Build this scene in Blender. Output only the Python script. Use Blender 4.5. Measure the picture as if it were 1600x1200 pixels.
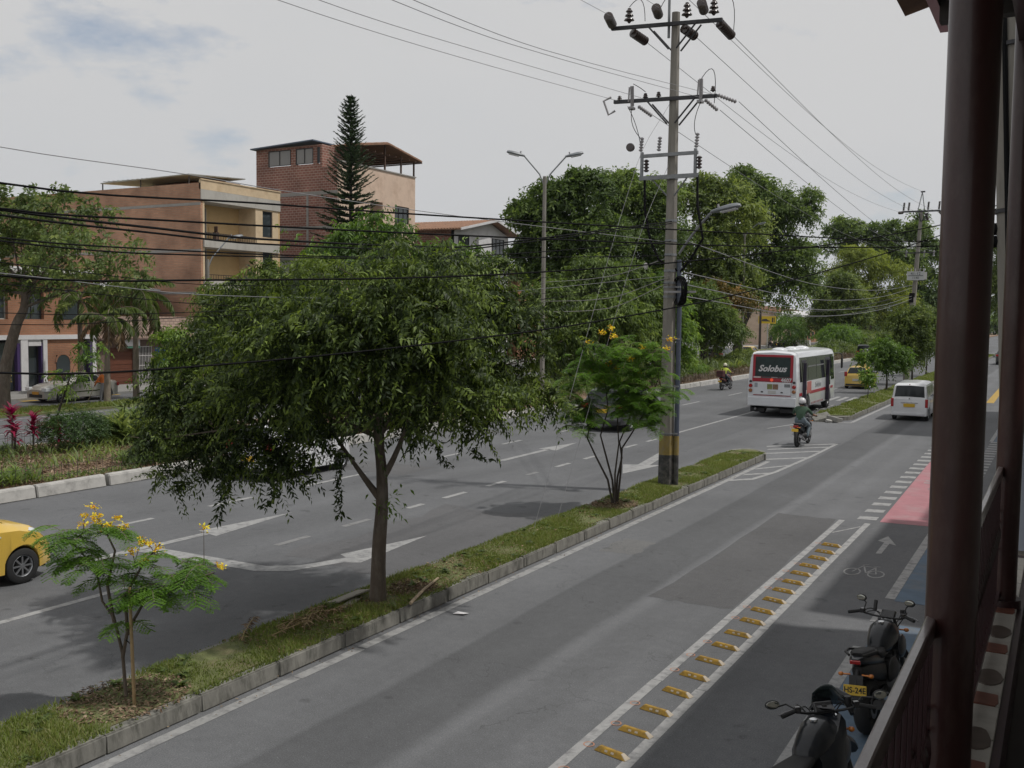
import bpy, bmesh, math, random
import numpy as np
from mathutils import Vector, Matrix, Euler

for o in list(bpy.data.objects):
    bpy.data.objects.remove(o)
SC = bpy.context.scene
COL = SC.collection
R = math.radians
rnd = random.Random(7)
rg = np.random.default_rng(11)

# ------------------------------------------------------------------ camera
cam = bpy.data.cameras.new('camera')
cam.sensor_width = 36.0
cam.lens = 35.01
cam.clip_start = 0.05
cam.clip_end = 12000
camo = bpy.data.objects.new('camera', cam)
COL.objects.link(camo)
camo.matrix_world = Matrix(((0.87383, -0.04267, 0.48435, 0.0),
                            (0.48608, 0.05214, -0.87236, 0.0),
                            (0.01197, 0.99773, 0.06630, 4.4),
                            (0, 0, 0, 1)))
SC.camera = camo

# ------------------------------------------------------------------ light
SUN_EL = R(62)
SUN_AZ = math.atan2(0.95, 0.30)          # sun stands to the right and a little ahead
w = bpy.data.worlds.new('World')
SC.world = w
w.use_nodes = True
nt = w.node_tree
for n in list(nt.nodes):
    nt.nodes.remove(n)
wo = nt.nodes.new('ShaderNodeOutputWorld')
bg = nt.nodes.new('ShaderNodeBackground')
sky = nt.nodes.new('ShaderNodeTexSky')
sky.sky_type = 'NISHITA'
sky.sun_disc = False
sky.sun_elevation = SUN_EL
sky.sun_rotation = SUN_AZ
tc = nt.nodes.new('ShaderNodeTexCoord')
mp = nt.nodes.new('ShaderNodeMapping')
mp.inputs['Scale'].default_value = (1.0, 1.0, 2.6)
mp.inputs['Location'].default_value = (0.20, 0.45, 0.1)
nz = nt.nodes.new('ShaderNodeTexNoise')
nz.inputs['Scale'].default_value = 4.2
nz.inputs['Detail'].default_value = 7
nz.inputs['Roughness'].default_value = 0.62
rp = nt.nodes.new('ShaderNodeValToRGB')
rp.color_ramp.elements[0].position = 0.27
rp.color_ramp.elements[0].color = (0.35, 0.35, 0.35, 1)
rp.color_ramp.elements[1].position = 0.41
rp.color_ramp.elements[1].color = (1, 1, 1, 1)
mx = nt.nodes.new('ShaderNodeMix')
mx.data_type = 'RGBA'
nz2 = nt.nodes.new('ShaderNodeTexNoise')
nz2.inputs['Scale'].default_value = 2.3
nz2.inputs['Detail'].default_value = 4
rp2 = nt.nodes.new('ShaderNodeValToRGB')
rp2.color_ramp.elements[0].position = 0.3
rp2.color_ramp.elements[0].color = (5.98, 6.02, 6.08, 1)
rp2.color_ramp.elements[1].position = 0.6
rp2.color_ramp.elements[1].color = (6.28, 6.24, 6.22, 1)
L = nt.links.new
L(tc.outputs['Generated'], mp.inputs['Vector'])
L(mp.outputs['Vector'], nz.inputs['Vector'])
L(mp.outputs['Vector'], nz2.inputs['Vector'])
L(nz.outputs['Fac'], rp.inputs['Fac'])
L(nz2.outputs['Fac'], rp2.inputs['Fac'])
L(rp.outputs['Color'], mx.inputs['Factor'])
L(sky.outputs['Color'], mx.inputs['A'])
L(rp2.outputs['Color'], mx.inputs['B'])
L(mx.outputs['Result'], bg.inputs['Color'])
bg.inputs['Strength'].default_value = 0.1
L(bg.outputs['Background'], wo.inputs['Surface'])

sl = bpy.data.lights.new('sun', 'SUN')
sl.energy = 2.6
sl.angle = R(1.6)
sl.color = (1.0, 0.965, 0.91)
so = bpy.data.objects.new('sun', sl)
COL.objects.link(so)
sd = Vector((math.sin(SUN_AZ) * math.cos(SUN_EL), math.cos(SUN_AZ) * math.cos(SUN_EL), math.sin(SUN_EL)))
so.rotation_euler = sd.to_track_quat('Z', 'Y').to_euler()
so.location = (20, 0, 60)

vs = SC.view_settings
vs.view_transform = 'Standard'
vs.look = 'None'
vs.exposure = 0.0
vs.gamma = 1.0
vs.use_curve_mapping = False
SC.cycles.max_bounces = 8
SC.cycles.transparent_max_bounces = 8

# ------------------------------------------------------------------ helpers
def tag(o, label=None, cat=None, group=None, kind=None):
    if label: o['label'] = label
    if cat: o['category'] = cat
    if group: o['group'] = group
    if kind: o['kind'] = kind
    return o

def thing(name, label, cat, loc=(0, 0, 0), rz=0.0, group=None):
    o = bpy.data.objects.new(name, None)
    o.empty_display_size = 0.2
    COL.objects.link(o)
    o.location = loc
    o.rotation_euler = (0, 0, rz)
    return tag(o, label, cat, group)

def copy_tree(o, parent=None):
    c = o.copy()
    COL.objects.link(c)
    if parent is not None:
        c.parent = parent
        c.matrix_parent_inverse = Matrix()
    for ch in list(o.children):
        copy_tree(ch, c)
    return c

def link(name, me, parent=None):
    o = bpy.data.objects.new(name, me)
    COL.objects.link(o)
    if parent is not None: o.parent = parent
    return o

class MB:
    def __init__(s):
        s.v = []; s.f = []; s.m = []; s.mi = 0
    def add(s, V, F):
        b = len(s.v)
        s.v.extend([tuple(p) for p in V])
        for f in F:
            s.f.append([i + b for i in f]); s.m.append(s.mi)
        return s
    def box(s, x0, x1, y0, y1, z0, z1):
        V = [(x0, y0, z0), (x1, y0, z0), (x1, y1, z0), (x0, y1, z0), (x0, y0, z1), (x1, y0, z1), (x1, y1, z1), (x0, y1, z1)]
        return s.add(V, [(0, 3, 2, 1), (4, 5, 6, 7), (0, 1, 5, 4), (1, 2, 6, 5), (2, 3, 7, 6), (3, 0, 4, 7)])
    def obox(s, c, sz, rot=None):
        a, b, d = sz[0] / 2, sz[1] / 2, sz[2] / 2
        V = [Vector(p) for p in ((-a, -b, -d), (a, -b, -d), (a, b, -d), (-a, b, -d), (-a, -b, d), (a, -b, d), (a, b, d), (-a, b, d))]
        if rot is not None:
            M3 = rot if isinstance(rot, Matrix) else Euler(rot).to_matrix()
            V = [M3 @ p for p in V]
        c = Vector(c)
        return s.add([p + c for p in V], [(0, 3, 2, 1), (4, 5, 6, 7), (0, 1, 5, 4), (1, 2, 6, 5), (2, 3, 7, 6), (3, 0, 4, 7)])
    def tube(s, pts, r, n=8, cap=True, flat=1.0):
        pts = [Vector(p) for p in pts]
        if not hasattr(r, '__len__'): r = [r] * len(pts)
        V = []; F = []
        pu = None
        for i, p in enumerate(pts):
            t = (pts[min(i + 1, len(pts) - 1)] - pts[max(i - 1, 0)])
            if t.length < 1e-9: t = Vector((0, 0, 1))
            t.normalize()
            if pu is None:
                a = Vector((0, 0, 1)) if abs(t.z) < 0.9 else Vector((1, 0, 0))
                u = t.cross(a).normalized()
            else:
                u = (pu - t * pu.dot(t))
                u = u.normalized() if u.length > 1e-6 else t.orthogonal().normalized()
            pu = u
            wv = t.cross(u)
            for k in range(n):
                an = 2 * math.pi * k / n
                V.append(p + (u * math.cos(an) + wv * math.sin(an) * flat) * r[i])
        for i in range(len(pts) - 1):
            for k in range(n):
                k2 = (k + 1) % n
                F.append((i * n + k, i * n + k2, (i + 1) * n + k2, (i + 1) * n + k))
        if cap:
            F.append(tuple(range(n - 1, -1, -1)))
            F.append(tuple((len(pts) - 1) * n + k for k in range(n)))
        return s.add(V, F)
    def cyl(s, p0, p1, r0, r1=None, n=12):
        return s.tube([p0, p1], [r0, r0 if r1 is None else r1], n)
    def lathe(s, prof, org=(0, 0, 0), axis='Z', n=20, closed=False):
        V = []; F = []
        for (r, h) in prof:
            for k in range(n):
                a = 2 * math.pi * k / n
                c, d = r * math.cos(a), r * math.sin(a)
                p = (c, d, h) if axis == 'Z' else ((h, c, d) if axis == 'X' else (d, h, c))
                V.append(Vector(p) + Vector(org))
        m = len(prof)
        for i in range(m if closed else m - 1):
            j = (i + 1) % m
            for k in range(n):
                k2 = (k + 1) % n
                F.append((i * n + k, i * n + k2, j * n + k2, j * n + k))
        if not closed:
            F.append(tuple(range(n - 1, -1, -1)))
            F.append(tuple((m - 1) * n + k for k in range(n)))
        return s.add(V, F)
    def prism(s, poly, axis, a, b):
        def P(u, v, h):
            return (u, v, h) if axis == 'Z' else ((h, u, v) if axis == 'X' else (u, h, v))
        n = len(poly)
        V = [P(u, v, a) for u, v in poly] + [P(u, v, b) for u, v in poly]
        F = [tuple(range(n - 1, -1, -1)), tuple(range(n, 2 * n))]
        for k in range(n):
            F.append((k, (k + 1) % n, n + (k + 1) % n, n + k))
        return s.add(V, F)
    def poly(s, pts):
        return s.add(pts, [tuple(range(len(pts)))])
    def ball(s, c, r, n=12, m=8):
        if not hasattr(r, '__len__'): r = (r, r, r)
        V = [(c[0], c[1], c[2] - r[2])]; F = []
        for i in range(1, m):
            th = math.pi * i / m
            for k in range(n):
                a = 2 * math.pi * k / n
                V.append((c[0] + r[0] * math.sin(th) * math.cos(a), c[1] + r[1] * math.sin(th) * math.sin(a), c[2] - r[2] * math.cos(th)))
        V.append((c[0], c[1], c[2] + r[2]))
        for k in range(n):
            F.append((0, 1 + (k + 1) % n, 1 + k))
            F.append((len(V) - 1, 1 + (m - 2) * n + k, 1 + (m - 2) * n + (k + 1) % n))
        for i in range(m - 2):
            for k in range(n):
                a = 1 + i * n + k; b = 1 + i * n + (k + 1) % n
                F.append((a, b, b + n, a + n))
        return s.add(V, F)
    def mesh(s, name, mats, smooth=None, fix=True):
        me = bpy.data.meshes.new(name)
        me.from_pydata(s.v, [], s.f)
        if not isinstance(mats, (list, tuple)): mats = [mats]
        for m in mats: me.materials.append(m)
        me.polygons.foreach_set('material_index', s.m)
        if fix:
            bm = bmesh.new(); bm.from_mesh(me)
            bmesh.ops.recalc_face_normals(bm, faces=bm.faces)
            bm.to_mesh(me); bm.free()
        if smooth:
            me.polygons.foreach_set('use_smooth', [True] * len(me.polygons))
            me.set_sharp_from_angle(angle=R(smooth))
        me.update()
        return me
    def build(s, name, mats, parent=None, smooth=None, bevel=0, fix=True):
        o = link(name, s.mesh(name, mats, smooth, fix), parent)
        if bevel:
            b = o.modifiers.new('bevel', 'BEVEL')
            b.width = bevel; b.segments = 2; b.limit_method = 'ANGLE'; b.angle_limit = R(40)
            b.harden_normals = False
        return o

# ------------------------------------------------------------------ materials
MATS = {}
def new_mat(name):
    m = bpy.data.materials.new(name)
    m.use_nodes = True
    t = m.node_tree
    b = t.nodes['Principled BSDF']
    return m, t, b

def M(name, col, rough=0.6, metal=0.0, var=0.15, scale=6.0, bump=0.0, bscale=None, spec=0.5, coat=0.0, dirt=None, stretch=None, trans=0.0, emit=None):
    """Principled with two octaves of noise over the base colour; dirt=(colour, amount, scale)"""
    if name in MATS: return MATS[name]
    m, t, b = new_mat(name)
    Ln = t.links.new
    geo = t.nodes.new('ShaderNodeNewGeometry')
    vec = geo.outputs['Position']
    if stretch:
        mpn = t.nodes.new('ShaderNodeMapping'); mpn.inputs['Scale'].default_value = stretch
        Ln(vec, mpn.inputs['Vector']); vec = mpn.outputs['Vector']
    n1 = t.nodes.new('ShaderNodeTexNoise'); n1.inputs['Scale'].default_value = scale; n1.inputs['Detail'].default_value = 6
    n1.inputs['Roughness'].default_value = 0.65
    Ln(vec, n1.inputs['Vector'])
    rm = t.nodes.new('ShaderNodeMapRange')
    rm.inputs['From Min'].default_value = 0.28; rm.inputs['From Max'].default_value = 0.72
    rm.inputs['To Min'].default_value = 1 - var; rm.inputs['To Max'].default_value = 1 + var
    Ln(n1.outputs['Fac'], rm.inputs['Value'])
    mul = t.nodes.new('ShaderNodeVectorMath'); mul.operation = 'SCALE'
    mul.inputs[0].default_value = col[:3]
    Ln(rm.outputs['Result'], mul.inputs['Scale'])
    out = mul.outputs['Vector']
    if dirt:
        n3 = t.nodes.new('ShaderNodeTexNoise'); n3.inputs['Scale'].default_value = dirt[2]; n3.inputs['Detail'].default_value = 8
        n3.inputs['Roughness'].default_value = 0.7
        Ln(vec, n3.inputs['Vector'])
        r3 = t.nodes.new('ShaderNodeMapRange'); r3.inputs['From Min'].default_value = 0.48; r3.inputs['From Max'].default_value = 0.68
        r3.inputs['To Max'].default_value = dirt[1]
        Ln(n3.outputs['Fac'], r3.inputs['Value'])
        mxx = t.nodes.new('ShaderNodeMix'); mxx.data_type = 'RGBA'
        Ln(r3.outputs['Result'], mxx.inputs['Factor'])
        Ln(out, mxx.inputs['A']); mxx.inputs['B'].default_value = (*dirt[0], 1)
        out = mxx.outputs['Result']
    Ln(out, b.inputs['Base Color'])
    b.inputs['Roughness'].default_value = rough
    b.inputs['Metallic'].default_value = metal
    b.inputs['Specular IOR Level'].default_value = spec
    b.inputs['Coat Weight'].default_value = coat
    b.inputs['Coat Roughness'].default_value = 0.06
    if trans: b.inputs['Transmission Weight'].default_value = trans
    if emit:
        b.inputs['Emission Color'].default_value = (*emit[0], 1); b.inputs['Emission Strength'].default_value = emit[1]
    if bump:
        n2 = t.nodes.new('ShaderNodeTexNoise'); n2.inputs['Scale'].default_value = bscale or scale * 6; n2.inputs['Detail'].default_value = 5
        Ln(vec, n2.inputs['Vector'])
        bp = t.nodes.new('ShaderNodeBump'); bp.inputs['Strength'].default_value = 0.6; bp.inputs['Distance'].default_value = bump
        Ln(n2.outputs['Fac'], bp.inputs['Height']); Ln(bp.outputs['Normal'], b.inputs['Normal'])
    MATS[name] = m
    return m

def leaf_mat(name, c0, c1, c2, rough=0.42, transl=0.3, spec=0.5):
    if name in MATS: return MATS[name]
    m, t, b = new_mat(name)
    Ln = t.links.new
    at = t.nodes.new('ShaderNodeAttribute'); at.attribute_name = 'tint'
    cr = t.nodes.new('ShaderNodeValToRGB')
    e = cr.color_ramp.elements
    e[0].position = 0.0; e[0].color = (*c0, 1)
    e[1].position = 1.0; e[1].color = (*c2, 1)
    k = e.new(0.55); k.color = (*c1, 1)
    Ln(at.outputs['Fac'], cr.inputs['Fac'])
    Ln(cr.outputs['Color'], b.inputs['Base Color'])
    b.inputs['Roughness'].default_value = rough
    b.inputs['Specular IOR Level'].default_value = spec
    tr = t.nodes.new('ShaderNodeBsdfTranslucent')
    hs = t.nodes.new('ShaderNodeHueSaturation'); hs.inputs['Value'].default_value = 1.5; hs.inputs['Saturation'].default_value = 1.1
    hs.inputs['Hue'].default_value = 0.49
    Ln(cr.outputs['Color'], hs.inputs['Color']); Ln(hs.outputs['Color'], tr.inputs['Color'])
    mxs = t.nodes.new('ShaderNodeMixShader'); mxs.inputs['Fac'].default_value = transl
    Ln(b.outputs['BSDF'], mxs.inputs[1]); Ln(tr.outputs['BSDF'], mxs.inputs[2])
    Ln(mxs.outputs['Shader'], t.nodes['Material Output'].inputs['Surface'])
    MATS[name] = m
    return m

def brick_mat(name, c1, c2, mortar, bw, bh, ms=0.012, rough=0.85, stain=None, bump=0.01):
    if name in MATS: return MATS[name]
    m, t, b = new_mat(name)
    Ln = t.links.new
    geo = t.nodes.new('ShaderNodeNewGeometry')
    sp = t.nodes.new('ShaderNodeSeparateXYZ'); Ln(geo.outputs['Position'], sp.inputs[0])
    ad = t.nodes.new('ShaderNodeMath'); ad.operation = 'ADD'; Ln(sp.outputs['X'], ad.inputs[0]); Ln(sp.outputs['Y'], ad.inputs[1])
    cb = t.nodes.new('ShaderNodeCombineXYZ'); Ln(ad.outputs[0], cb.inputs['X']); Ln(sp.outputs['Z'], cb.inputs['Y'])
    br = t.nodes.new('ShaderNodeTexBrick')
    br.inputs['Color1'].default_value = (*c1, 1); br.inputs['Color2'].default_value = (*c2, 1); br.inputs['Mortar'].default_value = (*mortar, 1)
    br.inputs['Scale'].default_value = 1.0; br.inputs['Brick Width'].default_value = bw; br.inputs['Row Height'].default_value = bh
    br.inputs['Mortar Size'].default_value = ms; br.inputs['Mortar Smooth'].default_value = 0.2
    Ln(cb.outputs[0], br.inputs['Vector'])
    n1 = t.nodes.new('ShaderNodeTexNoise'); n1.inputs['Scale'].default_value = 0.7; n1.inputs['Detail'].default_value = 7
    Ln(geo.outputs['Position'], n1.inputs['Vector'])
    rm = t.nodes.new('ShaderNodeMapRange'); rm.inputs['From Min'].default_value = .3; rm.inputs['From Max'].default_value = .7
    rm.inputs['To Min'].default_value = .72; rm.inputs['To Max'].default_value = 1.22
    Ln(n1.outputs['Fac'], rm.inputs['Value'])
    mu = t.nodes.new('ShaderNodeVectorMath'); mu.operation = 'SCALE'
    Ln(br.outputs['Color'], mu.inputs[0]); Ln(rm.outputs['Result'], mu.inputs['Scale'])
    Ln(mu.outputs['Vector'], b.inputs['Base Color'])
    b.inputs['Roughness'].default_value = rough
    bp = t.nodes.new('ShaderNodeBump'); bp.inputs['Distance'].default_value = bump; bp.invert = True
    Ln(br.outputs['Fac'], bp.inputs['Height']); Ln(bp.outputs['Normal'], b.inputs['Normal'])
    MATS[name] = m
    return m

def glass_mat(name, col=(0.03, 0.04, 0.045), rough=0.06):
    if name in MATS: return MATS[name]
    m, t, b = new_mat(name)
    b.inputs['Base Color'].default_value = (*col, 1)
    b.inputs['Roughness'].default_value = rough
    b.inputs['Specular IOR Level'].default_value = 0.7
    MATS[name] = m
    return m

def paint(name, col, rough=0.32):
    return M(name, col, rough=rough, var=0.04, scale=1.5, coat=0.7, spec=0.5, dirt=(tuple(c * 0.6 for c in col), 0.16, 2.2))

def text_obj(name, txt, size, mat, parent, loc, rot, extrude=0.003, shear=0.0, bold=0.0, sx=1.0, align='CENTER'):
    cu = bpy.data.curves.new(name, 'FONT')
    cu.body = txt; cu.size = size; cu.extrude = extrude; cu.shear = shear; cu.offset = bold
    cu.align_x = align; cu.align_y = 'CENTER'; cu.resolution_u = 3
    tmp = bpy.data.objects.new('tmp', cu); COL.objects.link(tmp)
    dg = bpy.context.evaluated_depsgraph_get(); dg.update()
    me = bpy.data.meshes.new_from_object(tmp.evaluated_get(dg))
    bpy.data.objects.remove(tmp); bpy.data.curves.remove(cu)
    me.name = name
    me.materials.clear(); me.materials.append(mat)
    o = link(name, me, parent)
    o.location = loc; o.rotation_euler = rot; o.scale = (sx, 1, 1)
    return o

# ------------------------------------------------------------------ foliage
def nrm(a):
    return a / np.maximum(np.linalg.norm(a, axis=1, keepdims=True), 1e-9)

def np_mesh(name, V, F, mat, tint=None, smooth=False):
    """V (n,3), F (m,k) same k"""
    me = bpy.data.meshes.new(name)
    nv = len(V); nf, k = F.shape
    me.vertices.add(nv); me.vertices.foreach_set('co', np.ascontiguousarray(V, dtype=np.float32).ravel())
    me.loops.add(nf * k); me.loops.foreach_set('vertex_index', np.ascontiguousarray(F, dtype=np.int32).ravel())
    me.polygons.add(nf); me.polygons.foreach_set('loop_start', np.arange(nf, dtype=np.int32) * k)
    me.polygons.foreach_set('loop_total', np.full(nf, k, dtype=np.int32))
    if smooth: me.polygons.foreach_set('use_smooth', np.ones(nf, dtype=bool))
    me.update(calc_edges=True)
    if tint is not None:
        a = me.attributes.new('tint', 'FLOAT', 'POINT'); a.data.foreach_set('value', np.clip(tint, 0, 1).astype(np.float32))
    me.materials.append(mat)
    return me

def leaf_arrays(P, D, N, Ln, Wd, fine=True, fold=0.18, curl=0.2):
    D = nrm(D)
    S = nrm(np.cross(D, N))
    U = np.cross(S, D)
    Ln = Ln[:, None]; Wd = Wd[:, None]
    n = len(P)
    if fine:
        v0 = P; vl = P + D * Ln * .42 - S * Wd * .5 + U * Wd * fold
        vm = P + D * Ln * .5; vr = P + D * Ln * .42 + S * Wd * .5 + U * Wd * fold
        vt = P + D * Ln * .97 - U * Ln * curl
        V = np.stack([v0, vl, vm, vr, vt], 1).reshape(-1, 3)
        b = (np.arange(n) * 5)[:, None]
        F = np.concatenate([b + [0, 2, 1], b + [0, 3, 2], b + [1, 2, 4], b + [2, 3, 4]], 1).reshape(-1, 3)
        return V, F, 5
    v0 = P; vl = P + D * Ln * .45 - S * Wd * .5 + U * Wd * fold; vr = P + D * Ln * .45 + S * Wd * .5 + U * Wd * fold
    vt = P + D * Ln - U * Ln * curl
    V = np.stack([v0, vl, vt, vr], 1).reshape(-1, 3)
    b = (np.arange(n) * 4)[:, None]
    F = np.concatenate([b + [0, 3, 2], b + [0, 2, 1]], 1).reshape(-1, 3)
    return V, F, 4

def crown(parent, mat, lobes, n, leaf=(0.15, 0.05), k=10, slen=0.5, droop=0.4, hang=0.4, seed=1, fine=False, shell=0.5, name='crown', tbase=0.45, tvar=0.25, flat=0.75, gaps=0.0, curl=0.2, jit=.22, zs=.55):
    g = np.random.default_rng(seed)
    lob = np.array(lobes, float)
    if lob.shape[1] == 4: lob = np.concatenate([lob, lob[:, 3:4], lob[:, 3:4] * flat], 1)
    wgt = (lob[:, 3] * lob[:, 4] + lob[:, 3] * lob[:, 5]); wgt = wgt / wgt.sum()
    idx = g.choice(len(lob), n, p=wgt)
    u = nrm(g.normal(size=(n, 3)))
    u[:, 2] = np.where((u[:, 2] < -0.35) & (g.random(n) < .6), -u[:, 2], u[:, 2])
    r = shell + (1 - shell) * g.random(n) ** 0.7
    r *= 1 + 0.16 * g.normal(size=n)
    C = lob[idx, :3] + u * lob[idx, 3:6] * r[:, None]
    if gaps:
        ph = np.sin(C[:, 0] * 2.1 / gaps + 1.3) + np.sin(C[:, 1] * 2.3 / gaps + .4) + np.sin(C[:, 2] * 2.7 / gaps + 2.0)
        keep = ph + g.normal(size=n) * .5 > -1.15
        C = C[keep]; u = u[keep]; idx = idx[keep]; n = len(C)
    dr = nrm(u * [1, 1, zs] + g.normal(size=(n, 3)) * .45 + [0, 0, -droop])
    ang = g.random(n) * 6.283
    a = nrm(np.cross(dr, [0.01, 0.02, 1.0])); bq = np.cross(dr, a)
    side = a * np.cos(ang * .25)[:, None] + bq * np.sin(ang * .25)[:, None]
    lobt = g.normal(size=len(lob)) * .14
    st = tbase + lobt[idx] + g.normal(size=n) * tvar * .6
    sl_ = slen * (.7 + .6 * g.random(n))
    Ps = []; Ds = []; Ns = []; Ls = []; Ts = []
    for i in range(k):
        tt = (i + .5) / k
        p = C + dr * (sl_ * (tt - .35))[:, None] + np.array([0, 0, -1.]) * (sl_ * .35 * tt * tt)[:, None]
        s = 1 if i % 2 else -1
        d = nrm(dr * .55 + side * s * .8 + g.normal(size=(n, 3)) * jit + [0, 0, -hang])
        nn = np.array([0, 0, 1.]) + g.normal(size=(n, 3)) * .55 + u * .4
        Ps.append(p); Ds.append(d); Ns.append(nn)
        Ls.append(leaf[0] * (.7 + .55 * g.random(n)) * (1 - .25 * abs(tt - .4)))
        Ts.append(st + g.normal(size=n) * tvar * .5 + (tt - .5) * .12)
    P = np.concatenate(Ps); D = np.concatenate(Ds); N = np.concatenate(Ns); Lf = np.concatenate(Ls); T = np.concatenate(Ts)
    V, F, kk = leaf_arrays(P, D, N, Lf, Lf * leaf[1] / leaf[0], fine, curl=curl)
    me = np_mesh(name, V, F, mat, np.repeat(T, kk))
    o = link(name, me, parent)
    o['kind'] = 'stuff'
    return o

def bez(p0, p1, p2, n=6):
    p0, p1, p2 = Vector(p0), Vector(p1), Vector(p2)
    return [p0 * (1 - t) ** 2 + p1 * 2 * t * (1 - t) + p2 * t * t for t in [i / n for i in range(n + 1)]]

def limbs(mb, fork, r0, lobes, seed, n=5, every=1, rise=0.4):
    q = random.Random(seed)
    for i, lb in enumerate(lobes):
        if i % every: continue
        f = Vector(fork[q.randrange(len(fork))])
        e = Vector(lb[:3])
        mid = f.lerp(e, .5) + Vector((q.uniform(-.1, .1), q.uniform(-.1, .1), rise * q.uniform(-.1, .35))) * (e - f).length * .6
        pts = bez(f, mid, e, n)
        rr = r0 * q.uniform(.35, .6)
        mb.tube(pts, [max(rr * (1 - .85 * j / n), .006) for j in range(n + 1)], 6)
        # two side twigs
        for s in range(2):
            b = pts[q.randrange(2, n + 1)]
            rad = lb[3] * .8
            t = b + Vector((q.uniform(-1, 1), q.uniform(-1, 1), q.uniform(-.3, .8))) * rad
            mb.tube(bez(b, b.lerp(t, .5) + Vector((0, 0, .1 * rad)), t, 3), [rr * .3, rr * .22, rr * .15, .005], 5)
    return mb
# ------------------------------------------------------------------ the setting: ground, roads
def asphalt(name, base, stripes=(), seed=0.0, patch=0.12):
    """stripes: (x position, colour factor) pairs of wheel wear and relaid strips across the road"""
    m, t, b = new_mat(name)
    Ln = t.links.new
    geo = t.nodes.new('ShaderNodeNewGeometry')
    sp = t.nodes.new('ShaderNodeSeparateXYZ'); Ln(geo.outputs['Position'], sp.inputs[0])
    mpn = t.nodes.new('ShaderNodeMapping'); mpn.inputs['Scale'].default_value = (1, .12, 1); mpn.inputs['Location'].default_value = (seed, seed, 0)
    Ln(geo.outputs['Position'], mpn.inputs['Vector'])
    def noise(vec, sc, det=6, ro=.6):
        n = t.nodes.new('ShaderNodeTexNoise'); n.inputs['Scale'].default_value = sc; n.inputs['Detail'].default_value = det
        n.inputs['Roughness'].default_value = ro
        Ln(vec, n.inputs['Vector']); return n.outputs['Fac']
    def mr(v, a, c, d, e):
        n = t.nodes.new('ShaderNodeMapRange'); n.inputs['From Min'].default_value = a; n.inputs['From Max'].default_value = c
        n.inputs['To Min'].default_value = d; n.inputs['To Max'].default_value = e; Ln(v, n.inputs['Value']); return n.outputs['Result']
    def mth(op, a, c):
        n = t.nodes.new('ShaderNodeMath'); n.operation = op
        for i, q in enumerate((a, c)):
            if isinstance(q, (int, float)): n.inputs[i].default_value = q
            else: Ln(q, n.inputs[i])
        return n.outputs[0]
    f1 = mr(noise(mpn.outputs['Vector'], .55, 8, .7), .3, .7, 1 - patch, 1 + patch)
    f2 = mr(noise(geo.outputs['Position'], .35, 6, .6), .3, .7, 1 - patch, 1 + patch)
    f3 = mr(noise(geo.outputs['Position'], 70, 3, .6), .3, .7, .68, 1.32)
    f4 = mr(noise(geo.outputs['Position'], 6, 9, .8), .25, .75, .84, 1.16)
    val = mth('MULTIPLY', mth('MULTIPLY', f1, f2), mth('MULTIPLY', f3, f4))
    if stripes:
        xs = [s[0] for s in stripes]
        x0, x1 = min(xs) - .5, max(xs) + .5
        wob = mr(noise(mpn.outputs['Vector'], 1.3, 3), .3, .7, -.05, .05)
        xx = mth('ADD', sp.outputs['X'], wob)
        fx = mr(xx, x0, x1, 0, 1)
        cr = t.nodes.new('ShaderNodeValToRGB'); e = cr.color_ramp.elements
        while len(e) > 1: e.remove(e[-1])
        for i, (x, v) in enumerate(sorted(stripes)):
            p = (x - x0) / (x1 - x0)
            if i == 0: e[0].position = p; el = e[0]
            else: el = e.new(p)
            el.color = (v * .5, v * .5, v * .5, 1)
        Ln(fx, cr.inputs['Fac'])
        val = mth('MULTIPLY', val, mth('MULTIPLY', cr.outputs['Color'], 2.0))
    # cracks
    vo = t.nodes.new('ShaderNodeTexVoronoi'); vo.feature = 'DISTANCE_TO_EDGE'; vo.inputs['Scale'].default_value = .34
    wv = t.nodes.new('ShaderNodeVectorMath'); wv.operation = 'ADD'
    nn = t.nodes.new('ShaderNodeTexNoise'); nn.inputs['Scale'].default_value = 1.3; nn.inputs['Detail'].default_value = 5
    Ln(geo.outputs['Position'], nn.inputs['Vector'])
    sc = t.nodes.new('ShaderNodeVectorMath'); sc.operation = 'SCALE'; sc.inputs['Scale'].default_value = 1.6
    Ln(nn.outputs['Color'], sc.inputs[0]); Ln(geo.outputs['Position'], wv.inputs[0]); Ln(sc.outputs['Vector'], wv.inputs[1])
    Ln(wv.outputs['Vector'], vo.inputs['Vector'])
    ck = mr(vo.outputs['Distance'], 0.0, .005, .72, 1.0)
    msk = mr(noise(geo.outputs['Position'], .22, 2), .52, .58, 1.0, 0.0)
    ck2 = mth('MAXIMUM', ck, msk)
    val = mth('MULTIPLY', val, ck2)
    spots = mr(noise(geo.outputs['Position'], 2.6, 3, .5), .66, .72, 1.0, .74)
    grit = mr(noise(geo.outputs['Position'], 34, 2, .6), .64, .70, 1.0, 1.45)
    val = mth('MULTIPLY', val, mth('MULTIPLY', spots, grit))
    mu = t.nodes.new('ShaderNodeVectorMath'); mu.operation = 'SCALE'; mu.inputs[0].default_value = base
    Ln(val, mu.inputs['Scale']); Ln(mu.outputs['Vector'], b.inputs['Base Color'])
    b.inputs['Roughness'].default_value = .82
    b.inputs['Specular IOR Level'].default_value = .3
    bp = t.nodes.new('ShaderNodeBump'); bp.inputs['Strength'].default_value = .5; bp.inputs['Distance'].default_value = .004
    Ln(noise(geo.outputs['Position'], 130, 3), bp.inputs['Height']); Ln(bp.outputs['Normal'], b.inputs['Normal'])
    return m

def sheet(name, x0, x1, y0, y1, z, mat, parent=None, nx=1, ny=1):
    mb = MB()
    mb.poly([(x0, y0, z), (x1, y0, z), (x1, y1, z), (x0, y1, z)])
    o = mb.build(name, mat, parent)
    if parent is None: o['kind'] = 'structure'
    return o

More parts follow.
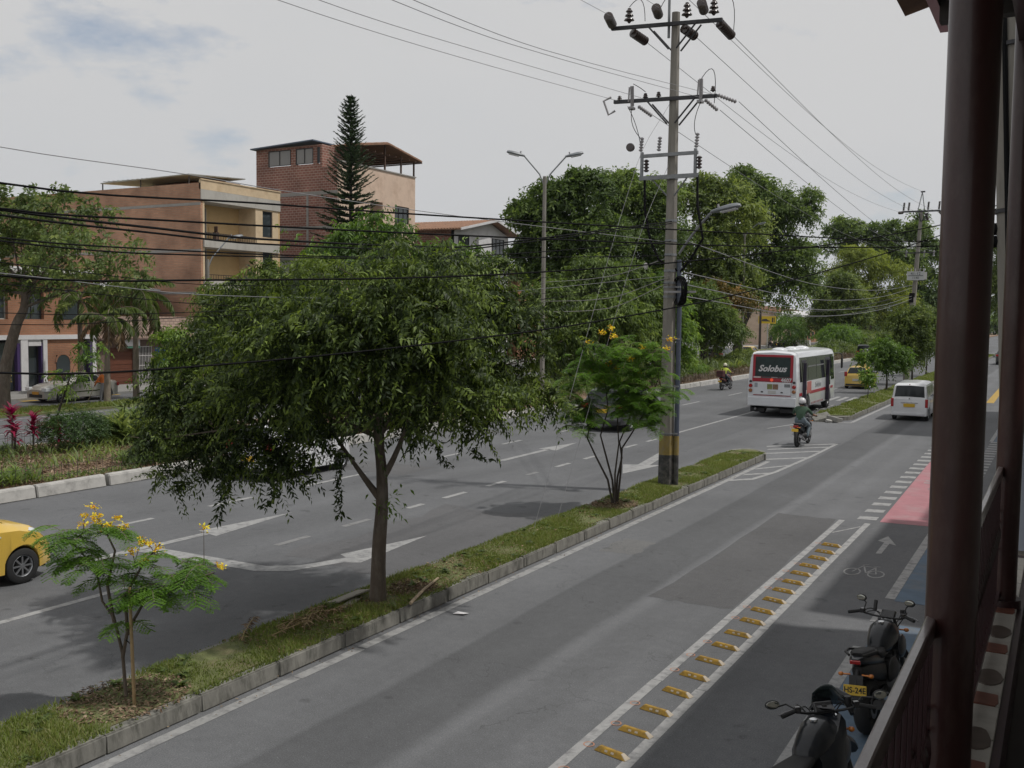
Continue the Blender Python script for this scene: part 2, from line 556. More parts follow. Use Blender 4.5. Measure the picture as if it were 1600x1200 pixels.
m_asph = asphalt('asphalt', (.117, .120, .126), stripes=[(-21.2, 1.12), (-20.4, 1.0), (-19.3, .94), (-18.2, 1.02), (-17.2, 1.04), (-16.2, .93), (-15.2, 1.0), (-14.1, .93), (-13.1, 1.03),
     (-12.2, .93), (-11.3, .98), (-10.3, .92), (-9.7, 1.10), (-9.2, 1.2), (-8.2, 1.22), (-7.75, 1.12), (-7.2, 1.10), (-6.92, 1.07), (-6.86, .80), (-5.74, .82), (-5.68, 1.10), (-5.5, 1.28), (-5.4, 1.06), (-4.9, 1.02), (-4.6, 1.12), (-4.3, 1.02),
     (-3.5, .92), (-3.0, 1.03), (-2.4, 1.08), (-1.2, 1.0)])
m_asph2 = asphalt('asphalt_service', (.117, .120, .126), seed=4.2)
m_white = M('road_paint_white', (.30, .30, .298), rough=.7, var=.14, scale=9, dirt=((.125, .125, .13), .9, 5.0))
m_white2 = M('road_paint_faded', (.19, .19, .19), rough=.7, var=.15, scale=9, dirt=((.11, .11, .11), .8, 6))
m_blue = M('road_paint_blue', (.085, .13, .185), rough=.8, var=.2, scale=3, dirt=((.135, .14, .145), .9, 1.3))
m_pink = M('road_paint_pink', (.35, .155, .175), rough=.8, var=.14, scale=2.5, dirt=((.33, .23, .235), .7, 1.1))
m_conc = M('concrete', (.25, .245, .23), rough=.85, var=.18, scale=3, bump=.006, bscale=40, dirt=((.12, .115, .10), .7, 2.4))
m_kerbw = M('kerb_concrete', (.40, .39, .37), rough=.85, var=.14, scale=4, bump=.005, bscale=50, dirt=((.20, .195, .185), .75, 3.0))
m_kerbd = M('kerb_old_concrete', (.20, .195, .175), rough=.9, var=.25, scale=3.5, bump=.008, bscale=30, dirt=((.06, .06, .05), .9, 4.5), stretch=(1, 1.6, .5))
m_pave = M('pavement_concrete', (.23, .225, .215), rough=.85, var=.14, scale=2, dirt=((.14, .135, .125), .6, 1.4))
m_soil = M('soil', (.115, .085, .055), rough=.95, var=.35, scale=5, bump=.02, bscale=18)
m_mulch = M('mulch_bed', (.22, .145, .095), rough=.95, var=.4, scale=14, bump=.02, bscale=40, dirt=((.10, .07, .045), .8, 4))
m_turf = M('turf_soil', (.12, .135, .05), rough=.95, var=.35, scale=5, bump=.02, bscale=30, dirt=((.15, .12, .07), .8, 2.2))
m_land = M('land', (.07, .085, .04), rough=.95, var=.3, scale=.2)
m_hill = M('hill_forest', (.05, .075, .035), rough=.95, var=.3, scale=.01)
m_yel = M('road_paint_yellow', (.38, .24, .035), rough=.7, var=.12, scale=7, dirt=((.2, .16, .08), .6, 4))

ground = sheet('ground', -3000, 3000, -1500, 5000, -.03, m_land)
avenue = sheet('avenue', -21.25, -.72, -30, 600, 0, m_asph)
second = sheet('second_carriageway', -38.3, -28.5, -30, 600, 0, m_asph2)
service = sheet('service_road', -45.05, -40.55, -30, 600, 0, m_asph2)
def slab(name, x0, x1, y0, y1, z0, z1, mat):
    o = MB().box(x0, x1, y0, y1, z0, z1).build(name, mat)
    o['kind'] = 'structure'
    return o
slab('grass_verge', -40.55, -38.3, -30, 600, -.02, .10, m_turf)
slab('pavement', -49.6, -45.05, -30, 600, -.02, .12, m_pave)
slab('pavement', -.72, .9, -30, 600, -.02, .10, m_pave)
slab('planted_strip', -28.5, -21.42, -30, 600, -.02, .2, m_mulch)
# far hills
hv = []; hf = []
q = random.Random(3)
HN = 60
for i in range(HN + 1):
    x = -6500 + i * 150
    h = 150 + 70 * math.sin(i * .31) + 45 * math.sin(i * .83 + 1) + 20 * math.sin(i * 2.1)
    hv += [(x, 4200, -5), (x, 4700, h * .55), (x, 5200, h), (x, 6000, h * .9)]
for i in range(HN):
    for j in range(3):
        a = i * 4 + j
        hf.append((a, a + 4, a + 5, a + 1))
mb = MB(); mb.add(hv, hf)
o = mb.build('hills', m_hill, smooth=180); o['kind'] = 'structure'
mb = MB(); mb.add([(p[0] * .0 - 4300 - (p[1] - 4200) * .9, p[0] + 4000, p[2] * 1.25) for p in hv], hf)
o = mb.build('hills', m_hill, smooth=180); o['kind'] = 'structure'

def patch_(name, x0, x1, y0, y1, base, z=.002, wob=.06, seed=0):
    q = random.Random(seed); pts = []
    for (ax, ay, bx, by) in ((x0, y0, x1, y0), (x1, y0, x1, y1), (x1, y1, x0, y1), (x0, y1, x0, y0)):
        for k in range(8):
            t = k / 8
            pts.append((ax + (bx - ax) * t + q.uniform(-wob, wob), ay + (by - ay) * t + q.uniform(-wob, wob), z))
    return MB().poly(pts).build(name, asphalt('asphalt_patch', base, seed=seed), avenue)
patch_('asphalt_patch', -5.62, -4.3, 14.7, 22.75, (.092, .092, .095), seed=3)
patch_('asphalt_patch', -12.4, -9.6, 13.6, 19.5, (.103, .103, .107), seed=5, wob=.25)
patch_('asphalt_patch', -18.5, -16.0, 22.5, 24.2, (.103, .103, .106), seed=6)
patch_('asphalt_patch', -7.6, -6.9, 17.2, 18.4, (.135, .135, .135), seed=7)
for (x, y) in ((-19.2, 33.0),):
    MB().lathe([(.001, .0), (.33, .0), (.33, .004), (.001, .004)], org=(x, y, .001), n=28).build('manhole_cover', M('manhole_iron', (.07, .068, .066), rough=.6, var=.3, scale=30), avenue)
    MB().add(*ring(x, y, .42, .09, 28, .0035)).build('manhole_collar', m_conc, avenue) if False else None
# road markings, each a thin sheet 4 mm over the asphalt and a part of its road
def mark(name, pts, parent=avenue, mat=None, z=.004):
    return MB().poly([(x, y, z) for x, y in pts]).build(name, mat or m_white, parent)
def strip(name, x, y0, y1, wd=.13, parent=avenue, mat=None, x1=None, z=.004):
    x1 = x if x1 is None else x1
    return mark(name, [(x - wd / 2, y0), (x + wd / 2, y0), (x1 + wd / 2, y1), (x1 - wd / 2, y1)], parent, mat, z)
# near carriageway
for a, b_ in ((-4, 5.2), (5.22, 9.1), (9.12, 10.35), (10.4, 14.5), (14.52, 27.2), (27.22, 31.0)):
    strip('edge_line', -8.0 + rnd.uniform(-.01, .01), a, b_, .15)
strip('edge_line', -8.05, 45.2, 130, .15, x1=-8.1)
for k in range(9):
    strip('edge_line', -4.19 + rnd.uniform(-.008, .008), -3 + k * 2.86, -3 + k * 2.86 + 2.85, .125)
    strip('edge_line', -3.62 + rnd.uniform(-.008, .008), -3 + k * 2.85, -3 + k * 2.85 + 2.84, .125)
strip('edge_line', -4.1, 21.45, 21.6, .0)
mark('edge_line', [(-4.1, 21.2), (-4.1, 21.32), (-3.7, 22.25), (-3.7, 22.12)])
for a, b_ in ((-4, 10.9), (10.95, 13.9), (15.2, 15.9), (16.6, 23.1)):
    strip('edge_line', -2.28, a, b_, .15)
strip('edge_line', -2.28, 41.0, 75, .13)
mark('blue_bay', [(-2.2, -4), (-.74, -4), (-.74, 15.2), (-2.2, 15.2)], mat=m_blue)
mark('blue_bay', [(-2.2, 16.5), (-.74, 16.5), (-.74, 23.1), (-2.2, 23.1)], mat=m_blue)
mark('blue_bay', [(-2.2, 41.0), (-.74, 41.0), (-.74, 75), (-2.2, 75)], mat=m_blue)
mark('cycle_crossing', [(-3.42, 22.95), (-2.0, 23.05), (-2.75, 42.0), (-3.72, 40.6)], mat=m_pink)
for k in range(19):
    t_ = k / 18
    y = 23.05 + t_ * 17.6
    xx = -3.72 - .12 * t_
    o = mark('zebra_stripe', [(xx - .2, y - .02), (xx + .2, y + .06), (xx + .2, y + .46), (xx - .2, y + .38)])
for k in range(14):
    y = 31.2 + k * .72
    mark('zebra_stripe', [(-2.28, y), (-1.9, y + .04), (-1.9, y + .4), (-2.28, y + .36)], z=.006)
strip('zebra_stripe', -2.95, 29.2, 29.35, .6, z=.008); strip('zebra_stripe', -2.95, 29.6, 29.75, .6, z=.008)
# straight arrow in the cycle lane
mark('straight_arrow', [(-3.0, 19.75), (-2.9, 19.8), (-2.9, 20.78), (-2.76, 20.68), (-3.03, 21.5), (-3.15, 20.95), (-3.01, 20.85)])
# bicycle symbol
def ring(cx, cy, r, wd, n=18, z=.004):
    V = []; F = []
    for k in range(n):
        a = 6.2832 * k / n
        V += [(cx + (r - wd) * math.cos(a), cy + (r - wd) * 1.9 * math.sin(a), z), (cx + r * math.cos(a), cy + r * 1.9 * math.sin(a), z)]
    for k in range(n):
        j = (k + 1) % n
        F.append((2 * k, 2 * k + 1, 2 * j + 1, 2 * j))
    return V, F
def bike_symbol(cx, cy, s=1.0, mat=None, z=.004):
    mb = MB()
    for dx in (-.2, .2):
        mb.add(*ring(cx + dx * s, cy, .145 * s, .028 * s, z=z))
    def ln(a, b_, wd=.014):
        a = Vector((cx + a[0] * s, cy + a[1] * s, z)); b_ = Vector((cx + b_[0] * s, cy + b_[1] * s, z))
        d = (b_ - a).normalized(); nn = Vector((-d.y, d.x, 0)) * wd * s
        mb.poly([a - nn, b_ - nn, b_ + nn, a + nn])
    for a, b_ in (((-.2, 0), (-.09, .55)), ((-.09, .5), (.12, .5)), ((-.07, .45), (.03, 0)), ((.03, 0), (.13, .52)), ((.03, 0), (.2, 0)), ((.2, 0), (.12, .48)), ((-.12, .62), (-.02, .66)), ((.07, .58), (.19, .58))):
        ln(a, b_)
    return mb.build('bicycle_symbol', mat or m_white, avenue)
bike_symbol(-2.93, 18.1)
bike_symbol(-2.75, 28.3, .85, m_white2, z=.008)
# hatched nose between the medians
mark('edge_line', [(-8.0, 26.8), (-7.95, 26.55), (-7.4, 27.15), (-7.18, 28.9), (-7.04, 33), (-7.0, 36.9), (-7.12, 36.9), (-7.16, 33), (-7.3, 29), (-7.52, 27.4)], z=.006)
mark('edge_line', [(-9.0, 34.6), (-7.05, 36.75), (-7.12, 36.98), (-9.05, 34.85)], z=.006)
for k, (ya, yb) in enumerate(((27.8, 28.6), (29.1, 30.4), (30.9, 32.4), (32.6, 34.3), (33.8, 35.6))):
    xl = -7.9 if k < 2 else -8.3 - .12 * k
    mark('hatch_bar', [(xl, ya), (xl, ya + .3), (-7.22 + .02 * k, yb + .32), (-7.22 + .02 * k, yb)])
mark('edge_line', [(-9.6, 44.4), (-8.0, 44.9), (-8.02, 45.15), (-9.65, 44.6)])
mark('edge_line', [(-10.5, 40.6), (-9.6, 44.4), (-9.72, 44.4), (-10.6, 40.6)])
for k in range(4):
    x = -11.6 + k * .48
    mark('zebra_stripe', [(x, 57.2), (x + .24, 57.2), (x + .2, 60.4), (x - .04, 60.4)], mat=m_white)
mark('lane_box', [(-10.95, 51.4), (-10.55, 51.4), (-10.55, 51.6), (-10.95, 51.6)]); mark('lane_box', [(-10.95, 54.0), (-10.55, 54.0), (-10.55, 54.2), (-10.95, 54.2)])
strip('lane_box', -10.9, 51.6, 54.0, .08); strip('lane_box', -10.6, 51.6, 54.0, .08)
# far carriageway
strip('lane_line', -13.03, -6, 11.0, .14)
for a, b_ in ((14.27, 15.23), (16.3, 17.2)): strip('lane_dash', -13.05, a, b_, .15, mat=m_white2)
for a, b_ in ((18.66, 19.3), (20.19, 21.2), (22.26, 23.2), (24.48, 25.1), (26.3, 27.2), (28.28, 29.1), (31.6, 32.6), (33.6, 34.6)):
    strip('lane_dash', -13.07, a, b_, .15, mat=m_white if rnd.random() < .65 else m_white2)
strip('lane_line', -13.1, 36.4, 48.2, .14)
for k in range(12): strip('lane_dash', -13.1, 50 + k * 5.2, 52.4 + k * 5.2, .14)
for a, b_ in ((9.0, 10.6), (13.4, 14.8), (16.4, 17.8), (19.6, 22.2), (26.2, 27.2), (30, 31.4), (34.6, 36.2)):
    strip('lane_dash', -17.02, a, b_, .14)
for k in range(12): strip('lane_dash', -17.2, 41 + k * 8.1, 43.8 + k * 8.1, .14)
def flat_arrow(y0, y1, x, x1, wd=.2, head=.75, hl=2.2, mat=None):
    strip('straight_arrow', x, y0, y1 - hl, wd, mat=mat, x1=x1)
    mark('straight_arrow', [(x1 - .35, y1 - hl - .05), (x1 + .35, y1 - hl - .12), (x1 + .02, y1)], mat=mat)
mark('turn_arrow', [(-15.15, 11.2), (-14.92, 11.2), (-14.83, 14.3), (-14.6, 14.25), (-14.95, 16.9), (-15.25, 14.4), (-15.02, 14.4)])
mark('turn_arrow', [(-14.9, 12.55), (-12.0, 12.62), (-11.5, 12.95), (-11.12, 13.9), (-10.85, 14.05), (-11.08, 16.5), (-11.55, 14.35), (-11.3, 14.2), (-11.62, 13.35), (-12.1, 12.98), (-14.9, 12.95)])
flat_arrow(26.5, 31.9, -15.06, -15.06)
mark('straight_arrow', [(-11.6, 27.9), (-10.9, 26.2), (-10.55, 28.4), (-10.85, 28.2), (-11.3, 31.0), (-11.62, 31.0), (-11.2, 28.1)])
# second carriageway
for x in (-29.35, -37.6): strip('edge_line', x, -20, 180, .16, parent=second)
for k in range(20): strip('lane_dash', -33.2, -10 + k * 8, -6 + k * 8, .14, parent=second)
# yellow kerb paint further along the cycle track and at the shop kerb
mark('yellow_line', [(-3.75, 61), (-3.35, 61), (-3.75, 92), (-4.0, 92)], mat=m_yel)
for y in (31.0, 35.9, 40.0): strip('yellow_line', -44.9, y, y + .9, .5, parent=service, mat=m_yel)

# ------------------------------------------------------------------ kerbs and medians
def kerb_variants(prof, ln, mat, n=4, seed=2):
    out = []
    q = random.Random(seed)
    for i in range(n):
        mb = MB(); mb.prism(prof, 'Y', .006, ln - .006)
        bm = bmesh.new(); me = mb.mesh('kerb_stone', mat); bm.from_mesh(me)
        bmesh.ops.bevel(bm, geom=[e for e in bm.edges], offset=.018, segments=2, affect='EDGES')
        for v in bm.verts:
            v.co += Vector((q.uniform(-.004, .004), q.uniform(-.003, .003), q.uniform(-.004, .004)))
        bm.to_mesh(me); bm.free()
        out.append(me)
    return out
def kerb_run(parent, prof, x, y0, y1, ln, mat, flip=1, seed=2):
    ms = kerb_variants(prof, ln, mat, 4, seed)
    q = random.Random(seed)
    y = y0
    while y < y1 - .01:
        o = link('kerb_stone', ms[q.randrange(4)], parent)
        o.location = (x + q.uniform(-.003, .003), y, q.uniform(-.004, .004))
        o.rotation_euler = (q.uniform(-.003, .003), 0, q.uniform(-.003, .003))
        y += ln
strip_kerb = thing('kerb', 'pale concrete kerb of separate blocks along the planted strip', 'kerb', (0, 0, 0))
PR = [(-.0, 0), (-.05, .27), (-.09, .30), (-.25, .30), (-.27, 0)]
kerb_run(strip_kerb, [(-21.14 + a, b_) for a, b_ in PR], 0, 9, 64, 1.0, m_kerbw, seed=5)
mb = MB()
for k in range(120):
    mb.prism([(-21.14 + a, b_) for a, b_ in PR], 'Y', 64.01 + k * 1.0, 64.99 + k)
o = mb.build('kerb_row', m_kerbw, strip_kerb); o['kind'] = 'stuff'
mb = MB(); mb.box(-28.66, -28.5, -30, 300, 0, .22)
mb.build('kerb_edge', m_kerbw, strip_kerb)

def median(y0, y1, xa, xb, nose0, nose1, h=.2):
    """raised island; xa near side, xb far side"""
    md = bpy.data.objects.new('median', None); COL.objects.link(md); md['kind'] = 'structure'
    yy0 = y0 + (.9 if nose0 else 0); yy1 = y1 - (1.0 if nose1 else 0)
    out = []
    if nose1: 
        for k in range(0, 9):
            a = math.pi * k / 8
            out.append(((xa + xb) / 2 + (xa - xb) / 2 * math.cos(a) - .12 * math.sin(a), yy1 + 1.0 * math.sin(a)))
    else: out += [(xa, y1), (xb, y1)]
    if nose0:
        for k in range(0, 9):
            a = math.pi + math.pi * k / 8
            out.append(((xa + xb) / 2 + (xa - xb) / 2 * math.cos(a), yy0 + .9 * math.sin(a)))
    else: out += [(xb, y0), (xa, y0)]
    MB().prism([(x * 1.0, y) for x, y in out], 'Z', -.01, h - .02).build('island_base', m_kerbd, md)
    ins = [((x - (xa + xb) / 2) * .78 + (xa + xb) / 2, (y - (y0 + y1) / 2) * .992 + (y0 + y1) / 2) for x, y in out]
    MB().prism(ins, 'Z', h - .05, h + .012).build('turf_bed', m_turf, md)
    P = [(0.012, 0), (0.0, h), (-.15, h), (-.15, 0)]
    kerb_run(md, [(xa + .01 + a, b_) for a, b_ in P], 0, yy0, yy1 - .6, 1.25, m_kerbd, seed=8)
    P2 = [(-.012, 0), (0.0, h - .05), (.12, h - .05), (.12, 0)]
    kerb_run(md, [(xb - .01 + a, b_) for a, b_ in P2], 0, yy0, yy1 - .6, 1.25, m_kerbd, seed=9)
    if nose1:
        mb = MB()
        for k in range(8):
            p, q2 = out[k], out[k + 1]
            c = ((p[0] + q2[0]) / 2, (p[1] + q2[1]) / 2)
            an = math.atan2(q2[1] - p[1], q2[0] - p[0])
            o = MB().obox((0, 0, h / 2), (math.dist(p, q2) * 1.02, .14, h + .01)).build('kerb_stone', m_kerbd, md, bevel=.015)
            o.location = (c[0], c[1], 0); o.rotation_euler = (0, 0, an)
    return md
med1 = median(-6, 32.2, -8.2, -9.36, False, True)
med2 = median(45.6, 150, -8.25, -9.9, True, False)

g_leaf = leaf_mat('grass_blade', (.095, .125, .024), (.17, .225, .045), (.30, .28, .12), rough=.6, transl=.35)
def grass(label, regions, n, h, seed, holes=(), wd=.008):
    g = np.random.default_rng(seed)
    A = np.array([(r[1] - r[0]) * (r[3] - r[2]) for r in regions]); A = A / A.sum()
    idx = g.choice(len(regions), n, p=A)
    rr = np.array(regions, float)
    x = rr[idx, 0] + g.random(n) * (rr[idx, 1] - rr[idx, 0]); y = rr[idx, 2] + g.random(n) * (rr[idx, 3] - rr[idx, 2]); z = rr[idx, 4]
    ok = np.ones(n, bool)
    for hx, hy, hr in holes:
        d = np.hypot((x - hx), (y - hy)) / hr + g.normal(size=n) * .12
        ok &= (d > 1) | (g.random(n) < .06)
    pn = np.sin(x * 5.1 + 1) * np.sin(y * 2.3) + np.sin(x * 2.2 + y * 1.1 + 2) + np.sin(y * 3.7 + x)
    ok &= (pn + g.normal(size=n) * .7) > -1.5
    x, y, z, pn = x[ok], y[ok], z[ok], pn[ok]; n = len(x)
    hh = h * (.4 + .9 * g.random(n)) * (1 + .25 * pn)
    hh = np.maximum(hh, .012)
    an = g.random(n) * 6.283
    lx, ly = g.normal(size=n) * .45 * hh, g.normal(size=n) * .45 * hh
    wx, wy = np.cos(an) * wd, np.sin(an) * wd
    V = np.stack([np.stack([x - wx, y - wy, z], 1), np.stack([x + wx, y + wy, z], 1), np.stack([x + lx, y + ly, z + hh], 1)], 1).reshape(-1, 3)
    F = np.arange(n * 3).reshape(-1, 3)
    T = np.repeat(.40 + .16 * pn * .5 + g.normal(size=n) * .22, 3)
    o = link('grass', np_mesh('grass', V, F, g_leaf, T))
    return tag(o, label, 'grass', kind='stuff')
grass('short green grass with dry patches on the narrow median', [(-9.33, -8.22, 2.5, 31.4, .2)], 110000, .055, 3,
      holes=((-8.8, 7.25, .75), (-8.8, 20.7, .7), (-8.7, 12.6, .45), (-8.75, 11.7, .35)))
grass('short green grass on the median beyond the gap', [(-9.85, -8.3, 46.2, 75, .2), (-9.85, -8.3, 75, 150, .2)], 45000, .08, 4, wd=.025)
grass('grass growing along the verge before the shops', [(-40.5, -38.4, 22, 60, .1)], 26000, .10, 5, wd=.03)
# mulch around the young trees and chips in the planted strip
def chips(label, regs, n, seed, mat, size=.05):
    g = np.random.default_rng(seed)
    P = []
    per = n // len(regs)
    for r in regs:
        if len(r) == 4:
            a = g.random(per) * 6.283; d = np.sqrt(g.random(per)) * r[3]
            P.append(np.stack([r[0] + np.cos(a) * d * .8, r[1] + np.sin(a) * d, np.full(per, r[2])], 1))
        else:
            P.append(np.stack([r[0] + g.random(per) * (r[1] - r[0]), r[2] + g.random(per) * (r[3] - r[2]), np.full(per, r[4])], 1))
    P = np.concatenate(P); n = len(P)
    P[:, 2] += g.random(n) * .02
    D = nrm(np.concatenate([g.normal(size=(n, 2)), g.normal(size=(n, 1)) * .25], 1))
    N = nrm(np.array([0, 0, 1.]) + g.normal(size=(n, 3)) * .3)
    Lf = size * (.5 + g.random(n))
    V, F, k = leaf_arrays(P, D, N, Lf, Lf * .35, False)
    o = link('mulch', np_mesh('mulch', V, F, mat, np.repeat(g.random(n), k)))
    return tag(o, label, 'mulch', kind='stuff')
m_chip = leaf_mat('bark_chip', (.10, .06, .035), (.20, .13, .08), (.36, .27, .19), rough=.8, transl=.0)
chips('brown bark chips round the young trees on the median', [(-8.8, 7.25, .215, .75), (-8.8, 20.7, .215, .65), (-8.7, 12.55, .21, .45)], 4200, 6, m_chip, .05)
chips('brown bark mulch covering the planted strip', [(-28.3, -21.6, 12, 34, .205)], 26000, 7, m_chip, .11)
# ------------------------------------------------------------------ buildings
m_brickA = brick_mat('brick_red_small', (.47, .25, .155), (.40, .205, .125), (.36, .26, .19), .42, .11, .014)
m_brickB = brick_mat('brick_block', (.30, .135, .10), (.25, .11, .082), (.48, .38, .32), .40, .20, .018, bump=.014)
m_brickO = brick_mat('brick_orange', (.36, .17, .095), (.32, .145, .08), (.30, .19, .13), .30, .10, .012)
m_ochre = M('plaster_ochre', (.62, .48, .32), rough=.85, var=.10, scale=1.2, dirt=((.33, .21, .10), .4, 1.0))
m_ochre_d = M('plaster_ochre_deep', (.56, .39, .20), rough=.85, var=.10, scale=1.4)
m_peach = M('plaster_peach', (.62, .47, .37), rough=.85, var=.08, scale=1.0, dirt=((.33, .20, .13), .4, .9))
m_offw = M('plaster_offwhite', (.44, .42, .385), rough=.85, var=.10, scale=1.0, dirt=((.28, .26, .23), .5, 1.3), stretch=(1, 1, .5))
m_wwall = M('plaster_white', (.62, .61, .62), rough=.8, var=.06, scale=1.4, dirt=((.4, .38, .36), .4, 1.2))
m_grey = M('plaster_grey', (.30, .29, .28), rough=.85, var=.12, scale=1.1)
m_slab = M('slab_concrete', (.30, .285, .265), rough=.9, var=.15, scale=1.5)
m_tile = M('roof_tile', (.27, .15, .095), rough=.85, var=.28, scale=5, dirt=((.13, .095, .07), .6, 1.2))
m_sheetr = M('sheet_roof', (.30, .32, .31), rough=.5, metal=.3, var=.2, scale=1.5, dirt=((.16, .10, .07), .6, 1.1))
m_sheetw = M('white_sheet', (.55, .57, .60), rough=.5, var=.08, scale=2)
m_frame = M('window_frame', (.42, .42, .40), rough=.5, var=.05)
m_framed = M('window_frame_dark', (.05, .045, .045), rough=.5, var=.05)
m_rail = M('iron_rail', (.03, .027, .027), rough=.5, var=.1)
m_wood = M('brown_timber', (.10, .058, .04), rough=.7, var=.2, scale=6)
m_glass = glass_mat('window_glass', (.045, .055, .06), .08)
m_glassc = glass_mat('window_glass_curtain', (.22, .21, .20), .25)
m_purple = M('purple_trim', (.06, .035, .12), rough=.5, var=.05)
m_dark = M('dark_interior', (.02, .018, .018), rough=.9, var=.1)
m_bluew = M('blue_window', (.035, .12, .33), rough=.45, var=.15, scale=5)
m_garage = M('garage_door', (.125, .042, .022), rough=.55, var=.12, scale=3)
m_whiteiron = M('white_iron', (.52, .50, .49), rough=.5, var=.08)
m_stone = M('stone_cladding', (.16, .11, .09), rough=.9, var=.35, scale=7, bump=.02, bscale=14)
m_shing = brick_mat('shingle_cladding', (.34, .25, .20), (.26, .18, .145), (.17, .12, .10), .32, .17, .02)

def window(parent, x, y0, y1, z0, z1, n=2, frame=None, glass=None, facing='X', depth=.07, rail=False):
    """facing X: on a wall x=const that faces +x (the road); facing Y: wall y=const facing -y"""
    frame = frame or m_frame; glass = glass or m_glass
    mb = MB(); f = .05
    def bx(a, b_, c, d, p0, p1):
        if facing == 'X': mb.box(x + p0, x + p1, a, b_, c, d)
        else: mb.box(a, b_, x - p1, x - p0, c, d)
    bx(y0, y1, z0, z0 + f, -.02, depth); bx(y0, y1, z1 - f, z1, -.02, depth)
    bx(y0, y0 + f, z0 + f, z1 - f, -.02, depth); bx(y1 - f, y1, z0 + f, z1 - f, -.02, depth)
    for k in range(1, n):
        yy = y0 + (y1 - y0) * k / n
        bx(yy - f * .5, yy + f * .5, z0 + f, z1 - f, -.015, depth - .01)
    o = mb.build('window', frame, parent)
    for k in range(n):
        a = y0 + (y1 - y0) * k / n + f * .6; b_ = y0 + (y1 - y0) * (k + 1) / n - f * .6
        g = MB()
        if facing == 'X': g.box(x - .01, x + .012, a, b_, z0 + f * .9, z1 - f * .9)
        else: g.box(a, b_, x - .012, x + .01, z0 + f * .9, z1 - f * .9)
        g.build('pane', glass, o)
    return o

# --- A: ochre apartment block with a long brick side wall
A = thing('apartment_building', 'ochre fronted brick apartment block with recessed balconies and a long plain brick side wall', 'building', (-50, 47.67, 0))
def at(o, parent):      # put a mesh made in world coordinates under a thing
    o.parent = parent
    o.matrix_parent_inverse = parent.matrix_world.inverted() if False else Matrix.Translation(-parent.location)
    return o
AY0, AY1 = 47.67, 55.21
FL = [0.35, 3.4, 6.1, 8.83]                 # slab undersides of the storeys
mb = MB()
mb.box(-71, -50.0, AY0, AY0 + .18, 0, 13.0)
at(mb.build('brick_wall', m_brickA), A)
mb = MB(); mb.box(-71, -51.6, AY0 + .18, AY1, 0, 12.9); mb.box(-71, -50, AY1 - .16, AY1, 0, 12.9)
at(mb.build('back_wall', m_ochre_d), A)
mb = MB()
for z in (2.95, 5.7, 8.5, 11.55): mb.box(-71.01, -49.99, AY0 - .015, AY0, z, z + .18)
at(mb.build('slab_edge', m_slab), A)
mb = MB()
mb.box(-50.12, -49.95, AY0, AY1, 12.59, 13.2); mb.box(-51.6, -50.12, AY0 + .18, AY1 - .16, 12.59, 12.75)
mb.box(-50.02, -49.9, AY0 - .03, AY1 + .02, 13.2, 13.27)
at(mb.build('parapet', m_ochre), A)
at(MB().box(-51.6, -49.93, AY0 + .002, AY1, 11.83, 12.58).build('fascia', m_offw), A)
for z in (3.3, 6.07, 8.83):
    at(MB().box(-51.6, -49.86, AY0 + .19, AY1 - .17, z, z + .56).build('balcony_slab', m_offw), A)
for i, z in enumerate((0.0, 3.86, 6.63, 9.39)):
    zt = z + (2.44 if i else 3.3)
    zt = 11.83 if i == 3 else zt
    for bx_ in ((-51.6, -50, AY0 + .18, AY0 + .34, z, zt), (-51.6, -50.0, 52.75, 53.45, z, zt), (-51.6, -50.0, 54.45, AY1 - .16, z, zt)): at(MB().box(*bx_).build('pier', m_ochre), A)
    at(MB().box(-51.6, -50.0, 53.45, 54.45, zt - .1, zt).build('lintel', m_ochre), A); at(MB().box(-51.6, -50.0, 53.45, 54.45, z, z + .5).build('window_breast', m_ochre), A)
    at(window(A, -51.55, 48.05, 49.6, z + .02, zt - .25, 2, glass=m_glassc), A) if i else None
    at(window(A, -50.12, 53.47, 54.43, z + .52, zt - .12, 1, m_framed), A)
    if i:
        mb = MB()
        for k in range(22):
            yy = AY0 + .4 + k * .225
            mb.box(-49.99, -49.97, yy, yy + .02, z, z + .38)
        mb.box(-50.0, -49.96, AY0 + .34, 52.75, z + .38, z + .42)
        at(mb.build('railing', m_rail), A)
        # patterned low panel at the back of the balcony
        at(MB().box(-51.598, -51.56, 49.9, 52.7, z, z + .95).build('wall_panel', m_ochre_d), A)
at(MB().box(-50.9, -50.6, 49.6, 49.9, 9.39, 9.95).obox((-50.75, 49.75, 10.1), (.3, .05, .5)).build('chair', m_wood), A)
# roof top shed of block A
mb = MB()
mb.obox((-57.5, 52.2, 14.05), (9.0, 5.4, .07), (R(3.5), R(-1), R(0)))
for k in range(18): mb.obox((-61.8 + k * .5, 52.2, 14.1), (.05, 5.2, .05), (R(3.5), R(-1), 0))
at(mb.build('sheet_roof', m_sheetr), A)
for x in (-62, -58, -53.2):
    for y in (49.7, 54.6): at(MB().cyl((x, y, 12.9), (x, y, 13.85), .05, n=6).build('roof_post', m_rail), A)
at(MB().box(-60, -53.5, 52.6, 54.9, 12.9, 13.95).build('roof_room', m_brickB), A)

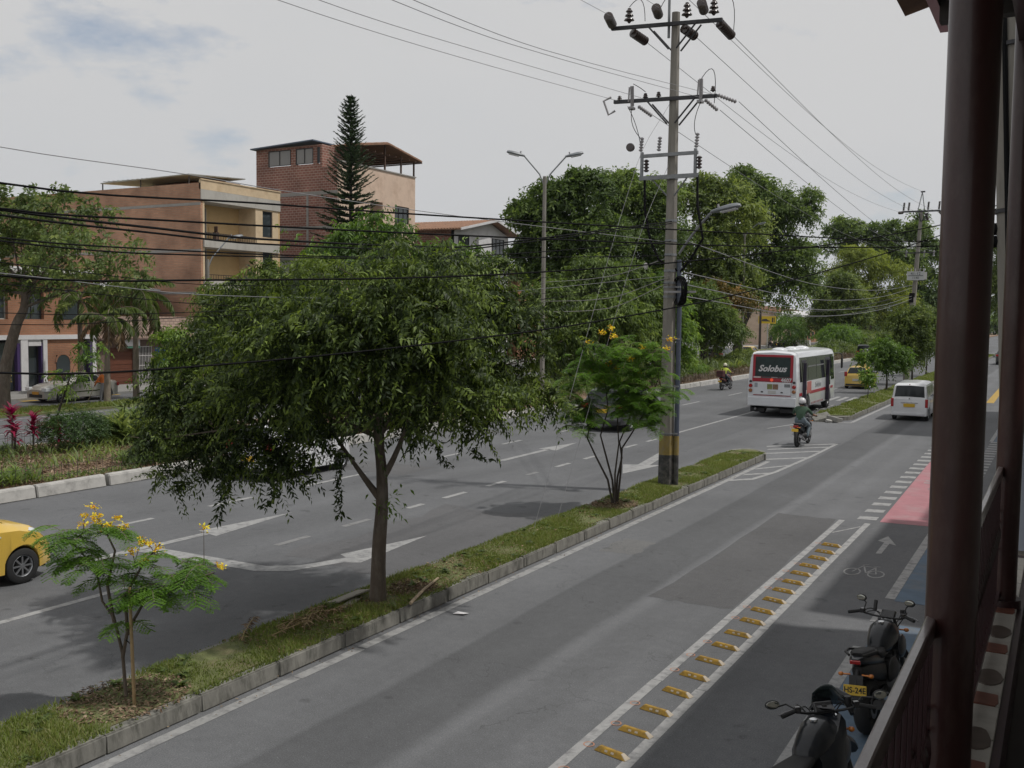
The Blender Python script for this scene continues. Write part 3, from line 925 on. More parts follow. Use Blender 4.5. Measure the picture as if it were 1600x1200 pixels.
# --- B: brick block with peach front and a covered terrace
B = thing('apartment_building', 'tall peach fronted block of bare brick sides with a tiled canopy over its roof terrace', 'building', (-50, 61.94, 0))
BY0, BY1 = 61.94, 72.3
mb = MB(); mb.box(-58.6, -50.2, BY0, BY0 + .25, 0, 16.05)
at(mb.build('brick_wall', m_brickB), B)
mb = MB()
for z in (2.9, 5.7, 8.5, 11.2, 13.9): mb.box(-58.6, -50.16, BY0 - .02, BY0, z, z + .28)
for x in (-53.3, -56.4): mb.box(x, x + .22, BY0 - .018, BY0, 0, 13.9)
at(mb.build('concrete_band', m_slab), B)
at(MB().box(-58.6, -51.8, BY0 + .25, BY1, 0, 16.0).build('back_wall', m_grey), B)
mb = MB()
X0, X1 = -50.2, -50.0
holes = []
for z in (3.0, 5.8, 8.6, 11.5): holes.append((65.9, 67.6, z, z + 2.3)); holes.append((69.3, 71.4, z + .8, z + 2.25))
ys = sorted({BY0, BY1, 65.9, 67.6, 69.3, 71.4})
for a, b_ in zip(ys[:-1], ys[1:]):
    hz_ = sorted([(h[2], h[3]) for h in holes if h[0] <= a and h[1] >= b_])
    z = 0
    for lo, hi in hz_ + [(16.4, 16.4)]:
        if lo > z: mb.box(X0, X1, a, b_, z, min(lo, 16.4))
        z = hi
at(mb.build('front_wall', m_peach), B)
mb = MB()
for z in (3.0, 5.8, 8.6, 11.5): mb.box(-51.8, -50.21, 65.7, 65.88, z, z + 2.3); mb.box(-51.8, -50.21, 67.62, 67.8, z, z + 2.3); mb.box(-51.8, -50.21, 65.88, 67.62, z - .1, z - .002)
at(mb.build('balcony_wall', m_peach), B)
for z in (3.0, 5.8, 8.6, 11.5):
    at(window(B, -50.14, 69.32, 71.38, z + .82, z + 2.23, 3, m_framed), B)
    at(MB().box(-50.1, -50.06, 65.95, 67.55, z + .9, z + .95).box(-50.1, -50.06, 65.95, 67.55, z + .45, z + .49).build('railing', m_rail), B)
at(MB().box(-50.28, -49.92, BY0 - .05, BY1 + .05, 16.4, 16.5).build('coping', m_slab), B)
# terrace room on the left with windows, then the canopy
mb = MB()
mb.box(-58.6, -57.3, BY0 + .0, BY0 + .22, 16.05, 17.85); mb.box(-57.3, -51.7, BY0, BY0 + .22, 16.05, 16.35); mb.box(-57.3, -51.7, BY0, BY0 + .22, 17.65, 17.85)
for a, b_ in ((-54.9, -54.4), (-52.6, -52.2), (-51.9, -51.7)): mb.box(a, b_, BY0, BY0 + .22, 16.35, 17.65)
mb.box(-51.9, -51.7, BY0 + .22, 66, 16.05, 17.85)
at(mb.build('terrace_room', m_brickB), B)
for a, b_, nn in ((-57.3, -54.9, 2), (-54.4, -52.6, 2), (-52.2, -51.9, 1)):
    at(window(B, BY0 + .05, a + .02, b_ - .02, 16.4, 17.62, nn, m_framed, m_glassc if nn == 2 else m_glass, 'Y'), B)
at(MB().obox((-55.5, BY0 + 1.5, 17.98), (6.6, 4.0, .1), (0, R(-2.5), 0)).build('blue_sheet_roof', M('blue_sheet', (.09, .12, .17), rough=.5, var=.2)), B)
def tiled_plane(name, p00, p10, p11, p01, nu, mat, parent, th=.12):
    """roof plane of pan tiles: courses of half-round rolls running from p00-p10 edge down to p01-p11"""
    p00, p10, p11, p01 = map(Vector, (p00, p10, p11, p01))
    nn = (p10 - p00).cross(p01 - p00).normalized()
    if nn.z < 0: nn = -nn
    mb = MB()
    mb.add([p00, p10, p11, p01, p00 - nn * th, p10 - nn * th, p11 - nn * th, p01 - nn * th], [(0, 1, 2, 3), (7, 6, 5, 4), (0, 4, 5, 1), (1, 5, 6, 2), (2, 6, 7, 3), (3, 7, 4, 0)])
    for k in range(nu):
        t = (k + .5) / nu
        a = p00.lerp(p10, t) + nn * .02; b_ = p01.lerp(p11, t) + nn * .02
        n = 8
        mb.tube([a.lerp(b_, i / n) for i in range(n + 1)], [.075 if i % 2 else .06 for i in range(n + 1)], 5)
    return at(mb.build(name, mat, smooth=40), parent)
tiled_plane('tile_roof', (-57.5, 67.9, 18.85), (-49.6, 67.9, 18.7), (-49.4, 63.6, 17.95), (-57.5, 63.2, 17.9), 26, m_tile, B)
tiled_plane('tile_roof', (-57.5, 67.9, 18.85), (-49.6, 67.9, 18.7), (-49.4, 72.5, 17.85), (-57.5, 72.6, 17.9), 26, m_tile, B)
for y in (63.9, 68.0, 70.3, 72.2): at(MB().box(-50.15, -50.03, y - .06, y + .06, 16.5, 18.0 if y != 68.0 else 18.6).build('timber_post', m_wood), B)
for y in (63.9, 72.2): at(MB().box(-56, -55.88, y - .06, y + .06, 16.0, 17.95).build('timber_post', m_wood), B)
for k in range(10):
    y = 63.9 + k * .95
    at(MB().box(-57, -49.4, y - .04, y + .04, 17.62, 17.72).build('rafter', m_wood), B)

# --- C: white gabled house
Ch = thing('gabled_house', 'white gabled house with a clay tile roof and a bare brick side', 'house', (-50, 78.8, 0))
CY0, CY1 = 78.8, 88.9
at(MB().box(-60, -50.1, CY0, CY0 + .25, 0, 12.55).build('brick_wall', m_brickB), Ch)
at(MB().box(-60, -50.5, CY0 + .25, CY1, 0, 12.5).build('back_wall', m_grey), Ch)
mb = MB()
mb.prism([(CY0, 0), (CY1, 0), (CY1, 12.55), (84.9, 13.75), (CY0, 12.55)], 'X', -50.4, -50.0)
at(mb.build('front_wall', m_wwall), Ch)
mb = MB()
for y0, y1, z0, z1 in ((79.4, 81.2, 10.1, 12.1), (85.6, 87.9, 9.9, 12.2), (80, 82, 6.6, 8.6), (84, 87, 6.6, 8.6)): at(window(Ch, -49.98, y0, y1, z0, z1, 3, m_framed), Ch)
at(MB().box(-50.0, -49.7, 82.6, 85.0, 9.5, 12.2).build('white_panel', m_wwall), Ch)
at(MB().box(-50.4, -49.2, CY0, CY1, 9.3, 9.5).box(-50.4, -49.6, CY0, CY1, 6.0, 6.2).build('balcony_slab', m_offw), Ch)
tiled_plane('tile_roof', (-60, 84.9, 13.95), (-49.0, 84.9, 13.9), (-49.0, 78.2, 12.55), (-60, 78.2, 12.6), 34, m_tile, Ch)
tiled_plane('tile_roof', (-60, 84.9, 13.95), (-49.0, 84.9, 13.9), (-49.0, 89.8, 12.75), (-60, 89.8, 12.8), 34, m_tile, Ch)
at(MB().prism([(78.2, 12.4), (84.9, 13.72), (84.9, 13.95), (78.2, 12.62)], 'X', -49.0, -48.92).prism([(84.9, 13.72), (89.8, 12.55), (89.8, 12.78), (84.9, 13.95)], 'X', -49.0, -48.92).build('barge_board', m_wwall), Ch)
# --- lower orange house after it
O = thing('low_house', 'low orange house with a dark sheet roof beyond the gabled white house', 'house', (-50, 92, 0))
at(MB().box(-60, -50, 91, 101, 0, 9.6).build('wall', m_brickO), O)
for y in (92, 95, 98): at(window(O, -49.98, y, y + 1.5, 6.8, 8.4, 2, m_frame), O)
at(MB().obox((-53.5, 96, 9.9), (8.5, 11, .12), (0, R(7), 0)).build('sheet_roof', m_sheetr), O)
# --- shop house at the left edge
S = thing('shop_house', 'orange brick shop house with white pillars, arched windows and purple door trims', 'shop', (-49.5, 30, 0))
SX = -49.5
def Ypx(p): return 33.0 + .0404 * p
mb = MB(); mb.box(-58, SX - .5, 20, 38.95, 0, 6.6)
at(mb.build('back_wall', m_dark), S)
mb = MB()
mb.box(SX - .5, SX, 20, 38.95, 3.15, 4.0)                      # spandrel
mb.box(SX - .5, SX, 20, 38.95, 5.55, 6.6)
for a, b_ in ((20, 30.2), (31.6, 33.0 - .9), (33.55, 34.5), (35.7, 36.75), (38.05, 38.95)): mb.box(SX - .5, SX, a, b_, 4.0, 5.55)
mb.box(SX - .5, SX, 35.75, 36.4, 0, 2.9); mb.box(SX - .5, SX, 37.3, 37.9, 0, 2.9); mb.box(SX - .5, SX, 36.4, 37.3, 2.0, 2.9)
mb.box(SX - .5, SX, 20, 30, 0, 2.9)
at(mb.build('brick_wall', m_brickO), S)
at(MB().box(SX - .5, SX + .12, 20, 39.0, 2.9, 3.15).build('cornice', m_wwall), S)
for a, b_ in ((34.2, 34.62), (35.55, 35.8), (38.75, 39.0), (30.0, 30.4)):
    at(MB().box(SX - .4, SX + .1, a, b_, 0, 2.9).build('pillar', m_wwall), S)
for a, b_ in ((34.62, 34.68), (35.46, 35.55), (38.6, 38.75), (34.02, 34.2)):
    at(MB().box(SX - .3, SX + .03, a, b_, 0, 2.7).build('door_trim', m_purple), S)
at(MB().box(SX - .4, SX + .05, 34.68, 35.46, 2.55, 2.9).build('door_head', m_wwall), S)
at(window(S, SX - .3, 34.68, 35.46, 0, 2.55, 1, m_framed), S)
at(window(S, SX - .3, 30.4, 34.02, .15, 2.75, 3, m_framed), S)
at(window(S, SX - .3, 37.9, 38.6, .0, 2.75, 1, m_framed), S)
at(window(S, SX - .3, 33.0 - .9, 33.55, 4.0, 5.55, 2, m_frame), S)
at(window(S, SX - .3, 34.5, 35.7, 4.0, 5.55, 2, m_framed), S)
def arch(yc, wd, z0, zs, parent):
    pts = [(yc - wd / 2, z0), (yc + wd / 2, z0)] + [(yc + wd / 2 * math.cos(a), zs + wd / 2 * math.sin(a)) for a in [math.pi * k / 10 for k in range(11)]]
    at(MB().prism(pts, 'X', SX - .3, SX + .015).build('arched_window', m_glass), parent)
    mb = MB()
    out = [(yc + (wd / 2 + .1) * math.cos(a), zs + (wd / 2 + .1) * math.sin(a)) for a in [math.pi * k / 10 for k in range(11)]]
    inn = [(yc + wd / 2 * math.cos(a), zs + wd / 2 * math.sin(a)) for a in [math.pi * k / 10 for k in range(11)]]
    for k in range(10):
        mb.prism([inn[k], out[k], out[k + 1], inn[k + 1]], 'X', SX, SX + .04)
    at(mb.build('arch_trim', m_brickO), parent)
arch(36.85, .85, .4, 1.6, S)
arch(37.4, 1.3, 4.0, 5.1, S)
for y in (30.9, 31.8, 32.7, 33.5):
    mb = MB()
    q = random.Random(int(y * 10))
    for k in range(26): mb.ball((SX - .22 + q.uniform(-.05, .05), y + q.uniform(-.3, .3), .25 + q.uniform(0, 1.3)), q.uniform(.03, .07), 6, 4)
    at(mb.build('shop_display', M('display_goods', (.40, .30, .08), var=.6, scale=9)), S)
at(MB().obox((SX - 3.5, 29.5, 6.75), (8, 19.2, .14), (0, R(3), 0)).build('flat_roof', m_slab), S)
at(MB().box(SX - .2, SX + .05, 20, 39, 6.6, 6.85).build('roof_coping', m_wwall), S)
# --- low house between shop and block A
H = thing('low_house', 'low stone faced house with a tiled front, red garage door and blue window', 'house', (-49.5, 43, 0))
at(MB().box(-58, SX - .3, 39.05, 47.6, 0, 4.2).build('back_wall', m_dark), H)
mb = MB()
for a, b_, c, d in ((39.05, 40.0, 0, 2.9), (41.75, 42.1, 0, 2.9), (43.1, 43.35, 0, 2.9), (44.7, 47.6, 0, 2.9), (40.0, 41.75, 2.35, 2.9), (42.1, 43.1, 2.4, 2.9), (43.35, 44.7, 2.3, 2.9), (43.35, 44.7, 1.05, 1.2), (43.35, 44.7, 0, .25)):
    mb.box(SX - .3, SX, a, b_, c, d)
at(mb.build('stone_wall', m_stone), H)
mb = MB()
mb.obox((SX - .05, 43.3, 3.5), (.22, 8.6, 1.45), (0, R(-22), 0))
at(mb.build('shingle_front', m_shing), H)
at(MB().box(SX - .35, SX + .45, 39.05, 47.6, 2.82, 2.92).build('eave', m_stone), H)
mb = MB()
for k in range(9): mb.box(SX - .2, SX - .15 + .015 * (k % 2), 40.0, 41.75, .02 + k * .26, .27 + k * .26)
at(mb.build('garage_door', m_garage), H)
mb = MB()
for k in range(9): mb.box(SX + .0, SX + .03, 42.12 + k * .115, 42.145 + k * .115, .05, 2.4)
for z in (.08, .6, 1.2, 1.8, 2.35): mb.box(SX + .002, SX + .034, 42.1, 43.1, z, z + .035)
at(mb.build('iron_gate', m_whiteiron), H)
mb = MB(); mb.box(SX - .12, SX - .06, 43.37, 44.68, 1.2, 2.3)
o = at(mb.build('blue_window', m_bluew), H)
mb = MB()
for k in range(8): mb.box(SX + .0, SX + .025, 43.4 + k * .17, 43.42 + k * .17, 1.15, 2.3)
for z in (1.15, 1.5, 1.9, 2.28): mb.box(SX - .002, SX + .022, 43.37, 44.7, z, z + .025)
at(mb.build('window_bars', m_bluew), H)
at(window(H, SX - .2, 43.4, 44.65, .25, 1.05, 2, m_framed), H)
sg = thing('shop_sign', 'white sign board with a green foot over the garage door', 'sign', (SX + .1, 41.5, 2.3))
at(MB().box(SX + .12, SX + .2, 40.4, 42.05, 2.3, 2.95).build('board', m_wwall), sg)
at(MB().box(SX + .2, SX + .206, 40.4, 42.05, 2.3, 2.42).build('green_band', M('sign_green', (.10, .25, .17), var=.05)), sg)
bk = thing('back_building', 'raised back building with a white sheet roof behind the low stone house', 'building', (-56, 43, 0))
at(MB().box(-66, -55, 39.5, 47.4, 0, 6.0).build('wall', m_brickO), bk)
at(MB().obox((-58, 43.4, 6.45), (9, 8, .1), (0, R(6), 0)).build('sheet_roof', m_sheetw), bk)
# --- more of the street further on, seen between trunks
def far_house(y0, y1, x, h, wall, label, wn=3, roof=True, name='town_house'):
    T = thing(name, label, 'house', (x, y0, 0))
    at(MB().box(x - 9, x, y0, y1, 0, h).build('wall', wall), T)
    n = max(1, int((y1 - y0) / 3))
    for fl in range(int(h // 2.9)):
        for k in range(n):
            yy = y0 + (k + .25) * (y1 - y0) / n
            at(window(T, x + .02, yy, yy + (y1 - y0) / n * .5, fl * 2.9 + .9, fl * 2.9 + 2.3, 2, m_framed), T)
    if roof:
        tiled_plane('tile_roof', (x - 9, y0 - .3, h + 1.4), (x - 9, y1 + .3, h + 1.4), (x + .6, y1 + .3, h - .05), (x + .6, y0 - .3, h - .05), 20, m_tile, T)
    else:
        at(MB().box(x - 9.1, x + .1, y0 - .1, y1 + .1, h, h + .25).build('roof_slab', m_slab), T)
    return T
far_house(55.4, 61.8, -51, 8.5, m_grey, 'grey house squeezed between the ochre block and the peach block', roof=False)
far_house(102, 116, -50, 6.2, m_offw, 'off white two storey house behind the tall trees')
far_house(117, 131, -50, 5.8, m_ochre, 'ochre two storey house behind the tall trees')
far_house(146, 160, -47, 3.6, m_wwall, 'single storey white house with flat roof behind the parked motorcycles', roof=False)
far_house(176, 192, -46, 6.2, m_peach, 'peach house glimpsed right of the pale green bamboo', roof=True)
far_house(196, 216, -46, 6.0, m_brickO, 'brick house farthest along the street behind the bamboo')
# awning stall and yellow sign under the trees
aw = thing('market_awning', 'white sheet awning over a dark stall under the big trees', 'awning', (-41.7, 175, 0))
mb = MB(); mb.add([(-44.4, 179, 6.2), (-39.0, 179, 6.2), (-38.9, 174.8, 4.1), (-44.5, 174.8, 4.1), (-44.4, 179, 6.1), (-39.0, 179, 6.1), (-38.9, 174.8, 4.0), (-44.5, 174.8, 4.0)], [(0, 1, 2, 3), (7, 6, 5, 4), (0, 4, 5, 1), (1, 5, 6, 2), (2, 6, 7, 3), (3, 7, 4, 0)])
at(mb.build('canopy', m_wwall), aw)
for x in (-44.3, -41.7, -39.1):
    at(MB().cyl((x, 175, 0), (x, 175, 4.05), .06, n=6).build('pole', m_rail), aw)
at(MB().box(-44.4, -39.0, 174.85, 174.95, 3.0, 4.0).build('opening_shade', M('awning_shade', (.05, .05, .055), var=.1)), aw)  # dark sheet painted as the shaded opening under the canopy
at(MB().box(-44.2, -39.2, 177.5, 178.5, 0, 1.1).build('counter', m_wwall), aw)
ys_ = thing('yellow_sign', 'yellow sign board with a dark mark on a post under the trees', 'sign', (-39.5, 150, 0))
at(MB().box(-40.8, -38.2, 150, 150.15, 4.0, 5.1).build('board', M('sign_yellow', (.66, .46, .03), var=.06)), ys_)
at(MB().prism([(-40.3, 4.35), (-40.2, 4.65), (-39.6, 4.72), (-39.3, 4.5), (-39.0, 4.42), (-39.1, 4.32)], 'Y', 149.97, 150.0).box(-38.75, -38.55, 149.97, 150.0, 4.2, 4.9).box(-38.45, -38.35, 149.97, 150.0, 4.2, 4.9).build('dark_mark', m_framed), ys_)
at(MB().cyl((-39.4, 150.1, .0), (-39.4, 150.1, 4.0), .08, n=8).build('post', m_frame), ys_)

# ------------------------------------------------------------------ right side of the street: buildings that shade the road
def street_block(label, y0, y1, x0, h, wall, eave=0):
    T = thing('street_building', label, 'building', (x0, y0, 0))
    at(MB().box(x0, x0 + 9, y0, y1, 0, h).build('wall', wall), T)
    at(MB().box(x0 - .1, x0 + 9, y0 - .05, y1 + .05, h, h + .2).build('roof_slab', m_slab), T)
    n = max(1, int((y1 - y0) / 3.2))
    for fl in range(int(h // 3)):
        for k in range(n):
            yy = y0 + (k + .3) * (y1 - y0) / n
            g = MB().box(x0 - .03, x0 + .02, yy, yy + 1.3, fl * 3 + 1, fl * 3 + 2.3).build('window', m_glass)
            at(g, T)
    return T
street_block('plain low building next along the near side of the street', 5.6, 15.4, -.05, 6.6, m_offw)
street_block('brick building further along the near side of the street', 16.3, 24.4, .05, 6.2, m_brickO)
street_block('low building beyond the driveway on the near side', 24.6, 43, .3, 5.5, m_offw)
street_block('tall building at the far end of the near side of the street', 43.5, 56, -.05, 12.4, m_grey)
# ------------------------------------------------------------------ trees and plants
lf_main = leaf_mat('leaf_dark_glossy', (.018, .032, .010), (.050, .078, .021), (.18, .25, .05), rough=.5, transl=.34, spec=.3)
lf_mid = leaf_mat('leaf_mid_green', (0.054, 0.084, 0.023), (0.113, 0.162, 0.041), (0.237, 0.295, 0.072), rough=.55, transl=.42)
lf_far = leaf_mat('leaf_far_green', (0.051, 0.087, 0.025), (0.102, 0.158, 0.039), (0.214, 0.296, 0.068), rough=.6, transl=.42)
lf_light = leaf_mat('leaf_bright_green', (.060, .115, .022), (.125, .220, .038), (.25, .36, .075), rough=.5, transl=.42)
lf_olive = leaf_mat('leaf_olive', (0.063, 0.102, 0.025), (0.127, 0.190, 0.044), (0.230, 0.302, 0.075), rough=.6, transl=.40)
lf_bamb = leaf_mat('leaf_bamboo', (0.110, 0.143, 0.028), (0.205, 0.259, 0.046), (0.330, 0.374, 0.088), rough=.6, transl=.42)
lf_grey = leaf_mat('leaf_grey_green', (0.062, 0.097, 0.031), (0.132, 0.184, 0.055), (0.274, 0.329, 0.100), rough=.6, transl=.40)
lf_pine = leaf_mat('leaf_pine', (.018, .036, .018), (.038, .068, .030), (.08, .12, .05), rough=.55, transl=.2)
lf_frond = leaf_mat('leaf_feathery', (0.067, 0.146, 0.021), (0.133, 0.259, 0.036), (0.233, 0.384, 0.067), rough=.55, transl=.45)
lf_red = leaf_mat('leaf_crimson', (.10, .006, .022), (.26, .014, .055), (.40, .06, .10), rough=.45, transl=.3)
lf_gold = leaf_mat('petal_yellow', (0.649, 0.300, 0.015), (0.802, 0.600, 0.030), (0.920, 0.870, 0.090), rough=.6, transl=.3)
lf_dead = leaf_mat('leaf_dead', (.12, .075, .04), (.22, .15, .085), (.36, .27, .16), rough=.8, transl=.1)
bark = M('bark_grey_brown', (.115, .09, .07), rough=.95, var=.3, scale=9, bump=.02, bscale=22, stretch=(1, 1, .35), dirt=((.23, .21, .18), .5, 6))
bark_d = M('bark_dark', (.06, .05, .042), rough=.95, var=.3, scale=7, bump=.02, bscale=20, stretch=(1, 1, .4))
bark_l = M('bark_pale', (.20, .165, .13), rough=.9, var=.2, scale=6, bump=.012, bscale=20, stretch=(1, 1, .5))
bark_g = M('bark_twig', (.15, .12, .095), rough=.9, var=.25, scale=12)

def tree(name, label, cat, base, trunk, tr, lobes, n, mat, bk, leaf, k, slen, seed, fork=(1,), fine=False, group=None, twig=.5, **kw):
    T = thing(name, label, cat, base, 0, group)
    mb = MB()
    pts = [Vector(p) for p in trunk]
    sm = []
    for i in range(len(pts) - 1):
        for j in range(4):
            t = j / 4
            p0 = pts[max(i - 1, 0)]; p1 = pts[i]; p2 = pts[i + 1]; p3 = pts[min(i + 2, len(pts) - 1)]
            sm.append(.5 * ((2 * p1) + (p2 - p0) * t + (2 * p0 - 5 * p1 + 4 * p2 - p3) * t * t + (3 * p1 - p0 - 3 * p2 + p3) * t ** 3))
    sm.append(pts[-1])
    m = len(sm)
    rr = [tr * (1.28 - .28 * min(1, i / 2.5)) * (1 - .55 * i / (m - 1)) for i in range(m)]
    mb.tube(sm, rr, 12)
    mb.build('trunk', bk, T, smooth=60)
    mb = MB()
    limbs(mb, [sm[int((m - 1) * f)] for f in ([.75, .88, 1] if len(pts) > 2 else [.9, 1])], tr * twig, lobes, seed)
    o = mb.build('branches', bk, T, smooth=60); o['kind'] = 'stuff'
    crown(T, mat, lobes, n, leaf, k, slen, seed=seed, fine=fine, **kw)
    return T

# the big street tree on the median
T1_L = [(-2.15, -1.2, 3.6, 0.55), (-2.5, -1.4, 2.8, 0.57), (-2.0, -1.1, 2.3, 0.66), (-2.7, -1.5, 1.8, 0.25), (-2.5, -2.0, 2.4, 0.24), (-0.8, -1.4, 3.2, 1.04), (-2.0, -0.2, 3.0, 0.95), (-0.9, -0.5, 4.2, 0.95), (-0.3, -0.1, 4.4, 0.6), (0.3, 0.15, 4.6, 0.4), (0.7, -1.4, 3.7, 1.23), (-1.1, 1.0, 3.5, 1.14), (0.6, 0.9, 4.4, 0.9), (1.5, 0.9, 4.0, 0.81), (1.5, -0.6, 3.4, 0.95), (0.3, 1.3, 3.2, 0.95), (1.6, 0.85, 3.1, 0.62), (2.0, 1.1, 3.6, 0.38), (1.2, 0.7, 2.75, 0.42), (-0.6, -1.0, 2.4, 0.57), (0.2, 0.6, 2.6, 0.45), (1.0, 0.6, 4.8, 0.4), (-2.0, -0.5, 4.2, 0.66), (-0.7, -0.4, 4.8, 0.4), (-0.9, -1.1, 2.0, 0.33), (-2.0, -1.1, 1.9, 0.33), (1.4, -1.3, 4.2, 1.04), (0.4, -2.0, 3.7, 0.95), (1.7, 0.9, 4.4, 0.47), (0.8, 0.4, 5.1, 0.2), (1.6, .9, 4.95, .2), (-1.4, -.8, 4.85, .22), (2.4, 1.3, 3.9, .22), (-2.75, -1.5, 3.3, .25), (2.2, 1.2, 3.0, .25), (-2.9, -1.6, 2.3, .22), (.2, .1, 5.2, .2)]
T1 = tree('street_tree', 'large dark leafed tree standing on the near median, its trunk beside a wooden board', 'tree', (-8.75, 11.74, .2),
          [(0, 0, -.2), (.01, .01, .75), (.05, .03, 1.42), (.04, .03, 1.95), (0, 0, 2.6), (.1, .1, 3.4)], .118, T1_L, 8200, lf_main, bark, (.105, .034), 18, .44, 21,
          fine=True, droop=.06, hang=.38, jit=.11, zs=.28, shell=.40, flat=.85, tbase=.47, tvar=.38, gaps=.45, curl=.25)
# long hanging shoots below the crown
g = np.random.default_rng(5)
PP = []; DD = []; LL = []
for (x, y, z0, z1, bend) in ((-1.97, -1.1, 2.2, 1.15, -.12), (-.5, -.3, 2.2, 1.25, .02), (-1.25, -.7, 2.3, 1.35, -.25), (-2.5, -1.35, 1.75, 1.6, -.2), (.75, .42, 2.4, 2.0, .2), (1.2, .7, 2.3, 2.1, .25)):
    nn = int(130 * (z0 - z1) + 20)
    t = np.linspace(0, 1, nn)
    p = np.stack([x + bend * t ** 3 + g.normal(size=nn) * .03, y + bend * .5 * t ** 3 + g.normal(size=nn) * .03, z0 + (z1 - z0) * t], 1)
    PP.append(p); DD.append(nrm(g.normal(size=(nn, 3)) * [.8, .8, .4] + [0, 0, -.7])); LL.append(.11 * (.6 + .6 * g.random(nn)))
PP = np.concatenate(PP); DD = np.concatenate(DD); LL = np.concatenate(LL)
V, F, kk = leaf_arrays(PP, DD, nrm(g.normal(size=(len(PP), 3)) + [0, 0, .6]), LL, LL * .33, True)
o = link('hanging_shoots', np_mesh('hanging_shoots', V, F, lf_main, np.repeat(.25 + .25 * g.random(len(PP)), kk)), T1); o['kind'] = 'stuff'
for pts_, r_ in (([(.04, .03, 1.5), (-.12, -.06, 1.72), (-.34, -.2, 2.1), (-.7, -.45, 2.75)], .062), ([(.04, .03, 1.8), (.3, .05, 2.15), (.7, -.2, 2.8), (1.2, -.5, 3.4)], .055), ([(.02, .02, 2.0), (-.1, .3, 2.5), (-.5, .6, 3.2)], .05)):
    MB().tube(bez(pts_[0], pts_[1], pts_[2], 5) + [Vector(pts_[3])] if len(pts_) > 3 else bez(pts_[0], pts_[1], pts_[2], 5), [r_ * (1 - .11 * i) for i in range(7 if len(pts_) > 3 else 6)], 10).build('limb', bark, T1, smooth=60)
# shoots on the trunk
PP = np.stack([.06 + g.normal(size=60) * .14 + .08, .04 + g.normal(size=60) * .08, 1.45 + g.normal(size=60) * .12], 1)
V, F, kk = leaf_arrays(PP, nrm(g.normal(size=(60, 3)) + [.5, .2, -.3]), nrm(g.normal(size=(60, 3)) * .4 + [0, 0, 1]), np.full(60, .12), np.full(60, .04), True)
o = link('trunk_shoots', np_mesh('trunk_shoots', V, F, lf_light, np.repeat(.4 + .3 * g.random(60), kk)), T1); o['kind'] = 'stuff'

T2_L = [(0.8, 0.4, 8.5, 1.73), (2.8, 1.6, 8.9, 1.15), (3.8, 2.1, 8.8, 0.95), (1.0, 0.6, 6.8, 2.02), (3.0, 1.7, 6.8, 1.73), (4.8, 2.7, 7.0, 1.09), (1.5, 0.8, 5.4, 1.3), (3.2, 1.8, 5.4, 1.3), (4.9, 2.7, 5.8, 1.09), (-1.0, -0.5, 7.3, 2.3), (-0.8, -0.4, 5.4, 1.5), (2.4, 1.4, 9.3, 0.72), (0.3, 0.2, 9.0, 1.15), (-0.7, 2.5, 8.4, 1.73), (4.7, -0.2, 6.7, 1.73)]
tree('street_tree', 'wide spreading grey green tree with leaning trunk on the verge before the shop house', 'tree', (-41.7, 27.9, .1), [(0, 0, -.1), (.13, .07, 1.64), (.6, .33, 3.65), (.94, .52, 4.51), (1.0, .5, 5.6)], .30,
     T2_L, 1500, lf_grey, bark, (.27, .12), 9, .6, 31, shell=.5, gaps=.9, droop=.1, hang=.2, tbase=.5, twig=.55)
T3_L = [(-0.0, -0.0, 4.6, 0.95), (-0.5, -0.2, 3.8, 0.7), (0.7, 0.4, 4.0, 1.16), (0.5, 0.3, 2.8, 1.27), (1.8, 1.0, 4.7, 1.27), (2.8, 1.6, 5.3, 0.95), (-0.8, 0.7, 3.1, 1.06), (1.1, 0.6, 5.1, 0.74)]
tree('street_tree', 'mid green tree with pale leaning trunk, left behind the big dark tree', 'tree', (-25, 24.7, .2), [(-.5, -.3, -.1), (-.2, -.1, .9), (.5, .25, 1.7), (1.0, .5, 3.2)], .15,
     T3_L, 1900, lf_mid, bark_l, (.18, .06), 10, .6, 33, shell=.45, gaps=.9, droop=.3, hang=.5, tbase=.5)
T4_L = [(-2.3, -1.3, 8.6, 1.52), (-0.9, -0.5, 8.0, 1.92), (1.9, 1.0, 8.0, 1.92), (0.3, 0.2, 9.0, 1.52), (2.6, 1.4, 9.2, 1.32), (1.4, 0.8, 10.2, 1.04), (3.3, 1.8, 8.0, 1.8), (5.0, 2.8, 7.1, 1.68), (6.9, 3.8, 7.9, 1.28), (5.5, 3.1, 8.7, 0.88), (0.5, 0.3, 7.2, 2.0), (3.3, 1.8, 6.5, 2.0), (6.0, 3.4, 6.5, 1.6)]
tree('street_tree', 'broad tree with big drooping bright leaves in front of the peach block', 'tree', (-39, 49.3, .1), [(0, 0, -.1), (.2, .1, 3), (.8, .4, 5.5), (1.6, .9, 7.2)], .26,
     T4_L, 1700, lf_light, bark_d, (.42, .13), 9, 1.0, 35, shell=.45, gaps=1.6, droop=.2, hang=.7, tbase=.42)
T6_L = [(-2.2, -1.2, 5.3, 2.26), (-0.0, -0.0, 6.6, 1.85), (2.1, 1.2, 5.4, 1.64), (0.4, 0.2, 4.1, 2.87), (-1.4, -0.8, 2.9, 2.26), (2.5, 1.4, 3.3, 1.48), (1.7, 1.0, 7.0, 1.07), (-2.1, -1.2, 1.6, 1.6), (0.8, 0.4, 1.7, 1.6), (2.6, 1.5, 1.9, 1.2), (-0.8, -0.4, 7.4, 1.23), (1.2, -1.6, 4.1, 2.46)]
tree('street_tree', 'dense rounded olive green tree just left of the tall utility pole', 'tree', (-26, 58.5, .2), [(0, 0, -.1), (.1, 0, 2), (.2, .1, 4.5)], .25,
     T6_L, 4200, lf_olive, bark_d, (.40, .12), 9, .8, 37, shell=.6, gaps=0, droop=.3, hang=.75, tbase=.46)
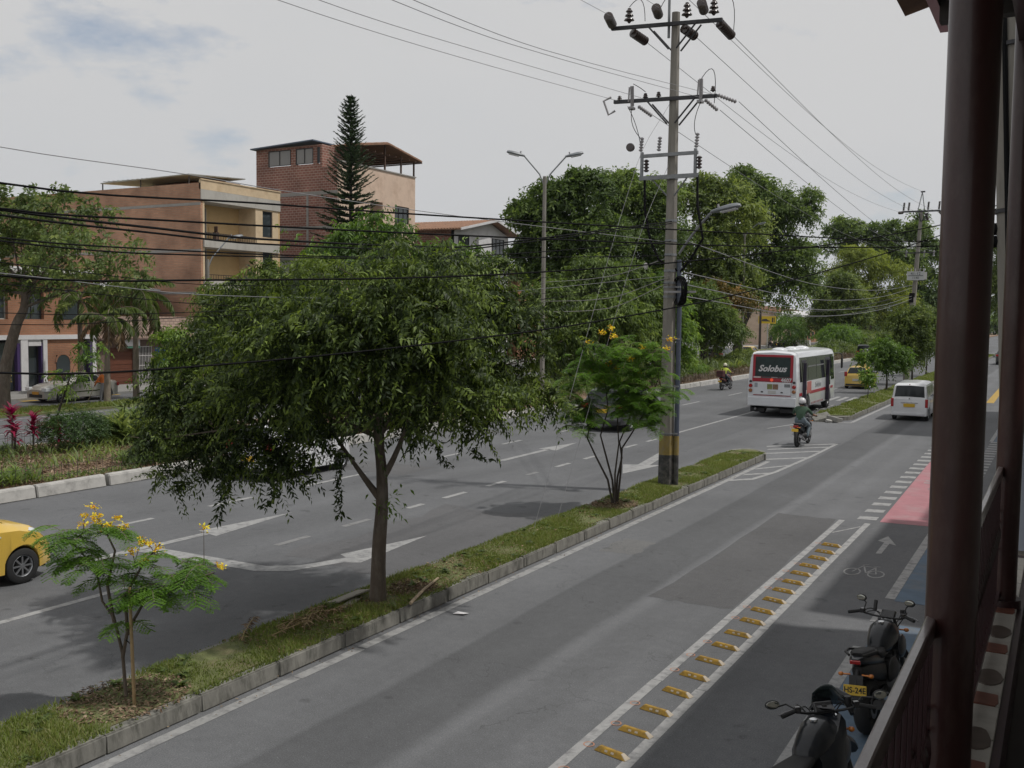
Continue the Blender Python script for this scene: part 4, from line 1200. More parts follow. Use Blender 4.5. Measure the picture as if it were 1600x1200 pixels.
lush = [(2.6, 1.2, 5.0, 1.25), (3.0, 1.6, 3.4, 1.2), (2.2, .9, 6.6, 1.0), (3.2, 1.7, 1.9, 1.0)]
tree('street_tree', 'fresh green young tree right against the left side of the tall utility pole', 'tree', (-25.2, 60.5, .2), [(2.6, 1.4, -.1), (2.7, 1.3, 2), (2.6, 1.2, 4)], .12,
     lush, 800, lf_light, bark_d, (.36, .09), 9, .8, 38, shell=.5, droop=.3, hang=.7, tbase=.5)
BG = dict(group='tall trees behind the planted strip')
T7a = [(-0.1, -0.1, 11.8, 1.54), (1.5, 0.8, 12.9, 1.87), (3.5, 2.0, 13.4, 1.87), (1.1, 0.6, 10.2, 2.24), (3.6, 2.0, 10.2, 2.57), (-0.4, -0.2, 8.8, 1.21), (0.8, 0.4, 7.4, 1.77), (2.8, 1.6, 7.4, 2.1), (-0.9, -0.5, 12.0, 0.65), (2.9, 1.6, 14.5, 0.84), (4.4, 2.5, 7.9, 1.87)]
T7b = [(-0.6, -0.3, 14.9, 2.28), (1.3, 0.7, 13.9, 2.6), (2.3, 1.3, 11.2, 2.98), (-0.0, -0.0, 10.7, 2.98), (2.7, 1.5, 15.0, 1.73), (-1.5, -0.8, 12.8, 2.06), (1.0, 0.5, 8.0, 2.44), (0.4, 0.2, 16.2, 0.87), (2.4, 1.3, 7.5, 2.17)]
T7c = [(-2.3, -1.3, 15.1, 2.55), (0.3, 0.2, 16.0, 2.19), (1.4, 0.8, 13.4, 3.04), (-1.7, -1.0, 11.5, 3.34), (-0.1, -0.0, 8.5, 3.04), (-3.3, -1.9, 13.3, 2.31), (-1.6, -0.9, 7.3, 2.43), (-1.3, -0.7, 17.2, 1.09), (-4.1, -2.3, 9.1, 2.13), (1.5, 0.8, 8.0, 2.43)]
T7d = [(0.1, 0.1, 18.6, 2.53), (2.0, 1.1, 16.9, 3.17), (4.8, 2.7, 15.9, 2.25), (5.9, 3.3, 18.0, 1.13), (1.5, 0.8, 12.8, 3.66), (4.3, 2.4, 11.4, 2.82), (0.4, 0.2, 8.6, 2.96), (3.5, 1.9, 7.9, 2.82), (5.6, 3.1, 8.6, 1.83), (-0.5, -0.3, 20.3, 1.13), (6.6, 3.6, 17.7, 0.56)]
kw = dict(shell=.5, droop=.15, hang=.35, gaps=2.4)
tree('tall_tree', 'leftmost of the tall dense trees, behind the double headed street lamp', 'tree', (-34, 64, .1), [(1.5, 1, -.1), (1.6, 1, 3), (1.8, 1, 6), (2, 1.1, 8.5)], .34, T7a, 3800, lf_far, bark_d, (.40, .17), 9, .95, 41, tbase=.42, **kw, **BG)
tree('tall_tree', 'tall dense tree rising straight behind the tall utility pole', 'tree', (-33, 78, .1), [(.5, .4, -.1), (.6, .4, 4), (.8, .5, 7), (1, .6, 9.5)], .38, T7b, 3800, lf_far, bark_d, (.38, .16), 9, 1.1, 43, tbase=.46, **kw, **BG)
tree('tall_tree', 'tall lighter green tree right of the tall utility pole, above the rider in yellow', 'tree', (-29, 92, .1), [(-1, -.6, -.1), (-1, -.6, 4), (-1.2, -.7, 7), (-1, -.6, 10)], .4, T7c, 4200, lf_mid, bark_d, (.42, .18), 9, 1.2, 45, tbase=.55, **kw, **BG)
tree('tall_tree', 'tallest tree of the row, its trunk standing behind the white bus', 'tree', (-31, 108, .1), [(-.6, -.3, -.1), (-.3, -.2, 3), (.8, .4, 6), (2, 1, 9)], .5, T7d, 4200, lf_far, bark_d, (.46, .2), 9, 1.3, 47, tbase=.47, **kw, **BG)
T7e = [(-0.8, -0.5, 4.8, 1.82), (0.6, 0.4, 4.2, 1.93), (-1.8, -1.0, 3.1, 1.59), (1.7, 0.9, 3.1, 1.59), (0.2, 0.1, 2.4, 1.2), (-1.4, -0.8, 6.2, 1.25)]
tree('street_tree', 'small rounded tree with forked trunk behind the rider in the yellow jacket', 'tree', (-27.7, 85.5, .2), [(0, 0, -.1), (.3, .2, 1.0), (.7, .4, 2.2), (.2, .2, 3.6)], .22, T7e, 1500, lf_olive, bark_l, (.36, .12), 9, .9, 49, shell=.5, gaps=1.8, droop=.3, hang=.5, tbase=.45)
blo = [(.2, .1, 6.8, 1.5), (1.2, .7, 6.2, 1.5), (2.4, 1.4, 6.0, 1.2)]
tree('blossoming_tree', 'tree with rusty orange blossom above the small rounded tree', 'tree', (-28, 88, .1), [(0, 0, -.1), (.2, .1, 3), (.7, .4, 6)], .16, blo, 420, leaf_mat('leaf_rusty', (.06, .07, .015), (.14, .11, .025), (.34, .19, .04)), bark_d, (.36, .14), 8, .9, 51, tbase=.5)
T8_L = [(-2.5, -1.4, 11.8, 2.7), (1.0, 0.6, 13.9, 3.53), (4.7, 2.6, 11.9, 3.32), (0.3, 0.1, 8.7, 3.94), (4.4, 2.4, 7.3, 3.53), (-2.4, -1.3, 7.2, 2.7), (6.6, 3.7, 8.3, 2.07), (2.2, 1.2, 5.2, 2.7), (-0.8, -0.5, 15.4, 1.87)]
BT = tree('bamboo_clump', 'pale yellow green bamboo clump with bunched stems', 'bamboo', (-30, 168, .1), [(0, 0, -.1), (.1, .1, 3), (.6, .3, 6)], .35, T8_L, 2600, lf_bamb, bark_d, (.62, .15), 9, 1.7, 53, shell=.4, gaps=3, droop=.1, hang=.8, tbase=.5)
for k in range(14):
    a = rnd.uniform(-1, 1); q = rnd.uniform(-.8, .8)
    mb = MB(); mb.tube(bez((a * 1.2, q, -.1), (a * 1.6, q * 1.2, 4), (a * 4.5, q * 3, 9 + rnd.uniform(0, 3)), 6), [.16, .15, .14, .12, .1, .08, .05], 6)
    mb.build('stem', bark_d, BT, smooth=60)
T9_L = [(-15.8, -8.8, 21.4, 1.72), (-12.6, -7.0, 21.9, 2.57), (-8.3, -4.6, 21.5, 2.21), (-5.7, -3.2, 22.7, 1.35), (-4.0, -2.2, 20.3, 2.45), (-11.4, -6.4, 18.6, 3.19), (-1.7, -1.0, 21.6, 2.45), (-5.0, -2.8, 17.5, 3.19), (-16.8, -9.3, 18.6, 2.21), (-6.7, -3.7, 19.3, 2.45), (-14.8, -8.2, 23.4, 1.1), (-1.5, -0.8, 24.2, 1.47)]
T9b = [(0.8, 0.5, 18.5, 2.21), (-2.8, -1.6, 15.7, 3.68), (0.3, 0.2, 12.1, 3.19), (1.5, 0.9, 6.7, 2.94), (2.7, 1.5, 17.0, 1.96), (-0.4, -0.2, 8.5, 3.43), (-1.7, -1.0, 21.6, 2.0), (-3, -2, 9, 3.4), (-3, -2, 5, 3)]
tree('tall_tree', 'dark tree crowns showing above the pale bamboo', 'tree', (-24, 205, .1), [(-9, -5, -.1), (-9, -5, 8), (-9, -5, 15)], .5, T9_L, 2000, lf_far, bark_d, (.75, .32), 8, 1.7, 55, tbase=.5, **kw, **BG)
tree('tall_tree', 'dark tree standing behind the far utility pole', 'tree', (-24, 204, .1), [(0, 0, -.1), (0, 0, 8), (0, 0, 14)], .5, T9b, 2000, lf_far, bark_d, (.75, .32), 8, 1.7, 57, tbase=.5, **kw, **BG)
T7g = [(0, 0, 6.5, 2.6), (2.2, 1.2, 8.0, 2.6), (-2.2, -1.2, 8.2, 2.4), (3.6, 2, 5.2, 2.2), (-1, -.5, 4.2, 2.0), (1.5, .8, 10.2, 2.2)]
tree('tall_tree', 'lower bushy tree filling the view between the bus and the pale bamboo', 'tree', (-30.8, 152, .1), [(0, 0, -.1), (.2, .1, 2), (.5, .3, 5)], .3, T7g, 2400, lf_mid, bark_d, (.46, .2), 9, 1.2, 48, tbase=.5, **kw, **BG)
tree('tall_tree', 'spreading tree behind the yellow flowered shrub, filling under the tall crowns', 'tree', (-36, 80, .1), [(0, 0, -.1), (.2, .1, 2), (.4, .2, 4)], .3, [(0, 0, 5, 2.6), (3, 1.6, 5.6, 2.4), (-2.6, -1.4, 5.4, 2.4), (5.4, 3, 5, 2.2), (7.5, 4.2, 6, 2.2)], 2200, lf_far, bark_d, (.40, .17), 9, 1.1, 50, tbase=.5, **kw, **BG)
# a wood along the end of the avenue closes the view
wood = [(-60 + 9 * i + rnd.uniform(-3, 3), rnd.uniform(-6, 6), rnd.uniform(3, 9), rnd.uniform(4, 7)) for i in range(12)] + [(-60 + 9 * i, rnd.uniform(-6, 6), 2.5, 4) for i in range(12)]
W_ = thing('far_wood', 'hazy far off wood closing the view along the avenue', 'wood', (-22, 420, 0)); W_['kind'] = 'stuff'
crown(W_, lf_far, wood, 2600, (1.3, .6), 7, 2.5, seed=59, shell=.4, tbase=.5)
shr = [(-47 + rnd.uniform(-2, 2) , 100 + i * 9 + rnd.uniform(-2, 2), rnd.uniform(1.5, 4.0), rnd.uniform(1.8, 3.2)) for i in range(12)]
for i, (x, y, z, r_) in enumerate(shr):
    pass
MD = dict(group='young trees on the far median')
M2_L = [(-0.7, -0.4, 1.9, 0.79), (0.5, 0.3, 2.1, 0.95), (0.1, 0.0, 1.6, 0.79), (-0.2, -0.1, 2.6, 0.87), (0.8, 0.5, 1.6, 0.6), (-.9, -.5, 2.6, .7), (-1.2, -.7, 2.0, .6)]
M3_L = [(-0.9, -0.5, 3.5, 1.18), (0.3, 0.2, 3.7, 1.18), (1.0, 0.6, 2.6, 1.0), (-0.4, -0.2, 2.4, 1.1), (0.4, 0.2, 4.7, 0.99), (0.2, 0.1, 1.7, 0.8), (-0.6, -0.3, 4.4, 0.9), (-1.3, -.7, 2.6, 1.0)]
M4_L = [(0.1, 0.0, 2.3, 0.95), (-0.4, -0.2, 3.1, 1.05), (0.5, 0.3, 3.8, 1.05), (0.3, 0.2, 2.9, 0.95), (.3, .1, 4.8, .8)]
tree('median_tree', 'small rounded tree on the far median nearest the white van', 'tree', (-9.6, 65, .2), [(0, 0, -.1), (.02, 0, .7), (-.1, 0, 1.5)], .07, M2_L, 800, lf_light, bark_d, (.22, .09), 9, .5, 61, shell=.45, tbase=.35, gaps=.9, **MD)
tree('median_tree', 'bushy tree on the far median with its stem beside the far utility pole', 'tree', (-9.6, 75, .2), [(.2, .1, -.1), (.2, 0, 1.0), (0, 0, 2.6)], .08, M3_L, 1300, lf_mid, bark_d, (.24, .10), 9, .6, 63, shell=.45, tbase=.5, gaps=1.1, **MD)
tree('median_tree', 'slim tree with forked stem farthest along the far median', 'tree', (-9.95, 88, .2), [(0, 0, -.1), (.03, 0, .9), (0, 0, 2.4)], .07, M4_L, 700, lf_mid, bark_d, (.26, .10), 9, .6, 65, shell=.45, tbase=.5, **MD)
sap_l = [(0, 0, 1.25, .28), (.05, .1, 1.0, .24), (-.1, 0, 1.45, .22)]
tree('sapling', 'little sapling with bright drooping leaves at the near end of the far median', 'sapling', (-9.45, 57.5, .2), [(0, 0, -.1), (.02, 0, .6), (0, 0, 1.3)], .022, sap_l, 60, lf_light, bark_d, (.30, .07), 8, .4, 67, tbase=.5, hang=.6)
F1_L = [(-1.0, -0.6, 11.3, 1.6), (-0.5, -0.3, 8.9, 1.8), (-1.2, -0.7, 6.5, 1.6), (-0.4, -0.2, 12.9, 1.6), (-1.0, -0.6, 14.5, 1.3), (-1.7, -0.9, 9.7, 1.6), (1, .5, 10, 2), (1, .5, 6.5, 2)]
tree('tall_tree', 'tall tree seen in the gap right of the brown column', 'tree', (-6.6, 146, 0), [(0, 0, -.1), (0, 0, 3), (-.3, 0, 7)], .3, F1_L, 1500, lf_mid, bark_d, (.5, .2), 8, 1.1, 69, tbase=.5)
K1_L = [(0.1, 0.1, 1.7, 0.29), (0.8, 0.4, 2.7, 0.37), (-0.1, -0.1, 2.2, 0.25), (0.5, 0.3, 2.1, 0.29), (1.1, 0.6, 3.1, 0.25), (0.6, 0.3, 3.1, 0.21)]
tree('young_tree', 'thin dark stemmed young tree leaning beside the round hedge and the red plants', 'tree', (-28.2, 20.9, .2), [(-.3, -.2, -.1), (-.15, -.1, .7), (.05, 0, 1.4), (.3, .1, 2.1)], .05, K1_L, 85, lf_light, bark_d, (.17, .05), 8, .35, 71, tbase=.5, shell=.3, twig=.4)
K2_L = [(0, 0, 3.0, 0.88), (.7, .4, 2.1, 0.88), (-.6, -.3, 0.8, 0.7), (-1.1, -.6, 1.1, 0.6), (.4, .3, 0.8, 0.7), (-.2, 0, 1.9, 0.88)]
tree('young_tree', 'bright lime green young tree in front of the blue window of the low stone house', 'tree', (-39.3, 35.6, .1), [(0, 0, -.1), (0, 0, 1), (.1, 0, 2)], .07, K2_L, 520, lf_light, bark_d, (.30, .11), 8, .6, 73, tbase=.75, shell=.4, gaps=.8)

# Norfolk pine rising in front of the brick blocks
NP_ = thing('norfolk_pine', 'tall pointed dark Norfolk pine in front of the peach block', 'tree', (-46, 58.3, 0))
mb = MB(); mb.tube([(0, 0, -.1), (0, 0, 10), (.05, 0, 20.4)], [.22, .15, .02], 8); mb.build('trunk', bark_d, NP_, smooth=60)
g = np.random.default_rng(77)
PP = []; DD = []; NN = []; LL = []
z = 7.0
mbr = MB()
while z < 20.1:
    L_ = float(np.interp(z, [7, 11.5, 13.4, 15.8, 18.1, 19.6, 20.4], [2.9, 2.3, 1.85, 1.3, .95, .5, .12])) * (.9 + .2 * g.random())
    nb = 8 if z < 13 else 7
    a0 = g.random() * 6.28
    for k in range(nb):
        a = a0 + 6.283 * k / nb + g.normal() * .12
        up = .28 if z > 13 else .05
        ln = L_ * (.8 + .35 * g.random())
        pts = [np.array([math.cos(a) * ln * t, math.sin(a) * ln * t, z + ln * (up * t + (.28 if z > 13 else .16) * t * t)]) for t in np.linspace(0, 1, 6)]
        mbr.tube(pts, [.03, .026, .02, .016, .012, .006], 4)
        n_ = int(19 * ln) + 8
        for t in np.linspace(.12, 1, n_):
            p = np.array([math.cos(a) * ln * t, math.sin(a) * ln * t, z + ln * (up * t + (.28 if z > 13 else .16) * t * t)])
            for s in (-1, 1):
                d = np.array([math.cos(a) * .75 - s * math.sin(a) * .6, math.sin(a) * .75 + s * math.cos(a) * .6, .30 + g.normal() * .15])
                PP.append(p); DD.append(d + g.normal(size=3) * .12); NN.append(np.array([0, 0, 1.]) + g.normal(size=3) * .4); LL.append((.36 if z < 13 else .27) * (.7 + .5 * g.random()) * (1.15 - .5 * t))
    z += .30 if z > 13 else .46
o = mbr.build('branches', bark_d, NP_); o['kind'] = 'stuff'
PP, DD, NN, LL = map(np.array, (PP, DD, NN, LL))
V, F, kk = leaf_arrays(PP, DD, NN, LL, LL * .34, False, curl=-.15)
o = link('crown', np_mesh('crown', V, F, lf_pine, np.repeat(.5 + g.normal(size=len(PP)) * .25, kk)), NP_); o['kind'] = 'stuff'

# palms on the verge
def palm(base, h, nf, ln, label, seed, dead=0, lean=(0, 0)):
    T = thing('palm_tree', label, 'palm', base)
    mb = MB(); mb.tube([(0, 0, -.1), (lean[0] * .4, lean[1] * .4, h * .5), (lean[0], lean[1], h)], [.17, .13, .11], 10); mb.build('trunk', bark_l if dead else bark, T, smooth=60)
    g = np.random.default_rng(seed)
    for i in range(nf):
        a = 6.283 * i / nf * 2.4 + g.normal() * .2
        el = R(75) - (i / nf) * R(95)
        L_ = ln * (.85 + .3 * g.random())
        P = []; p = np.array([lean[0], lean[1], h]); e = el
        for s in range(12):
            P.append(p.copy()); st = L_ / 11
            p = p + np.array([math.cos(a) * math.cos(e), math.sin(a) * math.cos(e), math.sin(e)]) * st
            e -= R(9) + R(4) * g.random()
        P = np.array(P)
        mb = MB(); mb.tube(P, [.03 * (1 - .85 * s / 11) for s in range(12)], 5); fr = mb.build('frond', bark_g if i < nf - dead else bark_l, T)
        m = 64
        t = np.linspace(.12, 1, m) * 10.99
        i0 = np.minimum(t.astype(int), 10); f = (t - i0)[:, None]
        q = P[i0] * (1 - f) + P[i0 + 1] * f
        tg = nrm(P[i0 + 1] - P[i0])
        sd = nrm(np.cross(tg, [0.02, 0.01, 1.]))
        ss = np.where(np.arange(m) % 2, 1, -1)[:, None]
        D = nrm(tg * .6 + sd * ss * .8 + [0, 0, -.35] + g.normal(size=(m, 3)) * .1)
        ll = .62 * np.sin(np.linspace(.5, 2.9, m)) * (ln / 2.4) * (.85 + .3 * g.random(m)) + .08
        V, F, kk = leaf_arrays(q, D, nrm(np.cross(sd * ss, tg) * ss + [0, 0, .5]), ll, np.full(m, .05), False, curl=.35)
        o = link('leaflets', np_mesh('leaflets', V, F, lf_dead if i >= nf - dead else lf_mid, np.repeat(.45 + g.normal(size=m) * .15, kk)), fr); o['kind'] = 'stuff'
    return T
palm((-40.2, 32.3, .1), 3.9, 13, 1.9, 'grey trunked palm on the verge, right beside the street sweeper', 81, dead=4, lean=(.06, .03))
palm((-41.6, 35.2, .1), 5.2, 15, 2.5, 'palm with arching fronds in front of the low stone house', 83, dead=1)
palm((-46.0, 35.3, .1), 4.9, 11, 2.3, 'palm behind the parked silver car, before the shop house', 85)

# feathery flowering shrubs
def feather(T, mat, ends, n, ln, seed, nf=9):
    g = np.random.default_rng(seed)
    Pl = []; Dl = []; Nl = []; Ll = []; Tl = []
    mbr = MB()
    for i in range(n):
        e = ends[g.integers(len(ends))]
        p0 = np.array(e[:3]) + g.normal(size=3) * np.array([.05, .05, .06]) * e[3]
        a = g.random() * 6.283
        d = np.array([math.cos(a), math.sin(a), .25 + g.random() * .6]); d /= np.linalg.norm(d)
        L_ = ln * (.7 + .5 * g.random())
        ax = []
        p = p0.copy()
        for s in range(nf + 2):
            ax.append(p.copy()); p = p + d * L_ / (nf + 1); d = d + np.array([0, 0, -.16]); d /= np.linalg.norm(d)
        mbr.tube(ax, [.004] * (len(ax) - 1) + [.002], 4)
        st = g.normal() * .16
        sd = np.cross(d, [0, 0, 1.]); sd /= np.linalg.norm(sd) + 1e-6
        for s in range(2, nf + 2):
            tg = ax[s] - ax[s - 1]; tg /= np.linalg.norm(tg)
            pl = L_ * .42 * math.sin(.6 + 2.2 * s / (nf + 2))
            for sg in (-1, 1):
                pd = tg * .45 + sd * sg + np.array([0, 0, -.18 + g.normal() * .1]); pd /= np.linalg.norm(pd)
                m = 8
                cr = np.cross(pd, [0, 0, 1.]); cr /= np.linalg.norm(cr)
                for j in range(m):
                    q = ax[s] + pd * pl * (j + .6) / m + np.array([0, 0, -.12 * pl * (j / m) ** 2])
                    for s2 in (-1, 1):
                        Pl.append(q); Dl.append(pd * .35 + cr * s2 + [0, 0, -.05]); Nl.append((g.normal() * .25, g.normal() * .25, 1.)); Ll.append(.034 * ln / .36 * (.8 + .3 * g.random())); Tl.append(.5 + st + g.normal() * .07)
    o = mbr.build('leaf_stalks', lf_frond if False else bark_g, T); o['kind'] = 'stuff'
    P, D, N, Lf, Tn = map(np.array, (Pl, Dl, Nl, Ll, Tl))
    V, F, kk = leaf_arrays(P, D, N, Lf, Lf * .48, False, fold=.05, curl=.05)
    o = link('foliage', np_mesh('foliage', V, F, mat, np.repeat(Tn, kk)), T); o['kind'] = 'stuff'

petal = None
def blossom(T, pts, r, seed):
    g = np.random.default_rng(seed)
    for c in pts:
        n = 34
        c = np.array(c)
        P = c + g.normal(size=(n, 3)) * r * np.array([.42, .42, .28])
        D = nrm(g.normal(size=(n, 3)) * [1, 1, .7] + [0, 0, .5])
        V, F, kk = leaf_arrays(P, D, nrm(g.normal(size=(n, 3)) * .6 + [0, 0, 1]), np.full(n, r * .55) * (.7 + .5 * g.random(n)), np.full(n, r * .36), True)
        link('blossom', np_mesh('blossom', V, F, lf_gold, np.repeat(g.random(n), kk)), T)

def shrub(base, stems, ends, flowers, nfr, ln, label, seed, r0, fr):
    T = thing('flowering_shrub', label, 'shrub', base)
    for st in stems:
        n = len(st)
        MB().tube([Vector(p) + (Vector((0, 0, -.05)) if i == 0 else Vector()) for i, p in enumerate(st)], [r0 * (1 - .6 * i / (n - 1)) for i in range(n)], 8).build('stem', bark_d if r0 > .02 else bark, T, smooth=60)
    mb = MB()
    for e in ends:
        s = min((p for st in stems for p in st[1:]), key=lambda p: math.dist(p, e[:3]))
        mb.tube(bez(s, Vector(s).lerp(Vector(e[:3]), .5) + Vector((0, 0, -.05)), e[:3], 4), [r0 * .4, r0 * .33, r0 * .27, r0 * .2, r0 * .12], 5)
    for f in flowers:
        e = min(ends, key=lambda p: math.dist(p[:3], f))
        mb.tube(bez(e[:3], Vector(e[:3]).lerp(Vector(f), .5) + Vector((0, 0, .03)), f, 3), [.006, .005, .004, .003], 4)
    o = mb.build('twigs', bark, T); o['kind'] = 'stuff'
    feather(T, lf_frond, ends, nfr, ln, seed)
    blossom(T, flowers, fr, seed)
    return T
S1A = [(0, 0, 0), (-.03, -.02, .5), (-.11, -.06, .89), (-.22, -.12, 1.07), (-.27, -.15, 1.42), (-.48, -.27, 1.7)]
S1B = [(-.03, -.02, .5), (.02, .01, .75), (.18, .1, 1.07), (.39, .22, 1.16), (.64, .35, 1.33), (.85, .47, 1.4)]
S1C = [(.02, .01, .75), (0, 0, 1.14), (.18, .1, 1.5), (.34, .19, 1.71)]
S1D = [(-.11, -.06, .89), (-.17, -.09, 1.24), (-.09, -.05, 1.63), (-.21, -.11, 1.91)]
S1F = [(-.36, -.22, 2.0), (-.08, -.02, 1.98), (.26, .1, 1.72), (-.2, -.2, 2.02), (-.29, -.16, 2.11), (-.25, -.14, 1.95), (-.15, -.08, 1.9), (.16, .09, 1.73), (.32, .18, 1.66), (.75, .42, 1.89), (.01, 0, 1.9), (.18, .1, 1.53), (.91, .51, 1.47), (-.56, -.08, 1.87), (.23, -.1, 1.68)]
E1 = [(-.5, -.28, 1.75, 1), (-.4, -.2, 1.85, 1), (-.45, -.3, 1.55, 1), (-.25, -.15, 1.5, 1), (-.2, -.1, 1.85, 1), (-.45, -.1, 1.4, 1), (.1, .05, 1.5, 1), (.3, .17, 1.55, 1), (.5, .3, 1.4, 1), (.75, .42, 1.45, 1), (.35, .1, 1.3, 1), (.15, .1, 1.15, 1), (.6, .3, 1.2, 1), (-.15, 0, 1.3, 1), (.02, 0, .85, .5)]
shrub((-8.82, 7.28, .2), [S1A, S1B, S1C, S1D], E1, S1F, 88, .38, 'small feathery shrub with yellow blossom tied to a stake, nearest on the median', 91, .020, .066)
S2 = [[(-.03, -.01, 0), (-.14, -.08, .56), (-.37, -.21, 1.06), (-.56, -.31, 1.5), (-.48, -.27, 2.15), (-.61, -.34, 2.73)], [(0, 0, 0), (-.05, -.03, .56), (-.21, -.12, 1.21), (-.3, -.17, 1.57), (-.16, -.09, 2.16), (-.24, -.13, 2.88)],
      [(.02, .01, 0), (.05, .03, .63), (.13, .07, 1.07), (.08, .04, 1.43), (.28, .16, 2.02), (.46, .26, 2.75)], [(.05, .03, 0), (.11, .06, .7), (.13, .07, 1.29), (.29, .16, 1.58), (.6, .33, 2.17), (.83, .46, 2.9)], [(.03, -.03, 0), (.02, -.05, .7), (.1, -.05, 1.4), (.05, -.1, 2.2)]]
S2F = [(-.32, -.18, 3.89), (-.13, -.07, 3.98), (-.06, -.04, 3.81), (-.56, -.31, 3.67), (-.15, -.09, 3.21), (.51, .28, 3.57), (.43, .24, 3.03), (-.53, -.29, 2.99), (-.27, -.15, 2.81), (1.04, .58, 3.76), (-.38, -.21, 2.16), (-.16, -.09, 2.2), (.26, .14, 3.32), (.01, .01, 3.1), (.95, .53, 3.55)]
q = random.Random(4)
E2 = [(q.uniform(-.9, 1.0), 0, 0, 2.2) for _ in range(34)]
E2 = [(x * .87 + q.uniform(-.3, .3), x * .48 + q.uniform(-.5, .5), q.uniform(1.75, 3.25) + (.35 if abs(x) < .5 else 0) + (.2 if x > .6 else 0), 2.2) for x, _, _, _ in E2]
shrub((-8.81, 20.73, .2), S2, E2, S2F, 520, .42, 'tall feathery yellow flowered shrub with many bare stems left of the tall utility pole', 93, .028, .10)
# dry bush left of the tall pole shrub, on the far side of the road
# hedges, red plants and ground cover in the planted strip
def bush(name, label, cat, base, lobes, n, mat, leaf, k, slen, seed, group=None, **kw):
    T = thing(name, label, cat, base, 0, group)
    crown(T, mat, lobes, n, leaf, k, slen, seed=seed, name='foliage', **kw)
    q = random.Random(seed)
    for i in range(4):
        lb = lobes[q.randrange(len(lobes))]
        MB().tube(bez((q.uniform(-.15, .15), q.uniform(-.15, .15), -.05), (lb[0] * .4, lb[1] * .4, lb[2] * .5), lb[:3], 4), [.03, .025, .02, .015, .01], 5).build('stem', bark_d, T)
    return T
bush('clipped_bush', 'round clipped green bush in the planted strip, left of the tall grass', 'bush', (-26.5, 20.0, .2), [(0, 0, .62, .85, 1.0, .55), (.1, -.5, .5, .6, .6, .5), (.1, .5, .55, .6, .6, .5)], 1700, leaf_mat('leaf_hedge', (.02, .045, .012), (.045, .095, .02), (.10, .17, .04), rough=.5), (.06, .03), 8, .16, 101, shell=.8, droop=-.2, hang=0, tbase=.5, tvar=.2)
bush('clipped_bush', 'smaller clipped bush half hidden behind the tall grass and the big tree', 'bush', (-27.2, 23.6, .2), [(0, 0, .55, .7, .9, .5)], 800, MATS['leaf_hedge'], (.06, .03), 8, .16, 103, shell=.8, droop=-.2, hang=0, tbase=.45, tvar=.2)
def cordyline(base, h, label, seed, n=70):
    T = thing('red_leaf_plant', label, 'plant', base, 0, 'crimson leaved plants by the hedge')
    g = np.random.default_rng(seed)
    MB().tube([(0, 0, -.05), (.02, 0, h * .5), (0, .02, h * .8)], [.03, .025, .02], 6).build('stem', bark_d, T)
    t = g.random(n)
    P = np.stack([g.normal(size=n) * .03, g.normal(size=n) * .03, h * (.5 + .45 * t)], 1)
    a = g.random(n) * 6.283
    D = np.stack([np.cos(a), np.sin(a), .1 + 1.2 * t + g.normal(size=n) * .2], 1)
    V, F, kk = leaf_arrays(P, D, np.stack([-np.cos(a) * .5, -np.sin(a) * .5, np.ones(n)], 1), .42 * (.7 + .5 * g.random(n)), np.full(n, .09), True, curl=.25)
    o = link('foliage', np_mesh('foliage', V, F, lf_red, np.repeat(.25 + .5 * g.random(n), kk)), T); o['kind'] = 'stuff'
cordyline((-26.5, 18.0, .2), 1.45, 'taller crimson leaved plant at the left edge', 111)
cordyline((-26.6, 18.75, .2), 1.15, 'second crimson leaved plant, beside the thin leaning young tree', 113)
cordyline((-26.3, 19.35, .2), .75, 'small crimson leaved plant tucked against the round bush', 115, 36)
cordyline((-26.9, 18.35, .2), .8, 'short crimson leaved plant between the two taller ones', 117, 36)
# tall grass clump and ground cover
def tufts(label, regs, n, h, mat, seed, name='ground_cover', wd=.012, cat='ground cover'):
    g = np.random.default_rng(seed)
    rr = np.array(regs, float); A = (rr[:, 1] - rr[:, 0]) * (rr[:, 3] - rr[:, 2]); idx = g.choice(len(rr), n, p=A / A.sum())
    x = rr[idx, 0] + g.random(n) * (rr[idx, 1] - rr[idx, 0]); y = rr[idx, 2] + g.random(n) * (rr[idx, 3] - rr[idx, 2])
    hh = rr[idx, 4] * h * (.5 + .8 * g.random(n)) * (1 + .35 * np.sin(x * 2.1 + y * .9) * np.sin(y * .6 + 1))
    P = np.stack([x, y, np.full(n, .2) + hh * .35 * g.random(n)], 1)
    a = g.random(n) * 6.283
    D = np.stack([np.cos(a) * .6, np.sin(a) * .6, .5 + g.random(n)], 1)
    V, F, kk = leaf_arrays(P, D, np.stack([-np.cos(a), -np.sin(a), np.full(n, .8)], 1), hh, np.maximum(hh * .13, wd), True, curl=.3)
    o = link(name, np_mesh(name, V, F, mat, np.repeat(.45 + .2 * np.sin(x + y * .7) + g.normal(size=n) * .2, kk)))
    return tag(o, label, cat, kind='stuff')
tufts('tall pale green grass in the planted strip beside the round bush', [(-28, -25.8, 21.6, 24.5, 1.0)], 2600, .75, lf_grey, 121, wd=.02, cat='tall grass', name='tall_grass')
tufts('dark low plants along the near edge of the planted strip', [(-22.9, -21.8, 13.5, 15.6, .8), (-23.0, -21.9, 18.6, 24.5, 1.0), (-23.6, -22.0, 24.5, 34, 1.0), (-28.2, -27.2, 15, 19, .6), (-22.3, -21.7, 15.6, 18.6, .35)], 9000, .42, lf_far, 123, wd=.03, cat='plants')
tufts('scattered low green plants growing through the mulch of the planted strip', [(-27.5, -23.2, 13.5, 24.5, .8)], 2600, .38, lf_mid, 124, wd=.03, cat='plants')
